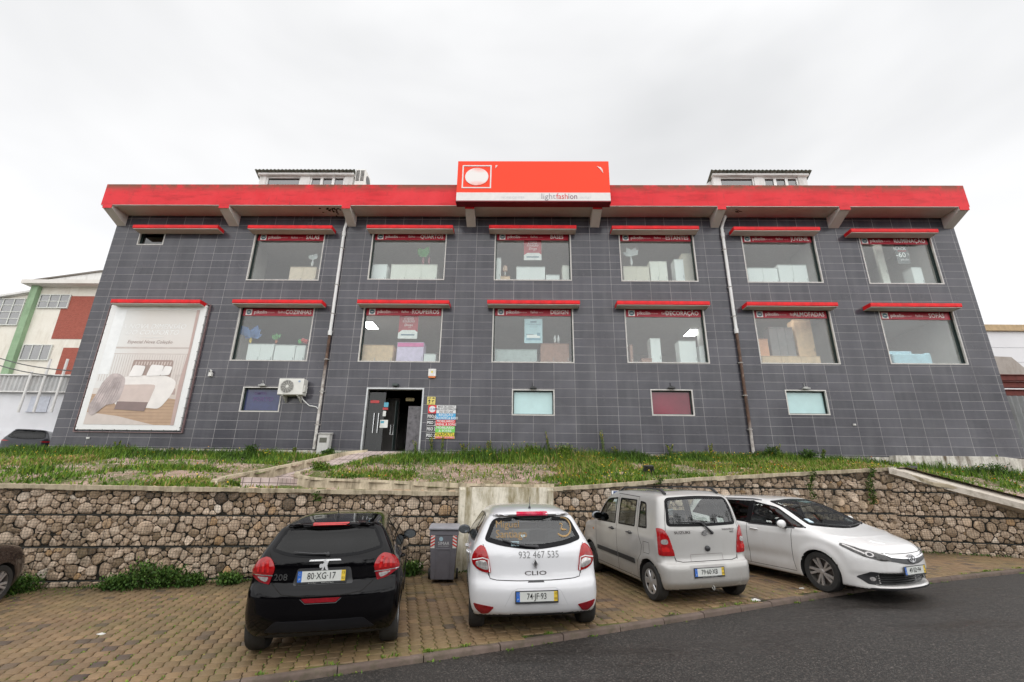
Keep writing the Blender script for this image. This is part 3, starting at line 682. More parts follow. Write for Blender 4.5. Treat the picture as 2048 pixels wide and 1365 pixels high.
for ia in range(-120, 145):
    for ib in range(-50, 85):
        o = ea*(ia*A_)+eb*(ib*B_); cxw = o.x+eb.x*B_/2+ea.x*A_/2+2; cyw = o.y+eb.y*B_/2+ea.y*A_/2+8
        if cxw < -16 or cxw > 15.2: continue
        if cyw < ycurb(cxw)+.12 or cyw > ywall(cxw)+.02: continue
        base = len(VV); z0 = pz(cxw, cyw)+rnd.uniform(-.003, .003); tx, ty = rnd.gauss(0, .008), rnd.gauss(0, .008); rr = rnd.gauss(0, .006)
        for sc_, dz in ((1.0, -.02), (1.0, -.0045), (.955, 0.0)):
            for a, c in ring:
                la, lb = (a-cx_)*sc_, (c-cy_)*sc_; la, lb = la-lb*rr, lb+la*rr
                x = cxw+ea.x*la+eb.x*lb; y = cyw+ea.y*la+eb.y*lb
                VV.append((x, y, z0+dz+.019*(x-cxw)+.045*(y-cyw)+tx*la+ty*lb))
        for r_ in range(2):
            for i in range(nr): FF.append((base+r_*nr+i, base+r_*nr+(i+1) % nr, base+(r_+1)*nr+(i+1) % nr, base+(r_+1)*nr+i))
        tn = min(1, max(0, rnd.gauss(.52, .2))) if rnd.random() > .045 else rnd.uniform(0, .08)
        t0 = base+2*nr; h = nr//2
        for i in range(h-1): FF.append((t0+i, t0+i+1, t0+nr-2-i, t0+nr-1-i))
        tones += [tn]*(2*nr+h-1)
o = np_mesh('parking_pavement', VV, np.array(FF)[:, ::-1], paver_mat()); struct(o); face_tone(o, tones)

# ------------------------------------------------------------------ gabion walls
def stone_mat():
    t = NT('gabion stone'); co = t.coord(); a = t.n('Attribute'); a.attribute_name = 'tone'
    n = t.noise(co, 7, 6, .7); n2 = t.noise(co, 40, 4, .7); n3 = t.noise(co, 1.3, 5, .6)
    c = t.ramp(a.outputs['Fac'], [(0, (.08, .055, .035, 1)), (.15, (.25, .175, .10, 1)), (.4, (.48, .355, .245, 1)), (.6, (.57, .44, .325, 1)), (.8, (.66, .53, .405, 1)), (.92, (.46, .27, .11, 1)), (1, (.72, .62, .51, 1))])
    c = t.mix(t.mrange(n, .45, .72, 0, .6), c, (.19, .12, .065, 1)); c = t.mix(t.mrange(n2, .5, .8, 0, .5), c, (.55, .46, .40, 1))
    c = t.mix(t.mrange(n3, .55, .72, 0, .45), c, (.07, .06, .03, 1))
    t.bump(t.math('ADD', n, t.math('MULTIPLY', n2, .5)), .7, .03); return t.P(Base_Color=c, Roughness=.85)
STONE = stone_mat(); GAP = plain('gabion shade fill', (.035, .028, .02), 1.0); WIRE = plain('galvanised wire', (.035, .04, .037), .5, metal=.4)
CAPM = stained('mossy concrete cap', (.40, .34, .24), (.55, .47, .34), (.09, .07, .04), 2.2, .75, .9, vert=True, thr=.46)
def clip(poly, p, n):
    o = []; k = len(poly)
    for i in range(k):
        a, b_ = poly[i], poly[(i+1) % k]; da = (a[0]-p[0])*n[0]+(a[1]-p[1])*n[1]; db = (b_[0]-p[0])*n[0]+(b_[1]-p[1])*n[1]
        if da <= 0: o.append(a)
        if da*db < 0: t = da/(da-db); o.append((a[0]+(b_[0]-a[0])*t, a[1]+(b_[1]-a[1])*t))
    return o
def gabion(name, P0, P1, zb, zt, label, seed, row=.60, mossy=0):
    """a wall face from P0 to P1 (xy), base/top height functions of distance"""
    r = random.Random(seed); P0, P1 = Vector(P0), Vector(P1); Ln = (P1-P0).length; ex = (P1-P0)/Ln; nn = Vector((ex.y, -ex.x))
    root = tag(empty(name, (P0.x, P0.y, zb(0))), label, 'gabion wall', 'gabion walls along the car park')
    W = lambda s, z, d: (P0.x+ex.x*s+nn.x*d, P0.y+ex.y*s+nn.y*d, z)
    zlo = min(zb(0), zb(Ln))-.15; zhi = max(zt(s*Ln/20) for s in range(21))
    ztop0 = zt(0)
    # seeds, of varied size, packed per basket row
    seeds = []; cell = {}
    def near(x, y, rad):
        i, j = int(x/.3), int(y/.3)
        for a in range(i-1, i+2):
            for c in range(j-1, j+2):
                for q in cell.get((a, c), ()):
                    if (q[0]-x)**2+(q[1]-y)**2 < ((q[2]+rad)*.80)**2: return True
        return False
    area = Ln*(zhi-zlo)
    for rad, tries in ((.135, 10), (.105, 34), (.085, 60), (.062, 110), (.042, 150), (.027, 170)):
        for _ in range(int(area*tries*(1.2 if rad > .05 else 1))):
            x, y = r.uniform(0, Ln), r.uniform(0, zhi-zlo); rr = rad*r.uniform(.85, 1.15)
            fy = ((zhi-zlo-y) % row)
            if min(fy, row-fy) < rr*.75: continue
            if rad > .09 and math.sin(x*1.7+seed+int((zhi-zlo-y)/row)*2.1) < -.1: continue
            if near(x, y, rr): continue
            q = (x, y, rr); seeds.append(q); cell.setdefault((int(x/.3), int(y/.3)), []).append(q)
    V = []; Q = []; tn = []
    for (x, y, rr) in seeds:
        z = zlo+y
        if z+rr*.2 > zt(x)-.03 or z < zb(x)-.14: continue
        poly = [(x-rr*2.1, y-rr*1.2), (x-rr*1.3, y-rr*1.9), (x+rr*1.4, y-rr*1.9), (x+rr*2.1, y-rr*1.1), (x+rr*2.0, y+rr*1.3), (x+rr*1.2, y+rr*1.9), (x-rr*1.4, y+rr*1.9), (x-rr*2.1, y+rr*1.2)]
        fy = (zhi-zlo-y); k = math.floor(fy/row); lo, hi = zhi-zlo-(k+1)*row+.014, zhi-zlo-k*row-.014
        poly = clip(poly, (0, lo), (0, -1)); poly = clip(poly, (0, hi), (0, 1))
        # baskets are two metres long
        i, j = int(x/.3), int(y/.3)
        for a in range(i-2, i+3):
            for c in range(j-2, j+3):
                for q in cell.get((a, c), ()):
                    if q[0] == x and q[1] == y: continue
                    dx, dy = q[0]-x, q[1]-y; d2 = dx*dx+dy*dy
                    if d2 > (rr*2+q[2]*2)**2: continue
                    t = .5+(rr*rr-q[2]*q[2])/(2*d2); poly = clip(poly, (x+dx*t, y+dy*t), (dx, dy))
                    if len(poly) < 3: break
        if len(poly) < 3: continue
        cx, cy = sum(p[0] for p in poly)/len(poly), sum(p[1] for p in poly)/len(poly)
        ar_ = .5*abs(sum(poly[i_][0]*poly[(i_+1) % len(poly)][1]-poly[(i_+1) % len(poly)][0]*poly[i_][1] for i_ in range(len(poly))))
        size = math.sqrt(ar_/PI)
        poly = [q for i_, q in enumerate(poly) if math.hypot(q[0]-poly[i_-1][0], q[1]-poly[i_-1][1]) > size*.16]
        if len(poly) < 3 or size < .012: continue
        ol = rounded(poly, size*r.uniform(.25, .55), 1 if size < .07 else 2); n = len(ol)
        ol = [(cx+(px-cx)*(1+r.uniform(-.05, .03)), cy+(py-cy)*(1+r.uniform(-.05, .03))) for px, py in ol]
        dep = r.uniform(-.05, .0) if rr > .05 else r.uniform(-.07, -.015)
        b0 = len(V); tx, ty = r.gauss(0, .20), r.gauss(0, .20); sq = r.uniform(.42, .68); ox, oy = r.uniform(-.18, .18)*size, r.uniform(-.18, .18)*size
        for (s_, d_) in ((.86, -size*.7), (.955, -size*.22), (.83, .05*size), (sq, .15*size)):
            for px, py in ol:
                lx, ly = (px-cx)*s_+(ox if s_ == sq else 0), (py-cy)*s_+(oy if s_ == sq else 0)
                V.append(W(cx+lx, zlo+cy+ly, -.02+dep+d_+tx*lx+ty*ly+(r.uniform(-.07, .07)*size if d_ > 0 else 0)))
        V.append(W(cx+ox, zlo+cy+oy, -.02+dep+.19*size))
        for ring_ in range(3):
            for k_ in range(n): Q.append((b0+ring_*n+k_, b0+ring_*n+(k_+1) % n, b0+(ring_+1)*n+(k_+1) % n, b0+(ring_+1)*n+k_))
        for k_ in range(n): Q.append((b0+3*n+k_, b0+3*n+(k_+1) % n, b0+4*n, b0+4*n))
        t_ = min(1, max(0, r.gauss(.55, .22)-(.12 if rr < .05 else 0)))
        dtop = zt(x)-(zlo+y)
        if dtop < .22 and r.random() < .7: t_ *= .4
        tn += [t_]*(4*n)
    me = bpy.data.meshes.new('stone_fill'); me.from_pydata(V, [], [q if q[2] != q[3] else q[:3] for q in Q])
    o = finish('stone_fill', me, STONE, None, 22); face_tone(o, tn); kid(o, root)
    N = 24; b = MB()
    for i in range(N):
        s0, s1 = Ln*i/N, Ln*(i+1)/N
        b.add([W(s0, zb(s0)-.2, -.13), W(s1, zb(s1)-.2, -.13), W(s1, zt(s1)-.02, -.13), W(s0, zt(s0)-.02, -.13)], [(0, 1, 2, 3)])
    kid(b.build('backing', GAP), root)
    # wire mesh and thicker basket edges
    b = MB(); st = .052; w_ = .0021
    k = 0
    while k*st < Ln:
        s = k*st; k += 1; a, c = zb(s)-.02, zt(s)-.09
        b.add([W(s-w_, a, .016), W(s+w_, a, .016), W(s+w_, c, .016), W(s-w_, c, .016)], [(0, 1, 2, 3)])
    z = zhi-.08
    while z > zlo:
        ss = [s for s in np.linspace(0, Ln, 80) if zb(s) < z < zt(s)-.05]
        if len(ss) > 1: b.add([W(ss[0], z-w_, .017), W(ss[-1], z-w_, .017), W(ss[-1], z+w_, .017), W(ss[0], z+w_, .017)], [(0, 1, 2, 3)])
        z -= st
    k = 0
    while True:
        z = zhi-k*row; k += 1
        if z < zlo: break
        ss = [s for s in np.linspace(0, Ln, 80) if zb(s) < z < zt(s)-.04]
        if len(ss) > 1: b.tube([W(ss[0], z, .022), W(ss[-1], z, .022)], .006, 5)
        off = (k*.83) % 1.9
        for s in np.arange(off, Ln, 1.9):
            lo, hi = max(zb(s), z-row), min(z, zt(s)-.05)
            if hi > lo: b.tube([W(s, lo, .022), W(s, hi, .022)], .005, 5)
    kid(b.build('wire_mesh', WIRE), root)
    # cast cap
    b = MB(); N = 40
    for i in range(N):
        s0, s1 = Ln*i/N, Ln*(i+1)/N; jj = .02*math.sin(i*1.3)+.025*r.random()
        vs = [W(s, zt(s)+dz, d) for s in (s0, s1) for (dz, d) in ((-.10+jj*.5, .03), (-.006, .045), (0, .035), (0, -.30), (-.35, -.30), (-.10, -.1))]
        b.add(vs, [(j, j+6, (j+1) % 6+6, (j+1) % 6) for j in range(6)]+([(0, 1, 2, 3, 4, 5)] if i == 0 else [])+([(11, 10, 9, 8, 7, 6)] if i == N-1 else []))
    kid(b.build('concrete_cap', CAPM), root)
    return root
def seg_f(P0, P1):
    P0, P1 = Vector(P0), Vector(P1); ex = (P1-P0).normalized()
    return lambda s: P0+ex*s
A0, A1 = (-15.5, yw(-15.5)), (-1.38, yw(-1.38)); q1 = seg_f(A0, A1)
gabion('gabion_wall', A0, A1, lambda s: gz(q1(s).x, q1(s).y), lambda s: .065-.004*s, 'stone filled gabion wall left of the white concrete pier', 3)
B0, B1 = (.80, yw(.80)), (CX, CY); q2 = seg_f(B0, B1)
gabion('gabion_wall', B0, B1, lambda s: gz(q2(s).x, q2(s).y), lambda s: cap(q2(s).x), 'stone filled gabion wall behind the white and silver cars, its top rising to the right', 5)
C0, C1 = RW[0], RW[2]; q3 = seg_f(RW[0], RW[3])
gabion('gabion_wall', RW[0], RW[3], lambda s: gz(q3(s).x, q3(s).y), lambda s: cap(q3(s).x)-.05-.03*math.sin(s*9), 'gabion wall with a sloping concrete top turning toward the road at the right edge', 8)
# sloping broad concrete coping beside the right return wall
b = MB(); cp = [(x, float(np.interp(x, [p[0] for p in RW], [p[1] for p in RW])), cap(x)) for x in np.linspace(CX, 14.3, 30)]
vs = [];
for (x, y, z) in cp: vs += [(x-.03, y-.07, z-.16), (x-.03, y-.07, z-.01), (x+.13, y+.36, z+.19*min(1, (x-CX)/.4)+.012), (x+.13, y+.36, z-.3)]
b.add(vs, [(i*4+j, (i+1)*4+j, (i+1)*4+(j+1) % 4, i*4+(j+1) % 4) for i in range(29) for j in range(4)]+[(0, 1, 2, 3)])
cpo = tag(b.build('concrete_coping', stained('pale rough concrete', (.46, .41, .35), (.56, .51, .44), (.20, .17, .12), 2.5, .6, .9, vert=False, thr=.5)), 'sloping concrete coping on the right return of the gabion wall', 'coping')
# white stained concrete pier between the gabion walls
x0, x1 = -1.38, .80; b = MB(); y0, y1 = yw(x0)-.06, yw(x1)-.06
def pr(x, d, z): return (x, yw(x)-d, z)
b.add([pr(x0, .10, gz(x0, y0)-.2), pr(x1, .10, gz(x1, y1)-.2), pr(x1, .10, .13), pr(x0, .10, .11), pr(x0, -.2, gz(x0, y0)-.2), pr(x1, -.2, gz(x1, y1)-.2), pr(x1, -.2, .13), pr(x0, -.2, .11)],
      [(0, 1, 2, 3), (1, 5, 6, 2), (5, 4, 7, 6), (4, 0, 3, 7), (3, 2, 6, 7)])
for xx in (x0+.03, x1-.13):
    b.add([pr(xx, .16, gz(xx, y0)-.2), pr(xx+.12, .16, gz(xx, y0)-.2), pr(xx+.12, .16, .06), pr(xx, .16, .06), pr(xx, .10, gz(xx, y0)-.2), pr(xx+.12, .10, gz(xx, y0)-.2), pr(xx+.12, .10, .08), pr(xx, .10, .08)], [(0, 1, 2, 3), (1, 5, 6, 2), (4, 0, 3, 7), (3, 2, 6, 7)])
PIER = stained('mildewed white concrete', (.56, .51, .40), (.68, .64, .55), (.16, .125, .045), 1.3, .9, .9, vert=True, thr=.43)
tag(b.build('concrete_pier', PIER, bevel=.01), 'mildew stained white concrete pier between the two gabion walls', 'concrete pier')

# ------------------------------------------------------------------ entrance ramp and its parapets
def lowwall(P, name, label, h0, th=.14, drop=.75):
    Q = catmull(P); b = MB(); vs = []
    for i, p in enumerate(Q):
        d = (Q[min(i+1, len(Q)-1)]-Q[max(i-1, 0)]); d.z = 0; d.normalize(); n = Vector((-d.y, d.x, 0))*th/2
        vs += [p-n+Vector((0, 0, -drop)), p-n, p-n+n*.1+Vector((0, 0, .012)), p+n-n*.1+Vector((0, 0, .012)), p+n, p+n+Vector((0, 0, -drop))]
    b.add(vs, [(i*6+j, (i+1)*6+j, (i+1)*6+j+1, i*6+j+1) for i in range(len(Q)-1) for j in range(5)]+[(0, 1, 2, 3, 4, 5), tuple(len(vs)-1-j for j in range(6))])
    return tag(b.build(name, CAPM, smooth=40), label, 'low wall', 'low curved walls of the entrance ramp')
lowwall(OUT, 'ramp_wall', 'outer curved low wall of the ramp bending left of the path', .5, drop=.6)
lowwall(INN, 'ramp_wall', 'inner low wall of the ramp beside the planted bank', .5, drop=.8)
def pink_tiles():
    t = NT('pink path tiles'); co = t.coord(); sp = t.n('SeparateXYZ'); t.set(sp.inputs[0], co)
    def ln(q, p, g): return t.math('GREATER_THAN', t.math('ABSOLUTE', t.math('SUBTRACT', t.math('FRACT', t.math('MULTIPLY_ADD', q, 1/p, 50.3)), .5)), .5-g/p)
    g = t.math('MAXIMUM', ln(sp.outputs[0], .2, .009), t.math('MAXIMUM', ln(sp.outputs[1], .2, .009), ln(sp.outputs[2], .2, .008)))
    n = t.noise(co, 5, 5, .6); c = t.ramp(n, [(.3, (.42, .33, .30, 1)), (.7, (.58, .48, .45, 1))])
    return t.P(Base_Color=t.mix(t.math('MULTIPLY', g, .85), c, (.06, .04, .035, 1)), Roughness=.7)
PINK = pink_tiles()
n = 9; b = MB(); fl = []
O2 = [OUT[0], OUT[1], OUT[2], OUT[3], OUT[4], OUT[5], OUT[6], OUT[7]]; I2 = [INN[0], INN[1], INN[2], INN[3], INN[4], INN[4], INN[5], INN[6]]
fz = [1.29, 1.12, .68, .30, .06, -.04, -.1, -.14]
vs = []
for o_, i_, z in zip(O2, I2, fz): vs += [(o_.x, o_.y, z), (i_.x, i_.y, z)]
b.add(vs, [(2*i, 2*i+1, 2*i+3, 2*i+2) for i in range(7)])
vs = [(OUT[7].x, OUT[7].y, -.14), (INN[6].x, INN[6].y, -.14), (-3.0, yw(-3)+.15, -.25), (-3.0, 12.3, -.25), (1, 11.9, -.5), (1, 12.7, -.5)]
b.add(vs, [(0, 1, 3, 2), (2, 3, 5, 4)])
struct(b.build('ramp_path', PINK))
p = at(512, 951, 11.6); q = at(584, 958, 11.6)
b = MB(); b.box((p.x, 11.0, -.3), (q.x, 11.9, (p.z+q.z)/2-.03)); tag(b.build('tiled_step', PINK, bevel=.006), 'low pink tiled step block in the bend of the ramp', 'step')
# ------------------------------------------------------------------ vehicles: bodies are meshed from a smooth solid
def _hermite(x, xs, ys):
    xs = np.asarray(xs, float); ys = np.asarray(ys, float); h = np.diff(xs); d = np.diff(ys)/h
    m = np.zeros(len(xs)); m[0], m[-1] = d[0], d[-1]
    for i in range(1, len(xs)-1):
        if d[i-1]*d[i] > 0: w1, w2 = 2*h[i]+h[i-1], h[i]+2*h[i-1]; m[i] = (w1+w2)/(w1/d[i-1]+w2/d[i])
    i = np.clip(np.searchsorted(xs, x)-1, 0, len(xs)-2); t = (x-xs[i])/h[i]
    return ((2*t**3-3*t**2+1)*ys[i]+(t**3-2*t**2+t)*h[i]*m[i]+(-2*t**3+3*t**2)*ys[i+1]+(t**3-t**2)*h[i]*m[i+1])
_cache = {}
def ip(x, t, deriv=False):
    """monotone cubic through a table of (position, value) pairs, or the size of its slope"""
    k = id(t)
    if k not in _cache:
        xs, ys = [p[0] for p in t], [p[1] for p in t]; X = np.linspace(xs[0], xs[-1], 900); Y = _hermite(X, xs, ys)
        _cache[k] = (X, Y, np.sqrt(1+np.gradient(Y, X)**2), t)
    c = _cache[k]; return np.interp(x, c[0], c[2 if deriv else 1])
def smax(a, b, k): h = np.maximum(k-np.abs(a-b), 0)/k; return np.maximum(a, b)+h*h*k*.25
class Body:
    def __init__(s, **k): s.__dict__.update(k)
    def F(s, P):
        x, y, z = P[:, 0], P[:, 1], P[:, 2]; ay = np.abs(y); W = s.W
        top = (z - (ip(x, s.top) - s.crown*(ay/W)**2))/ip(x, s.top, True)
        u = np.minimum(ay/W, 1.1); cr = s.rc*u**s.rp
        if s.spoil: cr = cr*np.interp(z, [0, 1.0, s.spoil, s.spoil+.06], [1, 1, .9, .6])
        rear = ((ip(z, s.rear) + cr) - x)/ip(z, s.rear, True)
        fr = x-(ip(z, s.front) - s.fc*u**s.fp)
        hw = ip(z, s.side)*ip(x, s.plan)
        for wx in s.wx:
            r = np.sqrt((x-wx)**2+(z-s.wr)**2); hw = hw+s.flare*np.exp(-((r-s.ar-.03)/.07)**2)*(r > s.ar-.1)
        for (a, zc, wd, xr0, xr1) in s.crease:
            zz = zc+.03*(x-xr0); hw = hw+a*np.exp(-((z-zz)/wd)**2)*np.clip((x-xr0)/.25, 0, 1)*np.clip((xr1-x)/.25, 0, 1)
        side = (ay-hw)/ip(z, s.side, True)
        bot = ip(x, s.bot) - z
        f = smax(top, side, s.kts); f = smax(f, rear, s.kr); f = smax(f, fr, s.kf); f = smax(f, bot, .05)
        for fn in s.mods: f = fn(f, x, y, z)
        return f
    def grad(s, P, e=1e-3):
        G = np.empty_like(P)
        for i in range(3): d = np.zeros(3); d[i] = e; G[:, i] = (s.F(P+d)-s.F(P-d))/(2*e)
        return G
    def cast(s, P2, axis, near=None):
        """points of the surface seen along an axis ('x-' from behind, 'x+' from the front, 'y+','y-' from the sides, 'z+')"""
        P2 = np.asarray(P2, float); k = axis[0]; sg = 1 if axis[1] == '+' else -1
        def mk(t):
            if k == 'x': return np.c_[t, P2[:, 0], P2[:, 1]]
            if k == 'y': return np.c_[P2[:, 0], t, P2[:, 1]]
            return np.c_[P2[:, 0], P2[:, 1], t]
        lim = {'x': 4.6, 'y': 1.1, 'z': 1.8}[k]; lo0 = {'x': -1.3, 'y': -1.1, 'z': 0}[k]
        dr = -1 if sg > 0 else 1; start = lim if sg > 0 else lo0; span = lim-lo0
        d = np.zeros(len(P2)); prev = d.copy(); got = np.zeros(len(P2), bool)
        for _ in range(60):
            f = s.F(mk(start+dr*d)); got |= (f < 0) & (d < span)
            go = ~got & (d < span)
            if not go.any(): break
            prev = np.where(go, d, prev); d = np.where(go, d+np.maximum(f*.75, .006), d)
        a, b_ = prev.copy(), np.minimum(d, span)
        for _ in range(12): mid = (a+b_)/2; f = s.F(mk(start+dr*mid)); a = np.where(f > 0, mid, a); b_ = np.where(f <= 0, mid, b_)
        return mk(start+dr*(a+b_)/2), got
    def normal(s, P): g = s.grad(P); return g/np.maximum(np.linalg.norm(g, axis=1), 1e-6)[:, None]
def surface_nets(F, lo, hi, h):
    n = [int(math.ceil((hi[i]-lo[i])/h))+1 for i in range(3)]
    ax = [lo[i]+h*np.arange(n[i]) for i in range(3)]; X, Y, Z = np.meshgrid(*ax, indexing='ij')
    f = F(np.c_[X.ravel(), Y.ravel(), Z.ravel()]).reshape(n); s = f < 0
    c = np.zeros([k-1 for k in n], int); acc = np.zeros([k-1 for k in n]+[3]); cnt = np.zeros([k-1 for k in n])
    co = [(0,0,0),(1,0,0),(0,1,0),(1,1,0),(0,0,1),(1,0,1),(0,1,1),(1,1,1)]
    sl = lambda o: tuple(slice(o[i], n[i]-1+o[i]) for i in range(3))
    for a in range(8):
        for i in range(3):
            if co[a][i]: continue
            b_ = list(co[a]); b_[i] = 1; fa, fb = f[sl(co[a])], f[sl(tuple(b_))]; x = (fa < 0) != (fb < 0)
            t = np.where(x, fa/np.where(x, fa-fb, 1), 0)
            for j in range(3): acc[..., j] += np.where(x, co[a][j]+(t if j == i else 0), 0)
            cnt += x
    ok = cnt > 0; idx = -np.ones(ok.shape, int); idx[ok] = np.arange(ok.sum()); I = np.argwhere(ok)
    V = (I+acc[ok]/cnt[ok][:, None])*h+np.array(lo); Q = []
    for i in range(3):
        j, k = (i+1) % 3, (i+2) % 3; a = [slice(None)]*3; b_ = [slice(None)]*3; a[i] = slice(0, n[i]-1); b_[i] = slice(1, n[i])
        sa, sb = s[tuple(a)], s[tuple(b_)]; E = np.argwhere(sa != sb)
        E = E[(E[:, j] > 0) & (E[:, k] > 0) & (E[:, j] < n[j]-1) & (E[:, k] < n[k]-1)]
        def g(dj, dk): e = E.copy(); e[:, j] -= dj; e[:, k] -= dk; return idx[e[:, 0], e[:, 1], e[:, 2]]
        q = np.c_[g(1, 1), g(0, 1), g(0, 0), g(1, 0)]; fl = ~sa[E[:, 0], E[:, 1], E[:, 2]]; q[fl] = q[fl][:, ::-1]; Q.append(q)
    return V, np.vstack(Q)
def body_mesh(B, h):
    V, Q = surface_nets(B.F, B.lo, B.hi, h)
    def proj(V):
        for _ in range(4):
            g = B.grad(V); f = B.F(V); V = V-(f/np.maximum((g**2).sum(1), .2))[:, None]*g
        return V
    V = proj(V)
    E = np.vstack([Q[:, [0, 1]], Q[:, [1, 2]], Q[:, [2, 3]], Q[:, [3, 0]]]); 
    for _ in range(3):
        A = np.zeros_like(V); c = np.zeros(len(V)); np.add.at(A, E[:, 0], V[E[:, 1]]); np.add.at(c, E[:, 0], 1); np.add.at(A, E[:, 1], V[E[:, 0]]); np.add.at(c, E[:, 1], 1)
        V = proj(V+.5*(A/np.maximum(c, 1)[:, None]-V))
    # round wheel openings
    for wx in B.wx:
        r = np.hypot(V[:, 0]-wx, V[:, 2]-B.wr); k = (np.abs(r-B.ar) < .62*h) & (np.abs(V[:, 1]) > .45) & (V[:, 2] > .1)
        u = (B.ar/r[k]); V[k, 0] = wx+(V[k, 0]-wx)*u; V[k, 2] = B.wr+(V[k, 2]-B.wr)*u
    C = V[Q].mean(1); keep = np.ones(len(Q), bool)
    for wx in B.wx: keep &= ~((np.hypot(C[:, 0]-wx, C[:, 2]-B.wr) < B.ar) & (np.abs(C[:, 1]) > .45))
    return V, Q[keep]
CH = .024
class Car:
    def __init__(s, name, label, B, paint, pos, head, group=None):
        s.B = B; s.root = empty(name); tag(s.root, label, 'car', group); s.paint = paint
        x, y = pos; up = Vector((-.019, -.045, 1)).normalized(); f = Vector((math.cos(head), math.sin(head), 0)); f = (f-up*f.dot(up)).normalized(); l = up.cross(f)
        M = Matrix((f, l, up)).transposed().to_4x4(); M.translation = Vector((x, y, gz(x, y)-.002)); s.root.matrix_world = M
        s.V, s.Q = body_mesh(B, CH); s.cut = np.zeros(len(s.Q), bool); s.C = s.V[s.Q].mean(1); s.N = B.normal(s.C)
    def window(s, poly, axis, name='window', tint=None, band=.035, bandmat=None, noband=False, edge=.014, label=None):
        """cuts the body, adds glass with its dark border"""
        k = axis[0]; sg = 1 if axis[1] == '+' else -1; ii = {'x': (1, 2), 'y': (0, 2)}[k]; d = {'x': 0, 'y': 1}[k]
        s.cut |= inside(s.C[:, ii], inset(poly, edge)) & (s.N[:, d]*sg > .12)
        V, F, bd = tri2d(poly, d=.05); P, ok = s.B.cast(V, axis); n = s.B.normal(P)
        o = np_mesh(name, P+n*.0015, s.orient(F, axis), tint, s.root, smooth=60)
        if label: o['label'] = label
        if not noband:
            q = s.patch(poly, axis, 'seal', bandmat or SEAL, off=.0035, hole=inset(poly, band), parent=o, d=.035)
        return o
    def orient(s, F, axis): 
        F = np.asarray(F); flip = axis in ('x-', 'y+'); return F[:, ::-1] if flip else F
    def patch(s, poly, axis, name, m, off=.003, hole=None, parent=None, d=.03, skirt=.012, bulge=0, label=None, smooth=50):
        V, F, bd = tri2d(poly, [hole] if hole is not None else [], d); P, ok = s.B.cast(V, axis); n = s.B.normal(P)
        if bulge:
            c = V.mean(0); dd = np.array([min(np.hypot(*(v-np.array(q))) for q in resample(poly, .03)) for v in V]); offs = off+bulge*np.clip(dd/.05, 0, 1)**.6
        else: offs = np.full(len(V), off)
        Fo = [tuple(f) for f in s.orient(F, axis)]; T = P+n*offs[:, None]; ids = sorted({i for e in bd for i in e}); mp_ = {i: len(T)+k for k, i in enumerate(ids)}
        T = np.vstack([T, P[ids]-n[ids]*skirt]); flip = axis in ('x-', 'y+')
        for a, b_ in bd:
            f = (b_, a, mp_[a], mp_[b_]); Fo.append(f[::-1] if flip else f)
        me = bpy.data.meshes.new(name); me.from_pydata(T.tolist(), [], Fo); o = finish(name, me, m, parent or s.root, smooth)
        if parent is not None and parent.parent is not None: pass
        if label: o['label'] = label
        return o
    def line(s, pts, axis, name='door_seam', m=None, w_=.006, off=.0016, parent=None, closed=False, thick=0):
        """a thin strip lying on the body"""
        pts = resample(pts, .03, closed); 
        if closed: pts.append(pts[0])
        V = []; k = len(pts)
        for i, p in enumerate(pts):
            a = Vector(pts[max(i-1, 0)]); b_ = Vector(pts[min(i+1, k-1)]); t = (b_-a).normalized(); n = Vector((-t.y, t.x))*w_/2
            V += [tuple(Vector(p)-n), tuple(Vector(p)+n)]
        P, ok = s.B.cast(np.array(V), axis); nn = s.B.normal(P); T = P+nn*off
        Fc = np.array([(2*i, 2*i+2, 2*i+3, 2*i+1) for i in range(k-1)])
        if axis in ('x+', 'y-'): Fc = Fc[:, ::-1]
        return np_mesh(name, T, Fc, m or SEAM, parent or s.root, smooth=60)
    def text(s, txt, pos, size, axis, m, name='lettering', bold=.01, off=.004, xs=1.0, align='CENTER', parent=None, shear=0):
        V, F = text2d(txt, size, bold, align, xs=xs, shear=shear); sg = -1 if axis in ('x-', 'y+') else 1
        V = np.array(V)*[sg, 1]+np.array(pos); P, ok = s.B.cast(V, axis); n = s.B.normal(P)
        me = bpy.data.meshes.new(name); me.from_pydata((P+n*off).tolist(), [], F); return finish(name, me, m, parent or s.root)
    def finish(s, inner=None):
        Q = s.Q[~s.cut]; C = s.C[~s.cut]; N = s.N[~s.cut]
        mi = ((N[:, 2] < -.75) & (C[:, 2] < .3)).astype(int)
        o = np_mesh('body', s.V, Q, [s.paint, UNDER], s.root, smooth=40, mi=mi); s.body = o
        up = C[:, 2] > .3; Qi = Q[up]; n = s.B.normal(s.V); np_mesh('cabin_lining', s.V-n*.022, Qi[:, ::-1], inner or TRIMD, s.root, smooth=60)
        for wx in s.B.wx:
            for sg in (1, -1):
                b = MB()
                hw = s.B.W*.97; R = s.B.ar-.002; N_ = 20; vs = []
                for i in range(N_+1):
                    a = -.25+(PI+.5)*i/N_; x, z = wx+R*math.cos(a), s.B.wr+R*math.sin(a)
                    P, ok = s.B.cast([(x, z)], 'y+' if sg > 0 else 'y-'); yy = P[0][1] if ok[0] else sg*hw*.9
                    vs += [(x, yy-sg*.004, z), (x, sg*.42, z)]
                b.add(vs, [(2*i, 2*i+1, 2*i+3, 2*i+2) for i in range(N_)]); b.add([(vs[2*i+1]) for i in range(N_+1)], [tuple(range(N_+1))])
                b.build('wheel_well', UNDER, s.root)
        b = MB(); x0, x1 = s.cab; hw = s.B.W-.14
        b.box((x0, -hw, .3), (x1, hw, .36)); zs = .5
        b.build('cabin_floor', TRIMD, s.root)
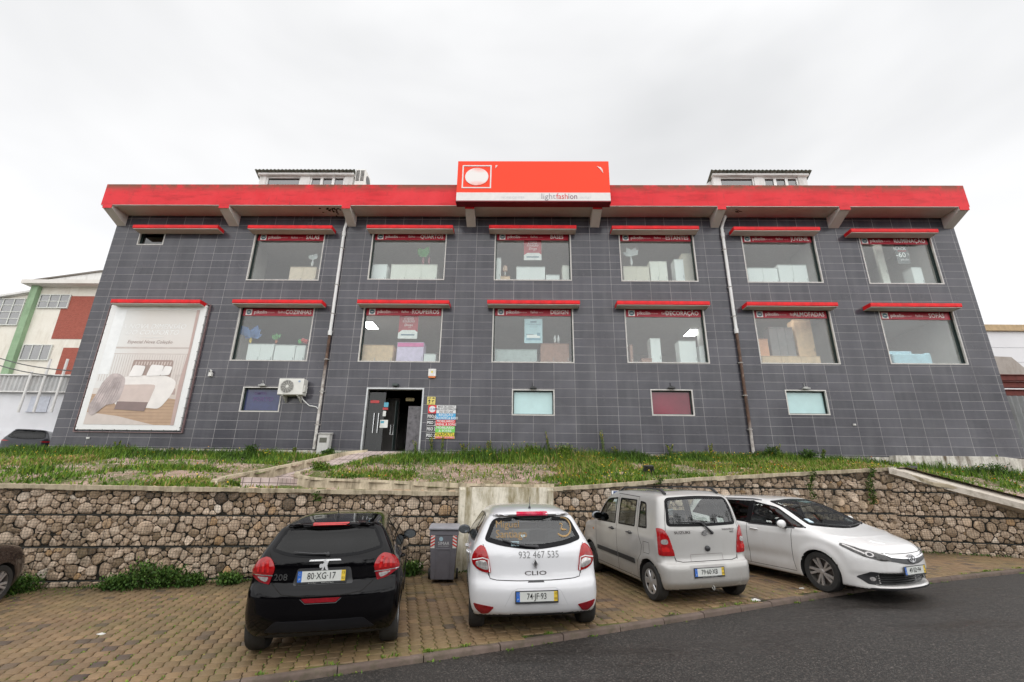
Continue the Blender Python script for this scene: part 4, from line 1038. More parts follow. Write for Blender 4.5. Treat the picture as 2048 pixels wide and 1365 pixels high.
        for sx in s.seats:
            for sy in (-.36, .36):
                if sx == s.seats[-1] and len(s.seats) > 1 and sy > 0: 
                    b = MB(); b.prism([(sx, .38), (sx+.5, .38), (sx+.5, .56), (sx+.12, .6), (sx-.02, 1.0), (sx-.13, .98), (sx-.06, .6)], -.6, .6, 'y'); b.build('seat', SEATM, s.root, bevel=.03, smooth=40)
                    for yy in (-.38, .38): b = MB(); b.prism([(sx-.12, 1.0), (sx-.02, 1.0), (sx-.05, 1.13), (sx-.13, 1.13)], yy-.11, yy+.11, 'y'); b.build('headrest', SEATM, s.root, bevel=.03)
                elif not (sx == s.seats[-1] and len(s.seats) > 1):
                    b = MB(); b.prism([(sx, .38), (sx+.5, .38), (sx+.5, .56), (sx+.12, .6), (sx-.06, 1.08), (sx-.2, 1.06), (sx-.06, .6)], sy-.24, sy+.24, 'y'); b.build('seat', SEATM, s.root, bevel=.04, smooth=40)
                    b = MB(); b.prism([(sx-.2, 1.1), (sx-.08, 1.1), (sx-.1, 1.28), (sx-.19, 1.28)], sy-.12, sy+.12, 'y'); b.build('headrest', SEATM, s.root, bevel=.03)
        b = MB(); dx = s.dash; b.prism([(dx-.2, .55), (dx+.35, .5), (dx+.4, s.dz), (dx, s.dz+.02), (dx-.2, s.dz-.1)], -hw, hw, 'y'); b.build('dashboard', TRIMD, s.root, bevel=.03)
        b = MB(); b.lathe([(.17, -.012), (.185, 0), (.17, .012), (.155, 0), (.17, -.012)], 24, 'x', M=Matrix.Translation((dx-.3, .36, s.dz-.04)) @ Matrix.Rotation(.35, 4, 'Y')); b.box((dx-.3, .2, s.dz-.07), (dx-.24, .52, s.dz-.02)); b.build('steering_wheel', TRIMD, s.root)
TYRE = plain('tyre rubber', (.022, .021, .02), .75, var=.3, scale=12); STEELB = plain('black steel wheel', (.035, .032, .03), .55); SILV = plain('silver wheel paint', (.50, .50, .50), .32, metal=.6, var=.06)
ALLOY = plain('dark machined alloy', (.17, .155, .14), .35, metal=.6); BRAKE = plain('brake metal', (.12, .10, .09), .5, metal=.7)
UNDER = plain('underbody black', (.015, .015, .015), .85); SEAL = plain('black glass border', (.006, .006, .007), .25, var=.05, spec=.12); SEAM = plain('panel gap', (.018, .017, .016), .8, spec=.1)
TRIMD = plain('dark cabin plastic', (.03, .03, .032), .7); SEATM = plain('grey seat cloth', (.07, .07, .075), .85); BLK = plain('black plastic trim', (.028, .028, .03), .45, var=.15)
CHR = plain('chrome', (.75, .75, .76), .12, metal=1.0, var=.02); PLW_ = plain('plate white', (.60, .61, .58), .4, var=.03); PLB = plain('plate blue', (.02, .13, .50), .4); PLY = plain('plate yellow', (.72, .50, .05), .4); PLK = plain('plate characters', (.012, .012, .013), .5)
def lens(name, c, rough=.06, var=.25): return plain(name, c, rough, var=var, scale=22, coat=.35, spec=.35)
RLENS = lens('red tail lens', (.30, .006, .008)); RDARK = lens('dark red lens', (.22, .006, .012)); CLENS = plain('clear lamp lens', (.42, .40, .39), .08, var=.35, scale=30, coat=1.0, metal=.4)
RLBR = lens('bright red lens', (.46, .012, .012), var=.12)
def wheel(car, x, side, r, w_, kind, yc):
    """side +1 left, -1 right; yc = distance of the wheel's outer face from the centre"""
    t = MB(); k = r/.31; rr = r*.655 if kind != 'alloy' else r*.70
    prof = [(rr, -w_/2), (rr+.015, -w_/2-.004), (r*.93, -w_/2-.006), (r*.985, -w_/2+.02), (r, -w_/2+.04), (r, w_/2-.04), (r*.985, w_/2-.02), (r*.93, w_/2+.006), (rr+.015, w_/2+.004), (rr, w_/2), (rr-.01, w_/2-.03), (rr-.01, -w_/2+.03), (rr, -w_/2)]
    vs = []; t.lathe(prof, 48, 'y', cap=False)
    for g in (-.5, 0, .5): t.lathe([(r+.0008, g*w_*.45-.003), (r+.0008, g*w_*.45+.003)], 48, 'y', cap=False)
    e = empty('wheel', (x, side*(yc-w_/2), r), 0, car.root); e.rotation_euler = (0, rnd.uniform(0, 1), 0 if side < 0 else 0)
    t.build('tyre', TYRE, e, smooth=50)
    s_ = side; b = MB(); yo = s_*(w_/2)
    b.lathe([(0, -s_*.02), (rr*.5, -s_*.02), (rr*.98, -s_*.05), (rr, yo*.9), (rr-.012, yo*.95), (rr-.02, yo*.6), (rr*.9, -s_*.01)], 40, 'y')
    def spoke(a, w0, w1, r0, r1, y0, y1, tw=0, th=.02):
        q = MB(); ca, sa = math.cos(a), math.sin(a); ca2, sa2 = math.cos(a+tw), math.sin(a+tw)
        p0, p1 = Vector((ca*r0, 0, sa*r0)), Vector((ca2*r1, 0, sa2*r1)); d = (p1-p0).normalized(); n = Vector((-d.z, 0, d.x))
        vs = [];
        for p, ww, y in ((p0, w0, y0), (p1, w1, y1)): vs += [p-n*ww+Vector((0, y-s_*th, 0)), p+n*ww+Vector((0, y-s_*th, 0)), p+n*ww*.8+Vector((0, y, 0)), p-n*ww*.8+Vector((0, y, 0))]
        return vs, [(0, 1, 5, 4), (1, 2, 6, 5), (2, 3, 7, 6), (3, 0, 4, 7), (0, 3, 2, 1), (4, 5, 6, 7)]
    if kind == 'cap':      # six spoke plastic cover
        b.build('rim', STEELB, e, smooth=40); b = MB()
        for i in range(6): b.add(*spoke(i*PI/3, .035, .052, .03, rr*.97, yo*.98, yo*.92, 0, .012))
        b.lathe([(0, yo*1.05), (.045, yo*1.03), (.06, yo*.95), (.065, yo*.8)], 24, 'y'); b.lathe([(rr*.86, yo*.9), (rr*.88, yo*.95), (rr*1.0, yo*.95), (rr*1.0, yo*.85)], 40, 'y', cap=False)
        b.build('hub_cap', SILV, e, smooth=35)
    elif kind == 'steel':
        b.lathe([(0, yo*.55), (.05, yo*.6), (.07, yo*.5), (rr*.6, yo*.35), (rr*.75, yo*.5), (rr*.9, yo*.3)], 30, 'y'); b.build('rim', STEELB, e, smooth=40); b = MB()
        for i in range(8): a = i*PI/4; b.ball((math.cos(a)*rr*.66, yo*.47, math.sin(a)*rr*.66), .02, 8, 5)
        b.build('wheel_nut', TYRE, e)
    elif kind == 'alloy':
        b.build('rim', ALLOY, e, smooth=40); b = MB()
        for i in range(5):
            for q, tw in ((-.13, .16), (.13, .30)): b.add(*spoke(i*2*PI/5+q, .018, .024, .04, rr*.97, yo*.80, yo*.93, tw, .03))
        b.lathe([(0, yo*.92), (.03, yo*.9), (.045, yo*.85), (.05, yo*.5)], 24, 'y'); b.build('spokes', plain('machined spoke', (.42, .39, .37), .35, metal=.5) if 'machined spoke' not in bpy.data.materials else bpy.data.materials['machined spoke'], e)
        q = MB(); q.lathe([(0, yo*.1), (rr*.7, yo*.1), (rr*.7, yo*.18), (0, yo*.18)], 30, 'y'); q.build('brake_disc', BRAKE, e)
    else:
        b.lathe([(0, yo*.5), (.08, yo*.5), (rr*.9, yo*.4)], 30, 'y'); b.build('rim', SILV, e, smooth=40)
    return e
def plate(car, axis, yz, txt, date, year, w_=.52, h=.112, frame_txt=None, nod=None, parent=None, push=.006):
    """flat number plate standing on the body"""
    y0, z0 = yz; P, ok = car.B.cast([(y0, z0+h/2), (y0, z0-h/2)], axis); x = P[:, 0]; sg = 1 if axis == 'x+' else -1
    tilt = math.atan2((x[0]-x[1])*1.0, h) if nod is None else nod
    xs = max(x*sg)*sg; b = MB(); M = Matrix.Translation((xs+sg*push, y0, z0)) @ Matrix.Rotation(tilt*.999, 4, 'Y')
    def W(a, c, d=0): return M @ Vector((sg*d, a*(1 if sg > 0 else -1), c))
    def rect(a0, a1, c0, c1, d, mi): b.add([W(a0, c0, d), W(a1, c0, d), W(a1, c1, d), W(a0, c1, d)], [(0, 1, 2, 3)], mi)
    b.box((-.004, -w_/2-.012, -h/2-.022), (.004, w_/2+.012, h/2+.010), 4, M)
    q = .0045; rect(-w_/2, w_/2, -h/2, h/2, q+.001, 0); rect(-w_/2, -w_/2+.045, -h/2, h/2, q+.002, 1); rect(w_/2-.045, w_/2, -h/2, h/2, q+.002, 2)
    ex = (M.to_3x3() @ Vector((0, 1 if sg > 0 else -1, 0))); ez = (M.to_3x3() @ Vector((0, 0, 1)))
    add_text(b, txt, W(-.002, .0, q+.0035), ex, ez, .098, .006, 'CENTER', 3, xs=.80)
    add_text(b, 'P', W(-w_/2+.022, -.03, q+.0035), ex, ez, .035, 0, 'CENTER', 0); add_text(b, date, W(w_/2-.022, .028, q+.0035), ex, ez, .036, 0.001, 'CENTER', 3); add_text(b, year, W(w_/2-.022, -.028, q+.0035), ex, ez, .036, 0.001, 'CENTER', 3)
    for i in range(12): a = i*PI/6; c = W(-w_/2+.022+.014*math.cos(a), .026+.014*math.sin(a), q+.003); b.add([c+ex*.002, c+ez*.002, c-ex*.002, c-ez*.002], [(0, 1, 2, 3)], 2)
    if frame_txt: add_text(b, frame_txt, W(0, -h/2-.012, q+.002), ex, ez, .016, 0, 'CENTER', 0, space=1.3)
    return b.build('number_plate', [PLW_, PLB, PLY, PLK, BLK], car.root)
def mirror(car, x, y, z, paint, side, back=None):
    b = MB(); s_ = side; b.ball((x, s_*(y+.12), z), (.055, .105, .075), 14, 9); q = b.build('mirror', paint, car.root, smooth=60)
    b = MB(); b.tube([(x-.0, s_*(y-.03), z-.07), (x, s_*(y+.06), z-.05)], [.035, .025], 8); b.build('mirror_arm', BLK, car.root)
    b = MB(); b.prism([(s_*(y+.12)+.088*math.cos(a*PI/10), z+.06*math.sin(a*PI/10)) for a in range(20)], x-.062, x-.045, 'x'); b.build('mirror_glass', back or plain('mirror glass', (.3, .33, .35), .03, metal=1.0) if 'mirror glass' not in bpy.data.materials else bpy.data.materials['mirror glass'], car.root)
def antenna(car, x, h, base=.02):
    P, ok = car.B.cast([(x, 0)], 'z+'); z = P[0][2]; b = MB(); b.tube([(x, 0, z-.01), (x-.01, 0, z+.03), (x-.012, 0, z+.04), (x-.012-h*.35, 0, z+h)], [.022, .012, .005, .0035], 8); b.build('antenna', BLK, car.root)
def wiper(car, pts, axis='x-', r=.009, off=.03, name='rear_wiper'):
    P, ok = car.B.cast(np.array(pts, float), axis); n = car.B.normal(P); b = MB(); b.tube((P+n*off).tolist(), [r*1.6]+[r]*(len(pts)-2)+[r*.6], 6)
    b.ball(tuple(P[0]+n[0]*.02), .026, 8, 6); return b.build(name, BLK, car.root)
def handle(car, x, z, side, m, w_=.085):
    ax = 'y+' if side > 0 else 'y-'; P, ok = car.B.cast([(x-w_, z), (x, z+.004), (x+w_, z)], ax); n = car.B.normal(P)
    b = MB(); q = [P[0]+n[0]*.0, P[0]*.8+P[1]*.2+n[0]*.03, P[1]+n[1]*.036, P[2]*.8+P[1]*.2+n[2]*.03, P[2]]; b.tube(q, .013, 8); b.build('door_handle', m, car.root, smooth=60)
    car.patch(rounded([(x-.05, z-.028), (x+.05, z-.028), (x+.05, z+.028), (x-.05, z+.028)], .02), ax, 'handle_recess', BLK if m is BLK else car.paint, off=.0008, skirt=.001)
def paint_mat(name, c, dirt=(.16, .12, .08), dirt_amt=.35, metal=0.0, rough=.3, flake=0, drops=0.0, coat_ior=1.45, spec=.3):
    t = NT(name); co = t.coord(); sp = t.n('SeparateXYZ'); t.set(sp.inputs[0], co)
    low = t.mrange(sp.outputs[2], .15, .75, 1, 0); n = t.noise(co, 3.5, 6, .7); n2 = t.noise(t.coord(scale=(1, 1, .25)), 7, 5, .65)
    k = t.math('MULTIPLY', t.math('MULTIPLY', low, t.mrange(n, .3, .7, .3, 1)), dirt_amt); k = t.math('ADD', k, t.mrange(n2, .5, .8, 0, dirt_amt*.28))
    t.set(t.p.inputs['Base Color'], t.mix(k, (*c, 1), (*dirt, 1))); t.p.inputs['Metallic'].default_value = metal
    t.set(t.p.inputs['Roughness'], t.math('ADD', t.math('MULTIPLY', k, .6), rough)); t.p.inputs['Coat Weight'].default_value = 1.0; t.p.inputs['Coat IOR'].default_value = coat_ior; t.p.inputs['Specular IOR Level'].default_value = spec
    t.set(t.p.inputs['Coat Roughness'], t.math('ADD', t.math('MULTIPLY', k, .8), .03))
    if drops:
        v = t.n('TexVoronoi'); v.inputs['Scale'].default_value = 95; t.set(v.inputs['Vector'], co); q = t.mrange(v.outputs['Distance'], .0, .35, 1, 0)
        q = t.math('MULTIPLY', q, t.mrange(t.noise(co, 6, 3), .45, .55)); bm = t.n('Bump'); t.set(bm.inputs['Height'], q); bm.inputs['Strength'].default_value = drops; bm.inputs['Distance'].default_value = .004
        t.set(t.p.inputs['Coat Normal'], bm.outputs[0])
    return t.m
GCLR = glass('clear car glass', (.72, .78, .76), .035, .01)
GTIN = glass('tinted car glass', (.34, .37, .37), .015, .01)
GPRV = glass('privacy car glass', (.04, .04, .045), .0, .01, ior=1.36)
def both(poly): return [(-a, b_) for a, b_ in poly]
# ---- black hatchback ------------------------------------------------
B1_ = Body(W=.87, crown=.05, lo=(-.95, -1.0, .05), hi=(3.5, 1.0, 1.6),
  top=[(-.9, 1.36), (-.45, 1.405), (0, 1.44), (.6, 1.46), (1.1, 1.452), (1.5, 1.40), (1.75, 1.30), (2.3, 1.03), (2.5, .98), (3.0, .89), (3.2, .80), (3.4, .64)],
  rear=[(.15, -.40), (.25, -.50), (.33, -.57), (.50, -.62), (.64, -.622), (.72, -.60), (.80, -.555), (.96, -.545), (1.03, -.53), (1.10, -.49), (1.355, -.29), (1.39, -.38), (1.43, -.36)],
  front=[(.15, 3.2), (.4, 3.33), (.6, 3.33), (.8, 3.2)], side=[(.12, .76), (.25, .82), (.5, .86), (.7, .872), (.82, .858), (.95, .828), (1.06, .785), (1.36, .61), (1.46, .55)],
  plan=[(-.8, .90), (-.5, .955), (-.1, .99), (.5, 1), (2.4, .99), (3.0, .95), (3.4, .86)], bot=[(-.7, .29), (-.3, .20), (2.9, .19), (3.4, .24)],
  rc=.22, rp=3.6, spoil=1.36, fc=.3, fp=3, wx=(0, 2.538), wr=.31, ar=.355, flare=.018, crease=[(.016, .92, .05, -.6, 2.6), (-.018, .45, .10, .35, 2.2)], kts=.12, kr=.07, kf=.12, mods=[])
BLACKP = paint_mat('black car paint', (.002, .0018, .0025), dirt=(.03, .025, .02), dirt_amt=.08, rough=.25, drops=.10, coat_ior=1.30, spec=.0)
c = Car('parked_car', 'shiny black hatchback parked nose to the wall, leftmost of the cars seen whole', B1_, BLACKP, (-2.46, 6.86), math.radians(101.5), 'cars parked in the paved bays')
c.root.scale = (1.05, 1.05, 1.05); c.cab = (-.35, 2.2); c.seats = [1.05, .25]; c.dash = 1.75; c.dz = .93
rw = rounded([(-.645, 1.13), (-.40, 1.065), (0, 1.045), (.40, 1.065), (.645, 1.13), (.525, 1.355), (0, 1.372), (-.525, 1.355)], [.05, .2, .2, .2, .05, .07, .2, .07])
rwo = c.window(rw, 'x-', 'rear_window', GPRV, band=.03)
c.window(rounded([(-.62, 1.08), (0, 1.03), (.62, 1.08), (.50, 1.36), (0, 1.39), (-.50, 1.36)], .07), 'x+', 'windscreen', GCLR, band=.03)
for sd, ax in ((1, 'y+'), (-1, 'y-')):
    c.window(rounded([(.12, 1.0), (.75, .985), (.72, 1.345), (.28, 1.34)], .03), ax, 'side_window', GPRV, band=.02)
    c.window(rounded([(.80, .985), (1.85, .96), (1.40, 1.32), (.80, 1.35)], .03), ax, 'side_window', GTIN, band=.02)
    c.line([(.77, .30), (.77, 1.38)], ax); c.line([(1.98, .35), (1.93, .95)], ax); c.line([(.05, .60), (.0, .75), (.05, .98), (.2, 1.36)], ax); handle(c, .22, .93, sd, c.paint); handle(c, 1.0, .90, sd, c.paint); mirror(c, 1.72, .80, 1.02, c.paint, sd)
    s_ = 1 if ax == 'y+' else -1
    o = c.patch(rounded([(s_*a, z) for a, z in ([(.545, 0.949), (.59, 1.041), (.66, 1.073), (.77, 1.025), (.815, 0.961), (.835, 0.893), (.80, 0.883), (.56, 0.883)])], [.03, .05, .05, .05, .03, .02, .02, .02]), 'x-', 'tail_light', RLENS, off=.010, bulge=.012, d=.02)
    for k in range(3): c.line([(s_*(.61+.06*k), .91), (s_*(.62+.055*k), .97), (s_*(.635+.045*k), 1.03-.02*k)], 'x-', 'light_bar', RLBR, .026, .024, parent=o)
    c.patch(rounded([(s_*a, z) for a, z in [(.565, 0.878), (.80, 0.878), (.842, 0.889), (.71, 0.809), (.59, 0.781)]], .015), 'x-', 'reverse_light', RDARK, off=.010, bulge=.006, d=.02)
    c.patch(rounded([(s_*a, z) for a, z in [(.60, 0.861), (.74, 0.865), (.68, 0.825), (.62, 0.809)]], .02), 'x-', 'reverse_lens', CLENS, off=.018, bulge=.003, d=.02)
    c.line([(s_*.555, .878), (s_*.82, .884)], 'x-', 'chrome_strip', CHR, .010, .016)
c.patch(rounded([(-.22, 1.375), (.22, 1.375), (.21, 1.412), (-.21, 1.412)], .01), 'x-', 'brake_light', RLBR, off=.004, d=.03)
c.patch(rounded([(-.62, .77), (-.56, .85), (-.38, .97), (.38, .97), (.56, .85), (.62, .77), (.35, .69), (-.35, .69)], .06), 'x-', 'tailgate_recess', BLACKP, off=-.002, skirt=.0)
c.line([(-.57, .80), (-.43, .69), (-.2, .665), (.2, .665), (.43, .69), (.57, .80)], 'x-', w_=.009); c.line([(-.555, .95), (-.64, 1.10)], 'x-'); c.line([(.555, .95), (.64, 1.10)], 'x-')
c.patch(rounded([(-.33, .77), (.33, .77), (.29, .945), (-.29, .945)], .03), 'x-', 'plate_recess', BLK, off=.003)
plate(c, 'x-', (.02, .862), '80·XG·17', '15', '03', frame_txt='M. Lisboa        www.mlisboa.pt', push=.012)
c.patch(rounded([(-.18, 1.014), (.18, 1.014), (.165, 1.030), (-.165, 1.030)], .006), 'x-', 'chrome_grip', plain('satin chrome', (.5, .5, .5), .3, metal=.7), off=.012)
b = MB(); P, ok = c.B.cast([(0, .975)], 'x-'); xp = P[0][0]
lion = [(-.045, -.03), (-.02, -.02), (-.03, -.055), (-.01, -.05), (.0, -.012), (.02, -.05), (.045, -.055), (.028, -.01), (.035, .02), (.05, .045), (.02, .04), (.01, .06), (-.02, .05), (-.005, .03), (-.02, .012), (-.05, .01), (-.055, -.008)]
b.prism([(-a, .975+z) for a, z in lion], xp-.03, xp+.02, 'x'); b.build('emblem', plain('emblem silver', (.55, .55, .56), .35), c.root)
c.text('208', (.47, .855), .095, 'x-', plain('worn chrome', (.12, .12, .12), .3, metal=.8), 'model_lettering', xs=1.1)
c.patch(rounded([(-.165, .60), (.165, .60), (.21, .645), (-.21, .645)], .01), 'x-', 'fog_light', RDARK, off=.006); c.line([(-.22, .64), (-.165, .592), (.165, .592), (.22, .64)], 'x-', 'trim_strip', CHR, .005, .008)
c.patch(rounded([(-.60, .30), (.60, .30), (.47, .42), (-.47, .42)], .03), 'x-', 'diffuser', plain('satin black bumper insert', (.014, .014, .016), .5, spec=.15), off=.006)
wiper(c, [(-.02, 1.075), (.14, 1.08), (.30, 1.095), (.36, 1.10)]); b = MB(); 
antenna(c, .15, .24)
for x in (0, 2.538):
    for sd in (1, -1): wheel(c, x, sd, .315, .20, 'plain', .845)
c.finish()

# ---- white hatchback ------------------------------------------------
B2_ = Body(W=.855, crown=.05, lo=(-.95, -1.0, .05), hi=(3.6, 1.0, 1.65),
  top=[(-.9, 1.38), (-.4, 1.435), (0, 1.475), (.6, 1.49), (1.2, 1.475), (1.55, 1.42), (1.8, 1.30), (2.35, 1.05), (2.55, 1.0), (3.0, .90), (3.25, .80), (3.45, .6)],
  rear=[(.15, -.42), (.22, -.50), (.30, -.575), (.42, -.61), (.52, -.618), (.60, -.60), (.66, -.565), (.72, -.55), (.95, -.52), (1.03, -.48), (1.375, -.25), (1.41, -.33), (1.46, -.30)],
  front=[(.15, 3.25), (.4, 3.40), (.6, 3.40), (.8, 3.28)], side=[(.12, .74), (.22, .80), (.45, .845), (.65, .856), (.85, .85), (.98, .815), (1.06, .775), (1.38, .595), (1.48, .54)],
  plan=[(-.8, .90), (-.5, .955), (-.1, .99), (.5, 1), (2.4, .99), (3.0, .95), (3.4, .86)], bot=[(-.7, .24), (-.3, .20), (2.9, .19), (3.4, .24)],
  rc=.21, rp=3.4, spoil=1.38, fc=.3, fp=3, wx=(0, 2.575), wr=.305, ar=.35, flare=.016, crease=[(.008, .86, .05, -.5, 2.6), (-.015, .42, .09, .35, 2.2)], kts=.13, kr=.08, kf=.12, mods=[])
WHITEP = paint_mat('white car paint', (.64, .64, .655), dirt=(.32, .27, .21), dirt_amt=.16, rough=.3)
c = Car('parked_car', 'white hatchback with a phone number lettered on its rear, beside the grey bin', B2_, WHITEP, (.175, 7.66), math.radians(96.5), 'cars parked in the paved bays')
c.root.scale = (1.06, 1.06, 1.06); c.cab = (-.3, 2.2); c.seats = [1.05, .3]; c.dash = 1.8; c.dz = .95
rw = rounded([(-.655, 1.10), (-.45, 1.045), (0, .985), (.45, 1.045), (.655, 1.10), (.53, 1.37), (0, 1.395), (-.53, 1.37)], [.05, .25, .25, .25, .05, .09, .25, .09])
rwo = c.window(rw, 'x-', 'rear_window', GCLR, band=.055)
c.window(rounded([(-.62, 1.09), (0, 1.04), (.62, 1.09), (.50, 1.40), (0, 1.43), (-.50, 1.40)], .07), 'x+', 'windscreen', GCLR, band=.03)
for sd, ax in ((1, 'y+'), (-1, 'y-')):
    c.window(rounded([(.02, 1.05), (.62, 1.0), (.62, 1.375), (.30, 1.36)], .03), ax, 'side_window', GTIN, band=.02)
    c.window(rounded([(.68, 1.0), (1.88, .96), (1.45, 1.34), (.68, 1.375)], .03), ax, 'side_window', GTIN, band=.02)
    c.line([(.65, .30), (.65, 1.40)], ax); c.line([(1.98, .35), (1.93, .95)], ax); handle(c, .12, .9, sd, c.paint); handle(c, .85, .88, sd, c.paint); mirror(c, 1.72, .79, 1.02, plain('dark mirror shell', (.06, .065, .07), .3), sd)
    s_ = sd
    o = c.patch(rounded([(s_*a, z) for a, z in [(.565, .73), (.60, .93), (.645, 1.035), (.70, 1.05), (.785, .96), (.815, .86), (.77, .79), (.69, .745)]], [.02, .05, .05, .04, .05, .04, .04, .04]), 'x-', 'tail_light', RLENS, off=.012, bulge=.014, d=.02)
    c.patch(rounded([(s_*a, z) for a, z in [(.59, .765), (.61, .865), (.665, .885), (.755, .86), (.745, .81), (.67, .775)]], .03), 'x-', 'reverse_lens', CLENS, off=.029, bulge=.004, d=.02, parent=o)
    c.line([(s_*.577, .74), (s_*.597, .888), (s_*.665, .905), (s_*.785, .878)], 'x-', 'light_edge', plain('white lens edge', (.7, .68, .68), .2) if 'white lens edge' not in bpy.data.materials else bpy.data.materials['white lens edge'], .012, .028, parent=o)
    c.patch(rounded([(s_*a, z) for a, z in [(.53, .355), (.79, .385), (.76, .32), (.68, .26), (.60, .275)]], .02), 'x-', 'reflector', RDARK, off=.006, d=.02)
    c.line([(s_*.60, .70), (s_*.62, .95), (s_*.67, 1.06)], 'x-', w_=.007)
c.patch(rounded([(-.22, 1.405), (.22, 1.405), (.21, 1.445), (-.21, 1.445)], .01), 'x-', 'brake_light', lens('rose brake lens', (.42, .012, .05)), off=.005)
c.line([(-.60, .74), (-.58, .67), (-.50, .655), (-.2, .645), (.2, .645), (.50, .655), (.58, .67), (.60, .74)], 'x-', w_=.009)
c.patch(rounded([(-.11, .625), (.11, .625), (.09, .645), (-.09, .645)], .006), 'x-', 'boot_catch', BLK, off=.003)
for q in ([(-.40, .36), (-.31, .53), (-.24, .565), (.24, .565), (.31, .53), (.40, .36)],): c.line(q, 'x-', 'bumper_crease', plain('bumper crease', (.50, .50, .51), .4), .007, .001)
plate(c, 'x-', (.0, .475), '74·JF·93', '10', '05', nod=-.02, push=.01)
b = MB(); P, ok = c.B.cast([(0, .84)], 'x-'); xp = P[0][0]
b.prism([(0, .905), (.032, .84), (0, .775), (-.032, .84)], xp-.028, xp+.02, 'x'); b.build('emblem', CHR, c.root, bevel=.004)
b = MB(); b.prism([(0, .875), (.014, .84), (0, .805), (-.014, .84)], xp-.031, xp-.027, 'x'); b.build('emblem_inset', BLK, c.root)
DK = plain('dark lettering', (.06, .05, .05), .4); c.text('CLIO', (0, .725), .068, 'x-', DK, 'model_lettering', xs=1.9, bold=.012)
c.text('932 467 535', (-.05, .935), .115, 'x-', plain('grey phone lettering', (.16, .16, .16), .5), 'phone_lettering', bold=-.002, xs=.92)
GOLD = plain('ochre lettering', (.27, .165, .055), .5)
c.text('Miguel', (.50, 1.285), .125, 'x-', GOLD, 'window_lettering', align='LEFT', off=.006, bold=0); c.text('Santiago', (.50, 1.17), .125, 'x-', GOLD, 'window_lettering', align='LEFT', off=.006, bold=0)
c.line([(-.37+.11*math.cos(a), 1.235+.11*math.sin(a)) for a in np.linspace(PI*.62, PI*1.75, 16)] and [(-.42+.115*math.cos(PI-a), 1.25+.115*math.sin(a)) for a in np.linspace(-PI*.75, PI*.55, 16)][::-1], 'x-', 'window_emblem', GOLD, .02, .006)
c.text('2', (-.405, 1.25), .11, 'x-', GOLD, 'window_emblem', off=.006); c.line([(-.40, 1.21), (-.47, 1.21)], 'x-', 'window_emblem', GOLD, .016, .007)
LB = plain('light blue decal', (.45, .62, .68), .5); c.text('SICO', (.25, 1.055), .05, 'x-', LB, 'window_decal', off=.006, bold=.01); c.line([(.30, 1.085), (.2, 1.085)], 'x-', 'window_decal', LB, .006, .006)
c.text('ejo', (.14, 1.155), .045, 'x-', LB, 'window_decal', off=.006)
wiper(c, [(-.03, 1.02), (.1, 1.03), (.28, 1.06), (.42, 1.10)], r=.012)
antenna(c, -.05, .16)
for x in (0, 2.575):
    for sd in (1, -1): wheel(c, x, sd, .305, .19, 'plain', .83)
c.finish()
WHITEHATCH = c

# ---- silver tall hatchback -------------------------------------------
B3_ = Body(W=.81, crown=.045, lo=(-.85, -.95, .05), hi=(3.25, .95, 1.8),
  top=[(-.8, 1.625), (-.4, 1.65), (.1, 1.67), (.8, 1.67), (1.35, 1.645), (1.62, 1.56), (1.85, 1.38), (2.15, 1.12), (2.3, 1.055), (2.7, .99), (2.95, .90), (3.15, .7)],
  rear=[(.15, -.36), (.24, -.44), (.34, -.50), (.50, -.505), (.585, -.485), (.62, -.44), (.68, -.425), (1.08, -.41), (1.15, -.395), (1.57, -.26), (1.65, -.16), (1.72, -.05)],
  front=[(.15, 2.9), (.4, 3.03), (.6, 3.03), (.85, 2.95)], side=[(.12, .73), (.22, .775), (.42, .80), (.6, .815), (.85, .815), (1.0, .80), (1.08, .785), (1.5, .695), (1.64, .64)],
  plan=[(-.8, .93), (-.4, .975), (-.1, .99), (.5, 1), (2.2, .985), (2.7, .95), (3.1, .84)], bot=[(-.7, .25), (-.3, .20), (2.7, .20), (3.1, .25)],
  rc=.10, rp=4.5, spoil=0, fc=.25, fp=3, wx=(0, 2.36), wr=.285, ar=.335, flare=.014, crease=[(.006, .93, .04, -.3, 2.3), (-.010, .50, .07, .3, 2.0)], kts=.11, kr=.09, kf=.12, mods=[])
SILVP = paint_mat('silver car paint', (.43, .42, .405), dirt=(.26, .22, .17), dirt_amt=.45, metal=.35, rough=.38)
c = Car('parked_car', 'boxy silver tall hatchback with roof rails parked between the white hatchback and the white estate', B3_, SILVP, (3.03, 9.06), math.radians(105.2), 'cars parked in the paved bays')
c.root.scale = (1.045, 1.045, 1.045); c.cab = (-.2, 2.0); c.seats = [.95, .15]; c.dash = 1.6; c.dz = 1.0
rw = rounded([(-.645, 1.14), (0, 1.125), (.645, 1.14), (.58, 1.57), (0, 1.595), (-.58, 1.57)], [.07, .2, .07, .09, .2, .09])
c.window(rw, 'x-', 'rear_window', GCLR, band=.045)
wsh = rounded([(-.60, 1.16), (0, 1.12), (.60, 1.16), (.50, 1.54), (0, 1.57), (-.50, 1.54)], [.06, .2, .06, .06, .2, .06]); c.window(wsh, 'x+', 'windscreen', GCLR, band=.03)
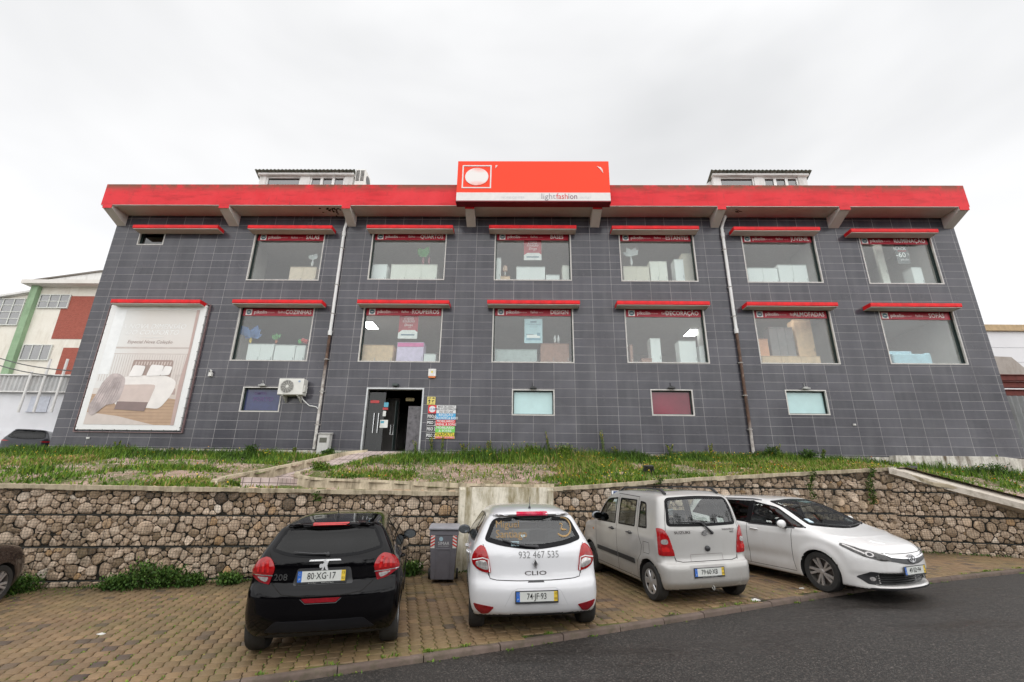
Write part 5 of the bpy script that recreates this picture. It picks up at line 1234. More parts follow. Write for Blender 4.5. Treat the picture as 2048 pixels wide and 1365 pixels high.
for sd, ax in ((1, 'y+'), (-1, 'y-')):
    c.window(rounded([(.02, 1.075), (.30, 1.07), (.30, 1.50), (.10, 1.48)], [.04, .02, .03, .06]), ax, 'quarter_window', GCLR, band=.03)
    c.window(rounded([(.42, 1.065), (1.04, 1.055), (1.04, 1.515), (.42, 1.51)], .03), ax, 'side_window', GCLR, band=.025)
    c.window(rounded([(1.16, 1.05), (1.98, 1.035), (1.72, 1.36), (1.54, 1.48), (1.16, 1.515)], [.03, .03, .1, .06, .03]), ax, 'side_window', GCLR, band=.025)
    c.line([(1.10, .28), (1.10, 1.55)], ax, w_=.008); c.line([(2.02, .32), (2.03, 1.02)], ax, w_=.008)
    c.line([(.36, .28), (.355, .52), (.22, .66), (.18, .8), (.345, 1.1), (.365, 1.56), (1.2, 1.585)], ax, w_=.008); c.line([(.2, .27), (.35, .265), (2.03, .285)], ax, w_=.008)
    c.patch(rounded([(.46, .475), (1.08, .485), (1.08, .565), (.46, .555)], .01), ax, 'side_moulding', BLK, off=.012); c.patch(rounded([(1.12, .485), (1.98, .50), (1.98, .575), (1.12, .565)], .01), ax, 'side_moulding', BLK, off=.012)
    c.patch(rounded([(-.06, .70), (.12, .70), (.12, .87), (-.06, .87)], .02), ax, 'fuel_flap' if sd > 0 else 'panel', c.paint, off=.0015, skirt=.001) if sd > 0 else None
    if sd > 0: c.line([(-.06, .70), (.12, .70), (.12, .87), (-.06, .87)], ax, w_=.006, closed=True, off=.003)
    handle(c, .58, .955, sd, BLK); handle(c, 1.28, .955, sd, BLK); mirror(c, 1.86, .73, 1.14, plain('grey mirror shell', (.20, .21, .22), .3) if 'grey mirror shell' not in bpy.data.materials else bpy.data.materials['grey mirror shell'], sd)
    c.patch(rounded([(2.14, .84), (2.18, .84), (2.18, .88), (2.14, .88)], .015), ax, 'indicator', plain('amber lens', (.6, .22, .04), .2) if 'amber lens' not in bpy.data.materials else bpy.data.materials['amber lens'], off=.006)
    o = c.patch(rounded([(sd*a, z) for a, z in [(.565, .71), (.60, .88), (.64, 1.01), (.70, 1.105), (.765, 1.12), (.785, .92), (.785, .715)]], [.02, .1, .1, .05, .02, .1, .02]), 'x-', 'tail_light', RLENS, off=.012, bulge=.01, d=.02)
    c.patch(rounded([(sd*a, z) for a, z in [(.655, .88), (.75, .88), (.75, .95), (.66, .96)]], .035), 'x-', 'reverse_lens', CLENS, off=.026, d=.02, parent=o)
    c.patch(rounded([(sd*a, z) for a, z in [(.64, .77), (.75, .77), (.75, .84), (.65, .84)]], .03), 'x-', 'indicator_lens', RLBR, off=.026, d=.02, parent=o)
    # roof rails
    P, ok = c.B.cast([(-.1, sd*.50), (.05, sd*.52), (.5, sd*.53), (1.2, sd*.52), (1.45, sd*.50)], 'z+'); P = P + [[0, 0, .0], [0, 0, .05], [0, 0, .055], [0, 0, .05], [0, 0, 0]]
    b = MB(); b.tube([P[0]-np.array([.08, 0, .01]), P[0]+np.array([.03, 0, .045]), P[1], P[2], P[3], P[4]], [.02, .026, .016, .014, .016, .022], 8); b.build('roof_rail', BLK, c.root, smooth=60)
plate(c, 'x-', (.05, .475), '79·60·XB', '04', '08', frame_txt='AUTOMÓVEIS  SANTA  LDA', nod=0.0, push=.008)
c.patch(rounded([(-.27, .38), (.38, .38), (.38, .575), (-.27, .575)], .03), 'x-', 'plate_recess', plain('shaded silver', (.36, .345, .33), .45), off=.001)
c.line([(-.57, .69), (-.55, .64), (-.45, .62), (.45, .62), (.55, .64), (.57, .69)], 'x-', w_=.010); c.line([(-.56, .62), (-.60, .85), (-.68, 1.04), (-.64, 1.3), (-.58, 1.53)], 'x-'); c.line([(.56, .62), (.60, .85), (.68, 1.04), (.64, 1.3), (.58, 1.53)], 'x-')
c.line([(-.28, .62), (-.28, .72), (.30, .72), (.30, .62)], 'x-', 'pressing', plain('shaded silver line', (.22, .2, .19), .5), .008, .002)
wiper(c, [(-.13, 1.03), (-.02, 1.13), (.04, 1.18), (.0, 1.185), (.44, 1.20)], r=.013)
c.text('SUZUKI', (.40, 1.045), .055, 'x-', DK, 'maker_lettering', xs=1.5, bold=.02); c.text('WAGON R+', (-.46, 1.07), .042, 'x-', DK, 'model_lettering', xs=1.1); c.text('4WD', (-.52, 1.03), .038, 'x-', DK, 'model_lettering', bold=.02)
b = MB(); P, ok = c.B.cast([(0, 1.035)], 'x-'); xp = P[0][0]; 
b.prism([(-a, 1.035+z) for a, z in [(-.065, .01), (0, .048), (.065, .012), (.02, -.008), (.065, -.02), (0, -.05), (-.065, -.012), (-.02, .008)]], xp-.018, xp+.01, 'x'); b.build('emblem', CHR, c.root)
b = MB(); P, ok = c.B.cast([(-.02, .80)], 'x-'); b.ball((P[0][0]-.01, -.02, .80), (.03, .05, .045), 12, 8); b.build('tailgate_lock', BLK, c.root, smooth=60)
b = MB(); b.lathe([(.028, -.006), (.038, 0), (.028, .006), (.022, 0), (.028, -.006)], 16, 'y', c=(-.46, -.03, .235), cap=False); b.build('towing_eye', plain('pale towing eye', (.6, .6, .58), .4), c.root)
b = MB(); P, ok = c.B.cast([(-.32, 0)], 'z+'); b.ball((-.32, 0, P[0][2]), .012, 8, 5); b.build('washer_nozzle', BLK, c.root)
for x, k in ((0, 'cap'), (2.36, 'steel')):
    for sd in (1, -1): wheel(c, x, sd, .285, .165, k, .795)
c.finish()

# ---- white estate car --------------------------------------------------
def estate_front(f, x, y, z):
    # lower intake hollow
    ay = np.abs(y); g = smax(smax(smax(3.30-x, ay-(.64-.4*np.clip(z-.3, 0, 1)), .05), .225-z, .03), z-.415, .03); return smax(f, -g, .02)
B4_ = Body(W=.885, crown=.05, lo=(-1.3, -1.05, .05), hi=(3.75, 1.05, 1.65),
  top=[(-1.2, 1.33), (-.8, 1.415), (0, 1.47), (.8, 1.485), (1.35, 1.465), (1.70, 1.385), (2.48, 1.055), (2.62, 1.01), (2.95, .935), (3.25, .865), (3.42, .80), (3.56, .69), (3.72, .48)],
  rear=[(.15, -.85), (.3, -1.0), (.5, -1.04), (.7, -1.02), (.95, -.98), (1.35, -.72), (1.42, -.68)],
  front=[(.12, 3.44), (.19, 3.56), (.24, 3.545), (.36, 3.54), (.45, 3.575), (.58, 3.57), (.68, 3.54), (.78, 3.46), (.9, 3.15)], side=[(.12, .80), (.2, .85), (.45, .878), (.65, .888), (.85, .885), (.97, .845), (1.03, .80), (1.38, .63), (1.47, .57)],
  plan=[(-1.1, .90), (-.6, .96), (0, 1), (2.4, 1), (3.0, .975), (3.3, .93), (3.6, .86)], bot=[(-1, .25), (-.6, .18), (3.1, .17), (3.6, .14)],
  rc=.2, rp=3.4, spoil=0, fc=.46, fp=2.8, wx=(0, 2.6), wr=.318, ar=.362, flare=.02, crease=[(.014, .90, .04, -.6, 2.9), (-.016, .42, .09, .35, 2.2)], kts=.13, kr=.08, kf=.10, mods=[estate_front])
WHITE2 = paint_mat('pearl white car paint', (.68, .672, .665), dirt=(.33, .27, .20), dirt_amt=.30, rough=.3)
c = Car('parked_car', 'white estate car parked nose out toward the road, rightmost car', B4_, WHITE2, (5.20, 12.17), math.radians(-67.5), 'cars parked in the paved bays')
c.root.scale = (1.03, 1.03, 1.03); c.cab = (-.8, 2.2); c.seats = [1.0, .15]; c.dash = 1.95; c.dz = .95
ws = rounded([(-.70, 1.05), (-.35, 1.01), (0, .995), (.35, 1.01), (.70, 1.05), (.55, 1.42), (0, 1.45), (-.55, 1.42)], [.04, .2, .2, .2, .04, .05, .2, .05])
c.window(ws, 'x+', 'windscreen', GCLR, band=.03)
for sd, ax in ((1, 'y+'), (-1, 'y-')):
    c.window(rounded([(1.16, .99), (2.40, 1.005), (2.12, 1.13), (1.72, 1.32), (1.16, 1.40)], [.02, .02, .1, .1, .02]), ax, 'side_window', GTIN, band=.02)
    c.window(rounded([(.20, 1.02), (1.08, .995), (1.08, 1.405), (.35, 1.40)], [.06, .02, .02, .1]), ax, 'side_window', GPRV, band=.02)
    c.window(rounded([(-.55, 1.07), (.12, 1.025), (.27, 1.395), (-.35, 1.36)], .04), ax, 'side_window', GPRV, band=.02)
    c.line([(1.12, .25), (1.12, 1.42)], ax, w_=.009); c.line([(2.14, .28), (2.10, .45), (2.14, .97)], ax, w_=.009); c.line([(.42, .25), (2.14, .26)], ax, w_=.007)
    handle(c, 1.30, .89, sd, c.paint); handle(c, .35, .91, sd, c.paint); mirror(c, 2.02, .83, 1.05, c.paint, sd)
    c.patch([(1.075, .99), (1.165, .985), (1.165, 1.405), (1.075, 1.41)], ax, 'pillar_trim', SEAL, off=.004); c.patch([(.10, 1.02), (.215, 1.015), (.37, 1.40), (.25, 1.40)], ax, 'pillar_trim', SEAL, off=.004)
    c.line([(1.16, .98), (2.2, .99)], ax, 'sill_trim', BLK, .018, .004)
    # headlamps wrap the corner: taken from the front
    h = c.patch(rounded([(sd*a, z) for a, z in [(.40, .60), (.44, .665), (.56, .715), (.70, .765), (.80, .835), (.845, .80), (.80, .72), (.72, .655), (.55, .60)]], .02), 'x+', 'headlight', plain('dark lamp lens', (.05, .048, .045), .08, var=.6, scale=25, coat=.4, spec=.3) if 'dark lamp lens' not in bpy.data.materials else bpy.data.materials['dark lamp lens'], off=.006, bulge=.006, d=.02)
    c.patch([(sd*(.655+.045*math.cos(a*PI/8)), .69+.036*math.sin(a*PI/8)) for a in range(16)], 'x+', 'projector_lens', CLENS, off=.02, d=.02, parent=h)
    c.patch([(sd*(.655+.026*math.cos(a*PI/8)), .69+.021*math.sin(a*PI/8)) for a in range(16)], 'x+', 'projector_lens', BLK, off=.024, d=.02, parent=h)
    c.line([(sd*.70, .70), (sd*.76, .75), (sd*.81, .81)], 'x+', 'light_bar', CLENS, .022, .016, parent=h)
    c.line([(sd*.44, .672), (sd*.56, .722), (sd*.70, .772), (sd*.80, .842)], 'x+', 'light_edge', CLENS, .006, .016, parent=h)
    c.patch(rounded([(sd*a, z) for a, z in [(.48, .23), (.50, .38), (.60, .43), (.70, .44), (.81, .35), (.72, .25)]], .02), 'x+', 'fog_light_surround', BLK, off=.004, d=.02)
    c.patch([(sd*(.67+.032*math.cos(a*PI/8)), .33+.030*math.sin(a*PI/8)) for a in range(16)], 'x+', 'fog_light', CLENS, off=.012, d=.02)
    c.line([(sd*.03, .625), (sd*.20, .632), (sd*.40, .655), (sd*.48, .70)], 'x+', 'chrome_strip', CHR, .018, .02)
    c.patch(rounded([(sd*.0, .535), (sd*.14, .545), (sd*.44, .60), (sd*.46, .675), (sd*.2, .645), (0, .64)], .01), 'x+', 'upper_grille', BLK, off=.006, d=.02)
    P, ok = c.B.cast([(-.5, sd*.60), (-.3, sd*.61), (.4, sd*.60), (1.1, sd*.565), (1.3, sd*.55)], 'z+'); b = MB(); b.tube((P+[[0, 0, 0], [0, 0, .025], [0, 0, .028], [0, 0, .02], [0, 0, 0]]).tolist(), .013, 8); b.build('roof_rail', BLK if sd > 9 else plain('grey rail', (.12, .12, .13), .3) if 'grey rail' not in bpy.data.materials else bpy.data.materials['grey rail'], c.root, smooth=60)
c.line([(-.72, .80), (-.60, .97), (-.52, 1.02)], 'x+', 'panel_crease', plain('crease', (.6, .6, .6), .4), .004)
c.line([(-.5, .715), (-.35, .70), (0, .695), (.35, .70), (.5, .715), (.72, .80)], 'x+', w_=.007)
b = MB(); P, ok = c.B.cast([(0, .24), (.5, .24), (0, .31)], 'x+'); x0 = P[0][0]
for k in range(5):
    pts = []
    for y in np.linspace(-.57, .57, 13): pts.append((3.51-.32*abs(y/.885)**2.2-.05, y, .245+.035*k))
    b.tube(pts, .008, 5)
b.build('grille_slats', plain('grille slat', (.02, .02, .02), .4), c.root)
b = MB(); b.add([(3.40-.52*abs(y/.885)**2.5, y, z) for y in np.linspace(-.62, .62, 11) for z in (.20, .44)], [(2*i, 2*i+2, 2*i+3, 2*i+1) for i in range(10)]); b.build('lower_grille', UNDER, c.root)
plate(c, 'x+', (.0, .455), '49·SD·94', '17', '01', nod=0, push=.012)
P, ok = c.B.cast([(0, .625)], 'x+'); b = MB(); q = Matrix.Translation((P[0][0]+.005, 0, .625)) @ Matrix.Rotation(-.25, 4, 'Y')
def ring(b, rx, rz, wd, M, cy=0, cz=0, d0=0, d1=.02, n=28):
    vs = [];
    for k in range(n):
        a = 2*PI*k/n
        for s_, dd in ((1, d0), (1, d1), (1-wd/rx, d1), (1-wd/rx, d0)): vs.append(M @ Vector((dd, cy+rx*s_*math.cos(a), cz+rz*s_*math.sin(a))))
    b.add(vs, [(4*k+j, 4*((k+1) % n)+j, 4*((k+1) % n)+(j+1) % 4, 4*k+(j+1) % 4) for k in range(n) for j in range(4)])
ring(b, .085, .062, .010, q); ring(b, .030, .055, .009, q, 0, 0); ring(b, .055, .022, .009, q, 0, .026); b.build('emblem', plain('soft chrome', (.42, .42, .43), .3, metal=.8), c.root)
b = MB(); b.lathe([(0, -.01), (.075, -.01), (.075, .006), (0, .006)], 24, 'x', M=q @ Matrix.Diagonal((1, 1, .75, 1))); b.build('emblem_backing', BLK, c.root)
c.patch(rounded([(-.72, .135), (.72, .135), (.72, .20), (-.72, .20)], .02), 'x+', 'lower_lip', BLK, off=.008)
b = MB(); P, ok = c.B.cast([(-.55, 0)], 'z+'); z = P[0][2]; b.prism([(-.62, z-.02), (-.44, z-.01), (-.60, z+.06), (-.66, z+.055)], -.02, .02, 'y'); b.build('shark_fin_antenna', c.paint, c.root, bevel=.008)
b = MB(); P, ok = c.B.cast([(-.45, 1.10), (-.40, 1.20)], 'x+'); 
wiper(c, [(.0, 1.005), (-.2, 1.025), (-.55, 1.065)], 'x+', .007, .02, 'windscreen_wiper'); wiper(c, [(.55, 1.03), (.3, 1.02), (.05, 1.01)], 'x+', .007, .02, 'windscreen_wiper')
c.patch([(-.60, 1.09), (-.52, 1.085), (-.51, 1.14), (-.59, 1.145)], 'x+', 'windscreen_sticker', plain('parking sticker', (.5, .6, .68), .4), off=.003)
for x in (0, 2.6):
    for sd in (1, -1): wheel(c, x, sd, .325, .215, 'alloy', .865)
c.finish()

# ---- dark car cut by the left edge ---------------------------------------
B5_ = Body(**{**B2_.__dict__, 'mods': []})
DARKP = paint_mat('dark brown car paint', (.022, .013, .012), dirt=(.06, .05, .04), dirt_amt=.2, rough=.25)
c = Car('parked_car', 'dark brown car cut off by the left edge of the photo', B5_, DARKP, (-9.1, 6.0), math.radians(101), 'cars parked in the paved bays')
c.cab = (-.3, 2.2); c.seats = [1.05, .3]; c.dash = 1.8; c.dz = .95
c.window(rounded([(-.655, 1.10), (0, .985), (.655, 1.10), (.53, 1.37), (0, 1.395), (-.53, 1.37)], .08), 'x-', 'rear_window', GPRV, band=.03)
for sd, ax in ((1, 'y+'), (-1, 'y-')):
    c.window(rounded([(.02, 1.05), (.62, 1.0), (.62, 1.375), (.30, 1.36)], .03), ax, 'side_window', GPRV, band=.02); c.window(rounded([(.68, 1.0), (1.88, .96), (1.45, 1.34), (.68, 1.375)], .03), ax, 'side_window', GTIN, band=.02)
    mirror(c, 1.72, .79, 1.02, c.paint, sd); handle(c, .85, .88, sd, c.paint)
    c.line([(.65, .30), (.65, 1.40)], ax); c.line([(1.98, .35), (1.93, .95)], ax)
    c.patch(rounded([(sd*a, z) for a, z in [(.60, .72), (.635, .93), (.70, 1.04), (.82, .96), (.842, .86), (.72, .735)]], .03), 'x-', 'tail_light', RLENS, off=.012, d=.02)
for x in (0, 2.575):
    for sd in (1, -1): wheel(c, x, sd, .31, .195, 'alloy', .83)
c.finish()
# ------------------------------------------------------------------ things fixed to the facade
EX, EZ = (1, 0, 0), (0, 0, 1)
def col(name, c, r=.5, **k): return bpy.data.materials[name] if name in bpy.data.materials else plain(name, c, r, **k)
# downpipes
for x, zt, lab in ((-7.17, 10.2, 'white and rusty downpipe on the facade left of the entrance, ending at the meter box'), (8.0, 10.25, 'white and rusty downpipe on the right half of the facade')):
    r = tag(empty('downpipe', (x, FY-.1, 1.3)), lab, 'downpipe')
    y = FY-.085; zj = 5.55 if x < 0 else 5.75
    b = MB(); b.tube([(x+.12, FY-.30, 10.62), (x+.05, y, 10.35), (x, y, zt-.1), (x, y, zj)], .058, 12); b.lathe([(.074, 9.75), (.074, 9.95)], 12, 'z', c=(x, y, 0)); b.lathe([(.072, zj-.02), (.078, zj+.16)], 12, 'z', c=(x, y, 0))
    kid(b.build('upper_pipe', stained('white plastic pipe', (.66, .66, .65), (.74, .74, .73), (.32, .28, .22), 2, .4, .5) if x < 0 else bpy.data.materials['white plastic pipe'], smooth=50), r)
    t = NT('rusty pipe %d' % (x > 0)); co = t.coord(); n = t.noise(co, 5, 6, .7); n2 = t.noise(t.coord(scale=(1, 1, .3)), 2, 5)
    sp = t.n('SeparateXYZ'); t.set(sp.inputs[0], co); hz_ = t.mrange(sp.outputs[2], zj-2.2, zj-1.0, 0, 1) if x < 0 else t.mrange(sp.outputs[2], 2.0, 2.8, 0, 1)
    rust = t.ramp(n, [(.3, (.03, .018, .012, 1)), (.55, (.10, .05, .03, 1)), (.7, (.22, .17, .13, 1))]); wht = t.ramp(n, [(.35, (.22, .18, .15, 1)), (.55, (.60, .58, .55, 1))])
    k = t.math('MINIMUM', t.math('ADD', hz_, t.mrange(n2, .45, .7, 0, .5)), 1.0); t.bump(n, .4); t.P(Base_Color=t.mix(k, wht, rust), Roughness=.7)
    b = MB(); b.tube([(x, y, zj), (x, y, 1.35)], .052, 12); kid(b.build('lower_pipe', t.m, smooth=50), r)
    for z in (9.2, 7.6, 6.4, 4.6, 3.4, 2.2): b = MB(); b.lathe([(.062, z-.02), (.062, z+.02)], 12, 'z', c=(x, y, 0)); b.box((x-.085, y-.01, z-.015), (x+.085, FY, z+.015)); kid(b.build('pipe_clamp', col('clamp grey', (.3, .28, .26))), r)
# stain and wire under the soffit at the left downpipe
b = MB(); rr = random.Random(4)
for _ in range(26):
    x, y = -7.6+rr.gauss(0, .22), 16.25+rr.gauss(0, .12); q = [(x+rr.uniform(.02, .07)*math.cos(a), y+rr.uniform(.02, .06)*math.sin(a)) for a in np.linspace(0, 2*PI, 7)[:-1]]; b.prism(q, 10.708, 10.719, 'z')
for _ in range(5):
    x = 8.15+rr.uniform(0, .5); y = 16.2+rr.uniform(-.1, .1); b.prism([(x, y), (x+.12, y+.02), (x+.16, y+.05), (x+.02, y+.03)], 10.708, 10.719, 'z')
bb(b, 'soffit_stain', col('black mould', (.035, .03, .018), .95))
# outdoor air conditioner on the wall
def ac_unit(x0, z0, y0, wd, h, dp, label, side=False):
    r = tag(empty('air_conditioner', (x0+wd/2, y0, z0)), label, 'air conditioner')
    W_ = col('air conditioner casing', (.62, .61, .57), .45, var=.06)
    b = MB(); b.box((x0, y0, z0), (x0+wd, y0+dp, z0+h)); kid(b.build('casing', W_, bevel=.02), r)
    cx, cz, R = x0+wd*.36, z0+h*.5, h*.40
    b = MB(); b.lathe([(0, y0-.004), (R, y0-.004), (R, y0+.01)], 32, 'y', c=(cx, 0, cz)); kid(b.build('fan_recess', col('fan shadow', (.05, .045, .04), .6)), r)
    b = MB()
    for q in (.3, .45, .6, .75, .9, 1.0): b.lathe([(R*q-.004, y0-.012), (R*q+.004, y0-.012), (R*q+.004, y0-.006), (R*q-.004, y0-.006), (R*q-.004, y0-.012)], 32, 'y', c=(cx, 0, cz), cap=False)
    for k in range(12): a = k*PI/6; b.tube([(cx+.2*R*math.cos(a), y0-.009, cz+.2*R*math.sin(a)), (cx+R*math.cos(a+.4), y0-.009, cz+R*math.sin(a+.4))], .004, 4)
    b.lathe([(0, y0-.02), (R*.2, y0-.018), (R*.22, y0-.008)], 16, 'y', c=(cx, 0, cz)); kid(b.build('fan_grille', W_), r)
    b = MB(); b.prism([(x0+wd*.82+.04*math.cos(a*PI/6), z0+h*.82+.035*math.sin(a*PI/6)) for a in range(12)], y0-.006, y0-.001, 'y'); kid(b.build('badge', col('pale blue badge', (.25, .33, .45))), r)
    b = MB(); b.box((x0+wd, y0+.06, z0+.12), (x0+wd+.04, y0+.2, z0+.35)); b.tube([(x0+wd+.03, y0+.12, z0+.3), (x0+wd+.09, y0+.14, z0+.3), (x0+wd+.08, y0+.15, z0+.1), (x0+wd-.1, y0+.2, z0-.03)], .012, 6); kid(b.build('valve_cover', W_), r)
    for q in (.2, .8): b = MB(); b.prism([(y0+.02, z0-.03), (y0+.02, z0), (FY, z0), (FY, z0-.22), (FY-.03, z0-.22)], x0+wd*q-.015, x0+wd*q+.015, 'x'); kid(b.build('bracket', W_), r)
    return r
a = at(559, 757, FY-.42); c_ = at(604, 790, FY-.42)
ac_unit(a.x, c_.z, FY-.42, c_.x-a.x, a.z-c_.z, .34, 'white outdoor air conditioner hung on the wall beside the navy window')
b = MB(); z0 = c_.z; b.tube([(c_.x-.15, FY-.2, z0), (c_.x-.05, FY-.12, z0-.15), (c_.x+.15, FY-.06, z0-.32), (c_.x+.4, FY-.04, z0-.36), (-7.24, FY-.05, z0-.42)], .02, 8); tag(b.build('drain_hose', bpy.data.materials['white plastic pipe'], smooth=60), 'white drain hose running from the air conditioner to the downpipe', 'hose')
# roof air conditioner seen side on
p = at(727, 339, 17.3); r = tag(empty('air_conditioner', (p.x, 17.3, 12.2)), 'outdoor air conditioner on the roof beside the left dormer, behind the parapet', 'air conditioner')
a = at(712, 339, 17.3); q = at(728, 362, 17.3)
b = MB(); b.box((a.x, 17.3, q.z-.6), (q.x+.02, 18.05, a.z)); kid(b.build('casing', bpy.data.materials['air conditioner casing'], bevel=.02), r)
b = MB()
for i in range(2):
    for k in range(9): x0 = a.x+.04+i*(q.x-a.x)*.48; z = a.z-.07-k*.062; b.box((x0, 17.29, z-.035), (x0+(q.x-a.x)*.36, 17.305, z))
kid(b.build('side_slots', col('fan shadow', (.05, .045, .04), .6)), r)
b = MB(); b.lathe([(0, q.x+.05), (.2, q.x+.05), (.25, q.x+.02)], 24, 'x', c=(0, 17.7, a.z-.36)); kid(b.build('fan_grille', col('dark grille', (.08, .08, .08))), r)
# camera / lamps above low windows
for i, (x0, x1, z0, z1) in enumerate(BX):
    xm = (x0+x1)/2; b = MB(); b.box((xm-.12, FY-.14, z1+.045), (xm+.12, FY-.013, z1+.085)); b.tube([(xm, FY-.02, z1+.08), (xm-.01, FY-.02, z1+.14), (xm-.03, FY-.05, z1+.26)], .01, 6); b.ball((xm, FY-.07, z1+.10), (.09, .05, .035), 10, 6)
    tag(b.build('wall_lamp', col('black lamp metal', (.03, .03, .03)) if i in (1, 2) else col('grey lamp metal', (.4, .4, .38))), ['small grey lamp above the navy window', 'small black lamp above the aqua window left of the maroon one', 'small black lamp above the maroon window', 'small grey lamp above the rightmost low window'][i], 'wall lamp', 'small lamps above the low windows')
p = at(420, 748, FY-.1); r = tag(empty('motion_sensor', tuple(p)), 'small white security sensor on the wall right of the banner', 'security sensor')
b = MB(); b.box((p.x-.055, FY-.12, p.z-.09), (p.x+.055, FY, p.z+.06)); kid(b.build('housing', col('sensor white', (.66, .65, .62)), bevel=.01), r); b = MB(); b.ball((p.x, FY-.10, p.z+.10), .055, 12, 8); kid(b.build('dome', col('sensor white', (.6, .6, .6))), r); b = MB(); b.ball((p.x, FY-.145, p.z+.10), .025, 8, 6); kid(b.build('eye', BLK if 'BLK' in globals() else col('dark eye', (.02, .02, .02))), r)
# alarm siren
a = at(857, 738, FY-.1); q = at(871, 756, FY-.1); r = tag(empty('alarm_box', (a.x, FY, q.z)), 'white and orange alarm box on the wall above the entrance', 'alarm box')
b = MB(); b.box((a.x, FY-.1, q.z+.06), (q.x, FY, a.z)); kid(b.build('housing', col('sensor white', (.66, .65, .62)), bevel=.01), r)
b = MB(); b.prism([(a.x+.005, q.z+.058), (q.x-.005, q.z+.058), (q.x-.03, q.z), (a.x+.03, q.z)], FY-.095, FY, 'y'); kid(b.build('strobe', col('orange strobe', (.62, .16, .02), .3)), r)
b = MB(); b.prism([((a.x+q.x)/2+.04*math.cos(t), (a.z+q.z)/2+.05+.045*math.sin(t)) for t in np.linspace(0, 2*PI, 6)[:-1]], FY-.106, FY-.1, 'y'); kid(b.build('emblem', col('yellow mark', (.7, .55, .05))), r)
# directory board by the door
yb = FY-.03; DB = tag(empty('directory_board', (-3.3, yb, 1.6)), 'floor directory board with coloured rows beside the entrance', 'directory sign')
x0 = at(855, 840, yb).x; x1 = at(911, 840, yb).x; z1 = at(880, 811, yb).z; z0 = at(880, 878, yb).z; xm = x0+(x1-x0)*.30; H = z1-z0
b = MB(); b.box((x0, yb, z0), (x1, FY-.002, z1)); kid(b.build('board', col('board black', (.02, .02, .022), .4)), DB)
rows = [(1.0, .755, (.66, .66, .66)), (.755, .565, (.05, .33, .60)), (.565, .375, (.62, .015, .02)), (.375, .185, (.16, .52, .08)), (.185, 0.0, (.75, .62, .03))]
cols_ = []; b = MB()
for i, (t1, t0, c4) in enumerate(rows): b.box((xm, yb-.006, z0+H*t0+.004), (x1-.004, yb-.001, z0+H*t1-.004), i)
b.box((xm+.02, yb-.009, z0+.01), (x1-.02, yb-.006, z0+H*.07), 2); b.box((x0, yb-.006, z0+H*.755), (xm-.01, yb-.001, z1), 2)
for k in range(4): b.box((x0, yb-.006, z0+H*(.565-.19*k)+.0), (xm, yb-.002, z0+H*(.565-.19*k)+.014), 0)
cxm = (x0+xm)/2; b.prism([(cxm+.12*math.cos(t), z0+H*.877+.115*math.sin(t)) for t in np.linspace(0, 2*PI, 25)[:-1]], yb-.010, yb-.006, 'y', 0)
kid(b.build('coloured_rows', [col('board row %d' % i, c4, .35, var=.04) for i, (_, _, c4) in enumerate(rows)]), DB)
b = MB(); yt = yb-.011; wx = (xm+x1)/2
def t_(s, z, sz, mi, x=None, **k): add_text(b, s, (wx if x is None else x, yt, z0+H*z), EX, EZ, sz, k.pop('bold', .008), 'CENTER', mi, **k)
t_('MAIS DE 2500m²', .95, .105, 1, xs=.82); t_('PARA A DECORAÇÃO', .878, .105, 1, xs=.78); t_('DO SEU LAR', .80, .105, 1, xs=.85)
t_('RECEÇÃO', .705, .12, 0, xs=.95); t_('COLCHÕES & BASES', .61, .12, 0, xs=.80); t_('MOBILIÁRIO', .515, .12, 0, xs=.95); t_('JUVENIL & SOFÁS', .42, .12, 0, xs=.84)
t_('MOBILIÁRIO', .325, .12, 0, xs=.95); t_('& SOFÁS', .23, .12, 0); t_('ZONA OUTLET', .125, .155, 1, xs=.85, bold=.012); t_('TUDO A METADE DO PREÇO', .04, .065, 0, xs=.8)
for k in range(4): t_('PISO %d' % k, .66-.19*k, .15, 0, cxm, xs=.72, bold=.02)
t_('HUM', .877, .10, 2, cxm, xs=1.1)
kid(b.build('lettering', [col('sign letter white', (.75, .75, .75)), col('sign letter black', (.02, .02, .02)), col('sign letter blue', (.05, .15, .4))]), DB)
a = at(855, 794, yb); q = at(870, 810, yb); r = tag(empty('warning_sign', (a.x, yb, q.z)), 'small yellow notice with black figures above the directory board', 'warning sign')
b = MB(); b.box((a.x, yb, q.z), (q.x, FY-.002, a.z)); kid(b.build('panel', col('notice yellow', (.66, .55, .14), .4)), r)
b = MB(); w_, h_ = q.x-a.x, a.z-q.z
for (u, v, s, t) in ((.08, .78, .5, .92), (.62, .74, .92, .94), (.12, .42, .42, .66), (.2, .2, .38, .42), (.55, .46, .9, .58), (.6, .3, .78, .46), (.1, .06, .35, .16), (.5, .06, .85, .14)): b.prism([(a.x+w_*u, q.z+h_*v), (a.x+w_*s, q.z+h_*(v+.03)), (a.x+w_*(s-.08), q.z+h_*t), (a.x+w_*(u+.05), q.z+h_*(t-.04))], yb-.004, yb-.001, 'y')
kid(b.build('pictogram', col('sign letter black', (.02, .02, .02))), r)
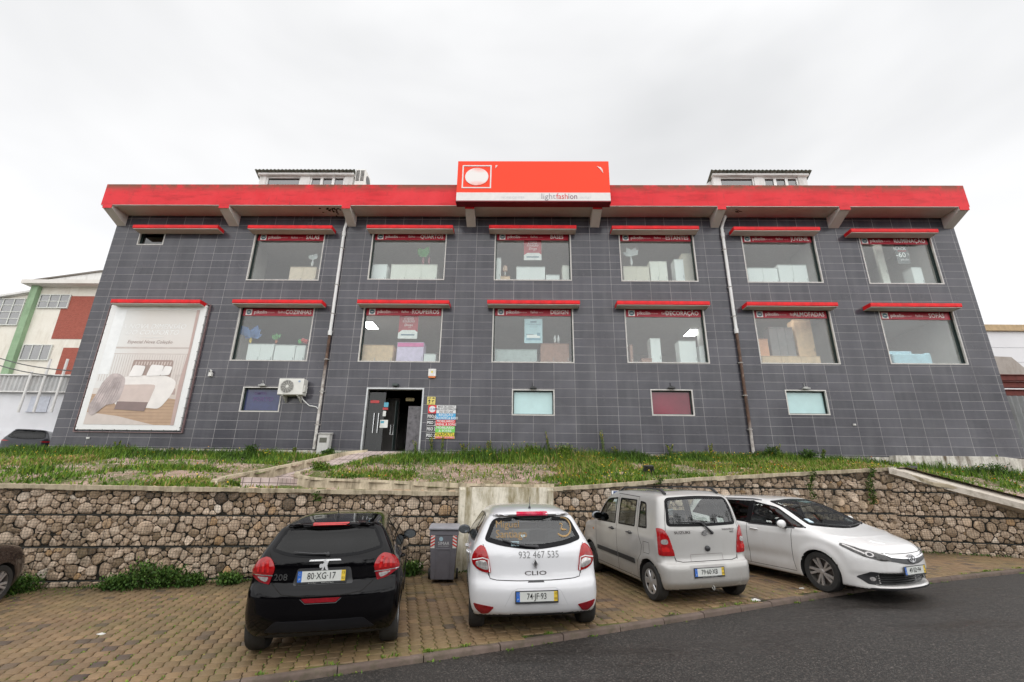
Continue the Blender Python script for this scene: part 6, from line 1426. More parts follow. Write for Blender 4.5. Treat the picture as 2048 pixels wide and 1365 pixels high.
# meter cabinet at the foot of the left downpipe
a = at(637, 868, FY-.25); q = at(655, 906, FY-.25); r = tag(empty('meter_cabinet', (a.x, FY-.25, q.z)), 'grey white meter cabinet with a small window at the foot of the downpipe', 'meter cabinet')
MC = stained('cabinet grey', (.48, .47, .45), (.56, .55, .53), (.3, .28, .25), 2, .3, .6)
b = MB(); b.box((a.x, FY-.25, q.z-.1), (q.x, FY-.002, a.z)); b.prism([(FY-.29, a.z), (FY-.29, a.z+.02), (FY-.002, a.z+.07), (FY-.002, a.z)], a.x-.02, q.x+.02, 'x'); kid(b.build('casing', MC, bevel=.006), r)
b = MB(); b.box((a.x+.03, FY-.262, q.z+.02), (q.x-.03, FY-.251, a.z-.05)); dr_ = kid(b.build('cabinet_door', MC, bevel=.004), r)
b = MB(); b.box((a.x+.07, FY-.268, a.z-.30), (q.x-.08, FY-.263, a.z-.13)); kid(b.build('meter_window', col('meter glass', (.08, .08, .06), .15)), r)
# small white box on the wall, right half
p = at(1709, 850, FY-.03); b = MB(); b.box((p.x-.045, FY-.05, p.z-.03), (p.x+.045, FY-.001, p.z+.03)); b.box((p.x-.03, FY-.058, p.z-.02), (p.x+.03, FY-.05, p.z+.02)); tag(b.build('junction_box', col('sensor white', (.66, .65, .62)), bevel=.006), 'tiny white junction box on the tiled wall under the rightmost windows', 'junction box')
p = at(163, 861, FY-.03); b = MB(); b.box((p.x+.25, FY-.04, p.z-.30), (p.x+.36, FY-.001, p.z-.24)); b.box((p.x+.27, FY-.048, p.z-.29), (p.x+.34, FY-.04, p.z-.25)); tag(b.build('junction_box', col('sensor white', (.66, .65, .62)), bevel=.006), 'small pale junction box on the tiles just below the left end of the banner', 'junction box')

# ------------------------------------------------------------------ bedroom banner
yb = FY-.10; BN = tag(empty('advertising_banner', (-13.9, yb, 1.9)), 'large white framed banner picturing a made bed, reading A NOVA DIMENSÃO DO CONFORTO', 'banner')
K = 1163/230.0
def bp(u, v, dy=0): p = at(200+u/K, 600+v/K, yb-dy); return (p.x, p.z)
b = MB(); quad = [at(223, 610, yb), at(413, 612, yb), at(363, 862, yb), at(155, 858, yb)]
bx0, bx1, bz0, bz1 = -15.79, -12.05, 1.94, 6.70
b.box((bx0, yb, bz0), (bx1, FY-.012, bz1)); kid(b.build('frame_board', col('banner white', (.72, .72, .71), .45, var=.02)), BN)
t = NT('banner picture wall'); co = t.coord(); sp = t.n('SeparateXYZ'); t.set(sp.inputs[0], co); n = t.noise(co, .8, 3)
c1 = t.ramp(t.mrange(sp.outputs[2], 2.2, 6.5), [(0, (.60, .52, .48, 1)), (.45, (.62, .56, .52, 1)), (.8, (.66, .63, .60, 1)), (1, (.60, .57, .53, 1))])
c1 = t.mix(t.mrange(sp.outputs[0], -15.2, -14.2, .75, 0), c1, (.70, .71, .70, 1)); t.P(Base_Color=c1, Roughness=.5)
def poly(name, pts, c, dy, lab=None, scl=1):
    m_ = c if not isinstance(c, tuple) else col('banner '+name+' %.2f%.2f' % (c[0], c[2]), c, .5, var=.06, scale=3); bb_ = MB()
    bb_.prism([bp(u, v) for u, v in pts], yb-dy, yb-dy+.0015, 'y'); return kid(bb_.build(name, m_), BN)
b = MB(); b.box((bx0+.24, yb-.003, bz0+.18), (bx1-.24, yb-.001, bz1-.2)); kid(b.build('printed_wall', t.m), BN)
def clampx(u, v):  # keep inside the printed area
    p = bp(u, v); return p
def rect_(name, x0, x1, z0, z1, c, dy): b = MB(); b.box((x0, yb-dy, z0), (x1, yb-dy+.0015, z1)); return kid(b.build(name, col('banner '+name, c, .5, var=.08, scale=4)), BN)
px0, px1, pz0, pz1 = bx0+.24, bx1-.24, bz0+.18, bz1-.2
U = lambda u: px0+(px1-px0)*u
Vv = lambda v: pz0+(pz1-pz0)*v
rect_('printed_floor', px0, px1, pz0, Vv(.25), (.44, .30, .20), .005)
b = MB()
for k in range(9): b.box((px0, yb-.0075, Vv(.02+.026*k)), (px1, yb-.006, Vv(.023+.026*k)))
kid(b.build('printed_boards', col('banner boards', (.33, .21, .14), .5)), BN)
def pl(name, pts, c, dy, var=.07):
    b = MB(); b.prism([(U(u), Vv(v)) for u, v in pts], yb-dy, yb-dy+.0015, 'y'); return kid(b.build(name, col('banner '+name, c, .5, var=var, scale=3)), BN)
pl('printed_rug', [(0, 0), (.78, 0), (.35, .07), (0, .10)], (.56, .49, .45), .008)
rect_('printed_dado', px0, px1, Vv(.645), Vv(.66), (.50, .44, .41), .005); rect_('printed_rail', px0, px1, Vv(.595), Vv(.602), (.52, .46, .43), .005); rect_('printed_skirting', px0, px1, Vv(.25), Vv(.30), (.62, .57, .53), .006)
b = MB()
for k in range(34): b.box((U(.02+k*.029), yb-.0058, Vv(.36)), (U(.026+k*.029), yb-.0045, Vv(.59)))
kid(b.build('printed_panelling', col('banner panelling', (.53, .47, .44))), BN)
pl('printed_headboard', rounded([(.36, .33), (.37, .545), (.83, .545), (.84, .33)], .02), (.33, .25, .22), .010)
b = MB()
for k in range(13): b.prism([(U(.40+k*.033), Vv(.50)), (U(.414+k*.033), Vv(.50)), (U(.418+k*.033), Vv(.53)), (U(.402+k*.033), Vv(.53))], yb-.0135, yb-.012, 'y')
kid(b.build('printed_slats', col('banner slats', (.55, .46, .42))), BN)
pl('printed_mattress', rounded([(.28, .16), (.20, .36), (.38, .41), (.80, .41), (.93, .36), (.90, .25), (.80, .13)], .05), (.74, .70, .67), .014)
pl('printed_blanket', rounded([(.32, .18), (.30, .33), (.62, .335), (.70, .33), (.66, .17)], .03), (.56, .46, .42), .017)
pl('printed_base', [(.30, .125), (.31, .19), (.66, .185), (.64, .11)], (.22, .16, .15), .0185)
pl('printed_throw', rounded([(.03, .085), (.0, .15), (.05, .24), (.085, .35), (.16, .425), (.25, .425), (.335, .385), (.345, .30), (.325, .20), (.27, .165), (.20, .165), (.13, .105), (.07, .07)], .03), (.44, .375, .365), .020, .3)
b = MB()
for k in range(9):
    p0, p1, p2, p3 = (.025+.026*k, .10+.006*k), (.03+.034*k, .20+.012*(k % 3)), (.10+.024*k, .34), (.17+.016*k, .40); wd = .004+.004*(k % 2)
    L_ = [((1-t)**3*p0[0]+3*t*(1-t)**2*p1[0]+3*t*t*(1-t)*p2[0]+t**3*p3[0], (1-t)**3*p0[1]+3*t*(1-t)**2*p1[1]+3*t*t*(1-t)*p2[1]+t**3*p3[1]) for t in np.linspace(0, 1, 9)]
    b.prism([(U(u), Vv(v)) for u, v in L_]+[(U(u+wd*math.sin(PI*i/8)+.001), Vv(v)) for i, (u, v) in reversed(list(enumerate(L_)))], yb-.0235, yb-.022, 'y')
kid(b.build('printed_folds', col('banner folds', (.34, .28, .275))), BN)
for k, (u, v, w2, h2) in enumerate(((.36, .40, .17, .10), (.56, .405, .18, .10), (.72, .41, .12, .085))): pl('printed_pillow', rounded([(u, v), (u+.03, v+h2), (u+w2, v+h2*.92), (u+w2-.015, v+.005)], .02), (.78-.03*(k == 1), .75-.03*(k == 1), .73-.04*(k == 1)), .024+.002*k)
pl('printed_nightstand', [(.86, .22), (.86, .33), (.97, .34), (.97, .21)], (.58, .50, .45), .010); pl('printed_books', [(.87, .25), (.885, .31), (.93, .30), (.935, .25)], (.40, .30, .27), .012); pl('printed_lamp', [(.895, .335), (.90, .40), (.885, .42), (.945, .42), (.925, .40), (.925, .335)], (.52, .46, .43), .012)
pl('printed_curtain', [(.965, 0), (.95, .35), (.975, .62), (.965, 1), (1, 1), (1, 0)], (.45, .33, .30), .013); pl('printed_window', [(0, .42), (.0, 1), (.13, 1), (.12, .42)], (.76, .77, .77), .006)
b = MB(); yt = yb-.008
add_text(b, 'A NOVA DIMENSÃO', (U(.50), yt, Vv(.845)), EX, EZ, .27, .0, 'CENTER', 0, shear=.25); add_text(b, 'DO CONFORTO', (U(.50), yt, Vv(.79)), EX, EZ, .27, .0, 'CENTER', 0, shear=.25)
b.box((U(.36), yt-.001, Vv(.745)), (U(.64), yt, Vv(.748)), 0); add_text(b, 'Especial Nova Coleção', (U(.50), yt, Vv(.705)), EX, EZ, .185, .001, 'CENTER', 1, shear=.2)
kid(b.build('lettering', [col('banner letter white', (.78, .78, .77)), col('banner letter brown', (.30, .22, .20))]), BN)
b = MB()
for k in range(14): z = bz0+.1+(bz1-bz0-.2)*k/13; b.tube([(bx0-.08, yb+.02, z), (bx0+.02, yb-.012, z)], .008, 5); b.tube([(bx1-.02, yb-.012, z), (bx1+.08, yb+.02, z)], .008, 5)
for k in range(9): x = bx0+.1+(bx1-bx0-.2)*k/8; b.tube([(x, yb-.012, bz1-.02), (x, yb+.02, bz1+.07)], .008, 5); b.tube([(x, yb-.012, bz0+.02), (x, yb+.02, bz0-.07)], .008, 5)
kid(b.build('lashing', col('dark cord', (.05, .05, .05))), BN)
b = MB(); frame(b, bx0-.09, bx1+.09, bz0-.09, bz1+.06, yb+.02, FY-.003, .025); kid(b.build('mounting_frame', col('frame steel', (.20, .13, .13))), BN)

# ------------------------------------------------------------------ hanging posters and furniture in the windows
def poster(u0, v0, u1, v1, kind, label):
    y = FY+.19; a = at(u0, v0, y); q = at(u1, v1, y); x0, x1, z0, z1 = a.x, q.x, q.z, a.z; w_, h = x1-x0, z1-z0
    r = tag(empty('hanging_poster', (x0, y, z0)), label, 'poster'); b = MB()
    c0 = {'red': (.44, .03, .045), 'blue': (.48, .66, .72), 'sale': (.14, .14, .14)}[kind]
    b.box((x0, y, z0), (x1, y+.006, z1)); kid(b.build('sheet', col('poster '+kind, c0, .5, var=.08)), r); b = MB(); cx = (x0+x1)/2; yt = y-.002
    L1 = col('poster print white', (.88, .87, .86)); L2 = col('poster print slate', (.10, .18, .25)); L3 = col('poster print blue', (.20, .36, .46))
    if kind == 'red':
        add_text(b, 'CONHEÇA', (cx, yt, z1-h*.16), EX, EZ, .07, 0); add_text(b, 'A NOVA', (cx, yt, z1-h*.24), EX, EZ, .10, .006); add_text(b, 'COLEÇÃO', (cx, yt, z1-h*.33), EX, EZ, .10, .006); b.box((x0+w_*.2, yt, z1-h*.39), (x1-w_*.2, yt+.001, z1-h*.385)); add_text(b, 'Divan', (cx, yt, z1-h*.48), EX, EZ, .14, 0, shear=.2); add_text(b, '2019', (cx+.06, yt, z1-h*.57), EX, EZ, .05, .002)
        b.prism([(x0, z0), (x1, z0), (x1, z0+h*.25), (x0+w_*.85, z0+h*.33), (x0+w_*.2, z0+h*.33), (x0, z0+h*.22)], yt-.001, yt, 'y'); b.box((x0+w_*.15, yt-.003, z0+h*.12), (x0+w_*.85, yt-.002, z0+h*.17), 1); b.box((cx-.05, yt, z1-h*.04), (cx+.05, yt+.001, z1-h*.01))
    elif kind == 'blue':
        b.box((cx-.12, yt, z1-h*.16), (cx+.12, yt+.001, z1-h*.10), 1); add_text(b, 'Comfort best', (cx, yt, z1-h*.23), EX, EZ, .12, 0, mi=1, xs=.9); add_text(b, 'descanso total', (cx, yt, z1-h*.33), EX, EZ, .05, 0, mi=1)
        b.box((x0+w_*.15, yt, z0+h*.20), (x0+w_*.85, yt+.001, z0+h*.35), 0); b.box((x0+w_*.10, yt-.001, z0+h*.12), (x0+w_*.9, yt, z0+h*.21), 2); b.box((x0+w_*.1, yt, z0+h*.34), (x0+w_*.5, yt+.001, z0+h*.37), 1); b.box((x0+w_*.7, yt-.002, z0+h*.30), (x0+w_*.88, yt-.001, z0+h*.42), 2)
    else:
        add_text(b, 'BLACK', (cx-.05, yt, z1-h*.28), EX, EZ, .16, .01); b.box((x0+w_*.2, yt, z1-h*.4), (x1-w_*.1, yt+.001, z1-h*.36), 2); add_text(b, '-60', (cx-.06, yt, z1-h*.58), EX, EZ, .30, .014); add_text(b, '%', (cx+.24, yt, z1-h*.54), EX, EZ, .14, .01); add_text(b, 'pikolin', (cx+.05, yt, z1-h*.80), EX, EZ, .12, .006)
    if b.v: kid(b.build('print', [L1, L2, col('poster print red', (.40, .02, .03))] if kind != 'blue' else [L1, L2, L3]), r)
poster(1048, 477, 1083, 521, 'red', 'red poster hanging in the upper window headed BASES'); poster(800, 626, 834, 678, 'red', 'red poster hanging in the lower window headed ROUPEIROS')
poster(1049, 638, 1085, 687, 'blue', 'pale blue mattress poster in the lower window headed DESIGN'); poster(1786, 487, 1822, 528, 'sale', 'dark sale poster reading -60% in the upper window at the right end')
WH = col('white lacquer', (.82, .83, .82), .4, var=.02); CR = col('cream wood', (.80, .78, .71), .5, var=.05); BG = col('beige laminate', (.66, .60, .50), .5, var=.06); OK_ = col('oak veneer', (.70, .48, .30), .5, var=.15); BR = col('walnut veneer', (.34, .17, .12), .5, var=.2); PK = col('pink panel', (.80, .16, .42), .5); LI_ = col('lilac panel', (.72, .60, .80), .5); BL = col('pale blue cover', (.48, .70, .80), .8); GG = col('smoked cabinet', (.40, .45, .44), .3); OR = col('orange panel', (.75, .36, .20), .5)
def furn(kind, u0, v0, u1, zf, mat_, label, dep=.45, Y=FY+.32, cat=None, doors=2, plinth=True):
    """cabinet whose front is seen at (u0..u1, top v0); it stands on the floor zf behind the glass"""
    a = at(u0, v0, Y); q = at(u1, v0, Y); x0, x1, z1 = a.x, q.x, a.z
    r = tag(empty(kind, ((x0+x1)/2, Y, zf)), label, cat or kind.replace('_', ' '))
    b = MB(); b.box((x0+.02, Y+.03, zf), (x1-.02, Y+dep-.02, zf+.08)); b.box((x0, Y+.018, zf+.08), (x1, Y+dep, z1-.025)); kid(b.build('carcass', mat_), r)
    b = MB(); b.box((x0-.01, Y-.005, z1-.025), (x1+.01, Y+dep+.005, z1)); kid(b.build('top', mat_, bevel=.004), r)
    for k in range(doors):
        xa, xb = x0+(x1-x0)*k/doors+.006, x0+(x1-x0)*(k+1)/doors-.006; b = MB(); b.box((xa, Y, zf+.09), (xb, Y+.016, z1-.035)); d = kid(b.build('cabinet_door', mat_, bevel=.003), r)
        b = MB(); b.box((xb-.05, Y-.012, (zf+z1)/2), (xb-.035, Y, (zf+z1)/2+.14)); kid(b.build('handle', col('dull handle', (.3, .3, .3), .3, metal=.8)), r)
    return x0, x1, z1
ZU, ZL = 7.3, 4.0
furn('sideboard', 581, 534, 634, ZU, col('pale oak', (.74, .58, .45)), 'pale oak sideboard in the upper window headed SALAS')
furn('cabinet', 744, 529, 775, ZU, WH, 'white cabinet at the left of the upper window headed QUARTOS', doors=1); furn('sideboard', 783, 529, 875, ZU, CR, 'long cream sideboard in the upper window headed QUARTOS', doors=3)
furn('bookcase', 990, 516, 1002, ZU, WH, 'narrow white bookcase at the left of the upper window headed BASES', doors=1); furn('sideboard', 1033, 534, 1090, ZU, WH, 'white sideboard in the middle of the upper window headed BASES'); furn('low_table', 1092, 550, 1119, ZU, WH, 'low white table in the upper window headed BASES', doors=1); furn('cabinet', 1125, 531, 1141, ZU, CR, 'cream cabinet at the right of the upper window headed BASES', doors=1); furn('low_table', 1001, 553, 1020, ZU, OK_, 'small oak table under a lamp in the upper window headed BASES', doors=1)
furn('sideboard', 1246, 533, 1298, ZU, BG, 'beige sideboard in the upper window headed ESTANTES'); furn('cabinet', 1299, 523, 1333, ZU, CR, 'taller cream cabinet in the upper window headed ESTANTES'); furn('bookcase', 1348, 519, 1366, ZU, WH, 'white bookcase in the upper window headed ESTANTES', doors=1); furn('wardrobe', 1364, 507, 1392, ZU, BG, 'tall beige wardrobe at the right of the upper window headed ESTANTES', doors=1, Y=FY+.5)
furn('sideboard', 1494, 536, 1554, ZU, WH, 'lower white sideboard in the upper window headed JUVENIL'); furn('cabinet', 1555, 530, 1612, ZU, WH, 'taller white cabinet in the upper window headed JUVENIL')
furn('bookcase', 1748, 488, 1762, ZU, CR, 'tall narrow white bookcase in the upper window at the right end', doors=1, Y=FY+.8, dep=.12); furn('cabinet', 1822, 535, 1842, ZU, WH, 'white cabinet leaning in the upper window at the right end', doors=1)
furn('sideboard', 497, 688, 549, ZL, WH, 'white sideboard at the left of the lower window headed COZINHAS'); furn('desk', 551, 690, 592, ZL, WH, 'white desk in the lower window headed COZINHAS', doors=1); furn('cabinet', 593, 691, 612, ZL, WH, 'white cabinet at the right of the lower window headed COZINHAS', doors=1)
furn('desk', 722, 690, 787, ZL, OK_, 'oak and white desk in the lower window headed ROUPEIROS'); furn('display_panel', 795, 685, 848, ZL, LI_, 'lilac display panel with a pink top in the lower window headed ROUPEIROS', doors=1); x0, x1, z1 = furn('shelf', 848, 708, 872, ZL, WH, 'small white shelf in the lower window headed ROUPEIROS', doors=1)
a = at(796, 686, FY+.31); q = at(847, 694, FY+.31); b = MB(); b.box((a.x, FY+.305, q.z), (q.x, FY+.318, a.z)); b.box((a.x, FY+.318, q.z), (q.x, FY+.32, q.z+.02)); tag(b.build('header_panel', PK, bevel=.003), 'pink header strip on the lilac display panel', 'panel')
furn('glass_cabinet', 990, 699, 1074, ZL, GG, 'low smoked glass cabinet in the lower window headed DESIGN'); furn('cabinet', 1081, 687, 1138, ZL, BR, 'walnut cabinet in the lower window headed DESIGN')
furn('wardrobe', 1300, 677, 1320, ZL, WH, 'tall white wardrobe at the middle of the lower window headed DECORAÇÃO', doors=1); furn('wardrobe', 1357, 682, 1391, ZL, WH, 'broad white wardrobe in the lower window headed DECORAÇÃO', doors=1); furn('cabinet', 1398, 692, 1412, ZL, WH, 'narrow white cabinet at the right of the lower window headed DECORAÇÃO', doors=1); furn('low_table', 1283, 717, 1304, ZL, BR, 'small walnut table in the lower window headed DECORAÇÃO', doors=1); furn('bookcase', 1259, 690, 1265, ZL, BR, 'brown bookcase at the left edge of the lower window headed DECORAÇÃO', doors=1)
furn('wardrobe', 1586, 640, 1620, ZL, OK_, 'tall oak wardrobe in the lower window headed ALMOFADAS', doors=1, Y=FY+.8); furn('bookcase', 1536, 655, 1584, ZL, col('grey bookcase', (.22, .2, .2)), 'dark open bookcase in the lower window headed ALMOFADAS', doors=3, Y=FY+.83); furn('sideboard', 1523, 712, 1640, ZL, OK_, 'oak sideboard in the lower window headed ALMOFADAS', doors=3); furn('cabinet', 1516, 678, 1535, ZL, OR, 'orange cabinet in the lower window headed ALMOFADAS', doors=1, Y=FY+.86)
# bed-like pale blue sofa
a = at(1783, 706, FY+.4); q = at(1855, 706, FY+.4); r = tag(empty('sofa', (a.x, FY+.4, ZL)), 'pale blue sofa in the lower window at the right end', 'sofa')
b = MB(); b.box((a.x, FY+.4, ZL), (q.x, FY+1.2, a.z-.02)); kid(b.build('seat', BL, bevel=.06), r); b = MB(); b.box((a.x, FY+1.05, ZL+.2), (q.x, FY+1.3, a.z+.28)); kid(b.build('backrest', BL, bevel=.06), r); b = MB(); b.box((q.x-.1, FY+.4, ZL), (q.x+.12, FY+1.25, a.z+.02)); kid(b.build('armrest', BL, bevel=.06), r)
# white sloped ceiling lit panels and lamps
for u, v, lab in ((740, 650, 'lit ceiling panel seen through the lower window headed ROUPEIROS'), (1385, 665, 'lit ceiling panel seen through the lower window headed DECORAÇÃO')):
    d = at(u, v, 1).normalized(); zc = 6.94; p = d*(zc/d.z); r = tag(empty('ceiling_light', (p.x, p.y, zc)), lab, 'ceiling light', 'lit ceiling panels inside the showroom'); b = MB(); b.box((p.x-.28, p.y-.5, zc-.03), (p.x+.28, p.y+.5, zc-.001)); kid(b.build('housing', WH), r); b = MB(); b.box((p.x-.25, p.y-.47, zc-.036), (p.x+.25, p.y+.47, zc-.031)); kid(b.build('diffuser', LAMP), r)
# plants and ornaments on the furniture
def vase(u, v, Y, h, cv, label, leaves=None, n=14, seed=1, spread=.2):
    p = at(u, v, Y); r_ = random.Random(seed); r = tag(empty('vase', tuple(p)), label, 'vase'); b = MB(); b.lathe([(.03, 0), (.055, h*.3), (.05, h*.6), (.022, h*.9), (.03, h)], 14, 'z', c=tuple(p)); kid(b.build('pot', cv, smooth=60), r)
    if leaves:
        b = MB()
        for _ in range(n):
            a = r_.uniform(0, 2*PI); e = r_.uniform(.3, 1.3); L_ = spread*r_.uniform(.6, 1.3); q = p+Vector((0, 0, h)); d = Vector((math.cos(a)*math.cos(e), math.sin(a)*math.cos(e)*.4, math.sin(e))); t_0 = q+d*L_; s_ = Vector((-d.z, 0, d.x))*L_*.28
            b.add([q, q+d*L_*.55+s_, t_0, q+d*L_*.55-s_], [(0, 1, 2, 3)])
        kid(b.build('leaves', leaves), r)
LG = col('bright leaf', (.10, .32, .10), .6); LW = col('white petals', (.6, .62, .62)); 
vase(624, 533, FY+.5, .3, col('white ceramic', (.65, .65, .65), .3), 'white vase of pale flowers in the upper window headed SALAS', LW, 9, 2, .3)
vase(846, 528, FY+.5, .3, col('rose ceramic', (.30, .12, .13), .3), 'rose vase with green leaves in the upper window headed QUARTOS', LG, 22, 3, .42); vase(858, 528, FY+.52, .3, col('rose ceramic', (.30, .12, .13), .3), 'empty rose vase beside the leafy one in the upper window headed QUARTOS')
vase(1263, 532, FY+.5, .42, col('white ceramic', (.65, .65, .65), .3), 'tall white vase with a star flower in the upper window headed ESTANTES', LW, 8, 5, .38)
vase(552, 687, FY+.5, .14, col('terracotta', (.45, .14, .06)), 'small terracotta pot with a green plant in the lower window headed COZINHAS', LG, 16, 6, .25)
vase(500, 686, FY+.45, .2, col('straw yellow', (.62, .45, .08)), 'yellow ornament with blue sprigs at the left of the lower window headed COZINHAS', col('blue petals', (.10, .22, .50)), 12, 7, .6)
vase(1117, 686, FY+.5, .3, col('white ceramic', (.65, .65, .65), .3), 'white candle holder, right one of two in the lower window headed DESIGN'); vase(1110, 686, FY+.5, .3, col('white ceramic', (.65, .65, .65), .3), 'white candle holder, left one of two in the lower window headed DESIGN')
for u, v, c4, lab in ((612, 688, (.62, .05, .04), 'red ball on the cabinet in the lower window headed COZINHAS'), (606, 686, (.62, .5, .05), 'yellow ball on the cabinet in the lower window headed COZINHAS'), (600, 688, (.1, .4, .12), 'green ball on the cabinet in the lower window headed COZINHAS')):
    p = at(u, v, FY+.5); b = MB(); b.ball((p.x, p.y, p.z+.09), .09, 14, 10); tag(b.build('toy_ball', col('ball %.2f' % c4[0], c4), smooth=60), lab, 'ball')
p = at(1010, 552, FY+.5); r = tag(empty('table_lamp', tuple(p)), 'small table lamp with a peach shade in the upper window headed BASES', 'table lamp'); b = MB(); b.lathe([(.06, 0), (.02, .03), (.02, .2)], 12, 'z', c=tuple(p)); kid(b.build('base', WH), r); b = MB(); b.lathe([(.10, .2), (.08, .42)], 16, 'z', c=tuple(p)); kid(b.build('lamp_shade', col('peach shade', (.62, .42, .32))), r)

# ------------------------------------------------------------------ grey wheeled bin
bx, by = -1.28, 10.45; p = None
for yy in (10.2, 10.4, 10.6, 10.8): pass
BR_ = tag(empty('wheeled_bin', (-1.55, 10.35, gz(-1.55, 10.35))), 'grey wheeled rubbish bin reading SIMAR with red and white striped corners', 'rubbish bin')
q = at(885, 1157, 10.35); BR_.location = (q.x, 10.35, gz(q.x, 10.35)); BR_.rotation_euler = (0, 0, math.radians(6))
GB = col('bin grey plastic', (.12, .115, .13), .45, var=.12); GLD_ = col('bin lid plastic', (.24, .24, .26), .4, var=.15)
b = MB(); w0, w1, d0, d1, h = .225, .275, .24, .33, .96
def ringp(w_, d, z): return [(-w_, -d, z), (w_, -d, z), (w_, d, z), (-w_, d, z)]
V = ringp(w0, d0, .06)+ringp(w1, d1, h-.09)+ringp(w1+.012, d1+.012, h-.09)+ringp(w1+.012, d1+.012, h)
b.add(V, [(i*4+j, i*4+(j+1) % 4, (i+1)*4+(j+1) % 4, (i+1)*4+j) for i in range(3) for j in range(4)]+[(3, 2, 1, 0), (12, 13, 14, 15)])
for xx in (-.13, .13): b.add([(xx-.008, -d0-.012, .08), (xx+.008, -d0-.012, .08), (xx+.012, -.306, .62), (xx-.012, -.306, .62), (xx-.008, -d0+.02, .08), (xx+.008, -d0+.02, .08), (xx+.012, -.27, .62), (xx-.012, -.27, .62)], [(0, 1, 2, 3), (0, 3, 7, 4), (1, 5, 6, 2), (3, 2, 6, 7)])
b.box((-.14, -.308, .60), (.14, -.28, .625)); b.build('bin_body', GB, BR_, bevel=.012)
b = MB(); b.prism([(-d1-.05, h+.005), (-d1-.055, h+.045), (-d1*.3, h+.085), (d1, h+.095), (d1+.02, h+.01)], -w1-.028, w1+.028, 'x'); b.box((-w1+.03, -d1-.005, h+.03), (w1-.03, -d1*.2, h+.055)); b.build('lid', GLD_, BR_, bevel=.012)
b = MB(); b.tube([(-.2, d1+.02, h-.02), (-.2, d1+.09, h+.02), (.2, d1+.09, h+.02), (.2, d1+.02, h-.02)], .014, 8); b.build('handle', GB, BR_)
for sx in (-1, 1):
    b = MB(); b.lathe([(0, sx*.255), (.10, sx*.255), (.10, sx*.30), (0, sx*.30)], 24, 'x', c=(0, .22, .10)); b.build('wheel', TYRE if 'TYRE' in globals() else GB, BR_, bevel=.006)
def bf(x, z): return (x, -(d0+(d1-d0)*(z-.06)/(h-.15))-.004, z)
for sx in (-1, 1):
    b = MB(); a0, a1, z0, z1 = (.175, .255, .63, .87); xa, xb = sorted((sx*a0, sx*a1))
    b.add([bf(xa, z0), bf(xb, z0), bf(xb, z1), bf(xa, z1)], [(0, 1, 2, 3)], 0)
    for k in range(4):
        zz = z0+.015+k*.06; lo, hi = (zz, zz+.045) if sx < 0 else (zz+.045, zz)
        q = [(xa, lo-.0), (xb, hi), (xb, hi+.03), (xa, lo+.03)]; q = [(x, min(max(z, z0), z1)) for x, z in q]; b.add([(lambda p: (p[0], p[1]-.002, p[2]))(bf(x, z)) for x, z in q], [(0, 1, 2, 3)], 1)
    b.build('striped_sticker', [col('sticker white', (.62, .62, .58)), col('sticker red', (.55, .03, .02))], BR_)
b = MB(); ez = Vector((0, -.1, 1)).normalized(); SL = col('bin print silver', (.52, .52, .52))
b.add([bf(-.055+.04*math.cos(t), .80+.04*math.sin(t)) for t in np.linspace(0, 2*PI, 19)[:-1]], [tuple(range(18))], 1); add_text(b, 'SIMAR', Vector(bf(0, .715))+Vector((0, -.002, 0)), EX, ez, .085, 0, xs=.95); add_text(b, 'LOURES ODIVELAS', Vector(bf(0, .665))+Vector((0, -.002, 0)), EX, ez, .024, 0)
b.build('lettering', [SL, col('bin print blue', (.30, .42, .48))], BR_)
# parking sign between bin and silver car
P0 = at(1232, 990, 11.5); gzp = gz(P0.x, 11.5); r = tag(empty('parking_sign', (P0.x, 11.5, gzp)), 'small blue and white parking sign reading P in front of the gabion wall', 'parking sign')
b = MB(); b.tube([(P0.x, 11.53, gzp-.05), (P0.x, 11.53, P0.z+.06)], .02, 8); kid(b.build('post', col('galvanised post', (.35, .35, .35), .4, metal=.5)), r)
b = MB(); b.box((P0.x-.10, 11.49, P0.z-.15), (P0.x+.10, 11.50, P0.z+.09)); kid(b.build('panel', col('sign letter white', (.75, .75, .75)), bevel=.002), r)
b = MB(); b.box((P0.x-.06, 11.486, P0.z-.06), (P0.x+.09, 11.489, P0.z+.08)); kid(b.build('blue_field', col('sign blue', (.03, .07, .22))), r); b = MB(); add_text(b, 'P', (P0.x+.015, 11.483, P0.z+.01), EX, EZ, .13, .008); kid(b.build('lettering', col('sign letter white', (.75, .75, .75))), r)
# ground floodlights in the planted bank
def flood(u, v, Y, s_, rx, lab, rz=0.0, tilt=.25):
    p = at(u, v, Y); r = tag(empty('floodlight', tuple(p), rz), lab, 'floodlight', 'black ground floodlights on the bank'); r.rotation_euler = (tilt, 0, rz)
    b = MB(); b.box((-s_, -.04, -s_*.8), (s_, .05, s_*.8)); frame(b, -s_, s_, -s_*.8, s_*.8, -.065, -.04, .02); b.build('housing', BLK, r, bevel=.008)
    b = MB(); b.box((-s_*.86, -.047, -s_*.66), (s_*.86, -.042, s_*.66)); b.build('lamp_glass', col('lamp glass dark', (.02, .02, .022), .05, spec=.8), r)
    b = MB(); b.tube([(-s_-.02, 0, 0), (-s_-.02, .03, -s_*1.1), (s_+.02, .03, -s_*1.1), (s_+.02, 0, 0)], .012, 6); b.box((-.03, 0, -s_*1.1-.12), (.03, .05, -s_*1.1)); b.build('mounting_bracket', BLK, r)
    
flood(1297, 939, 13.4, .13, 0, 'square black floodlight in the grass above the silver car'); flood(1825, 939, 14.4, .11, 0, 'black floodlight on the bank above the right end of the wall', -.5, .7); flood(708, 952, 13.2, .11, 0, 'black floodlight lying flat on the bank beside the ramp', .1, 1.15)

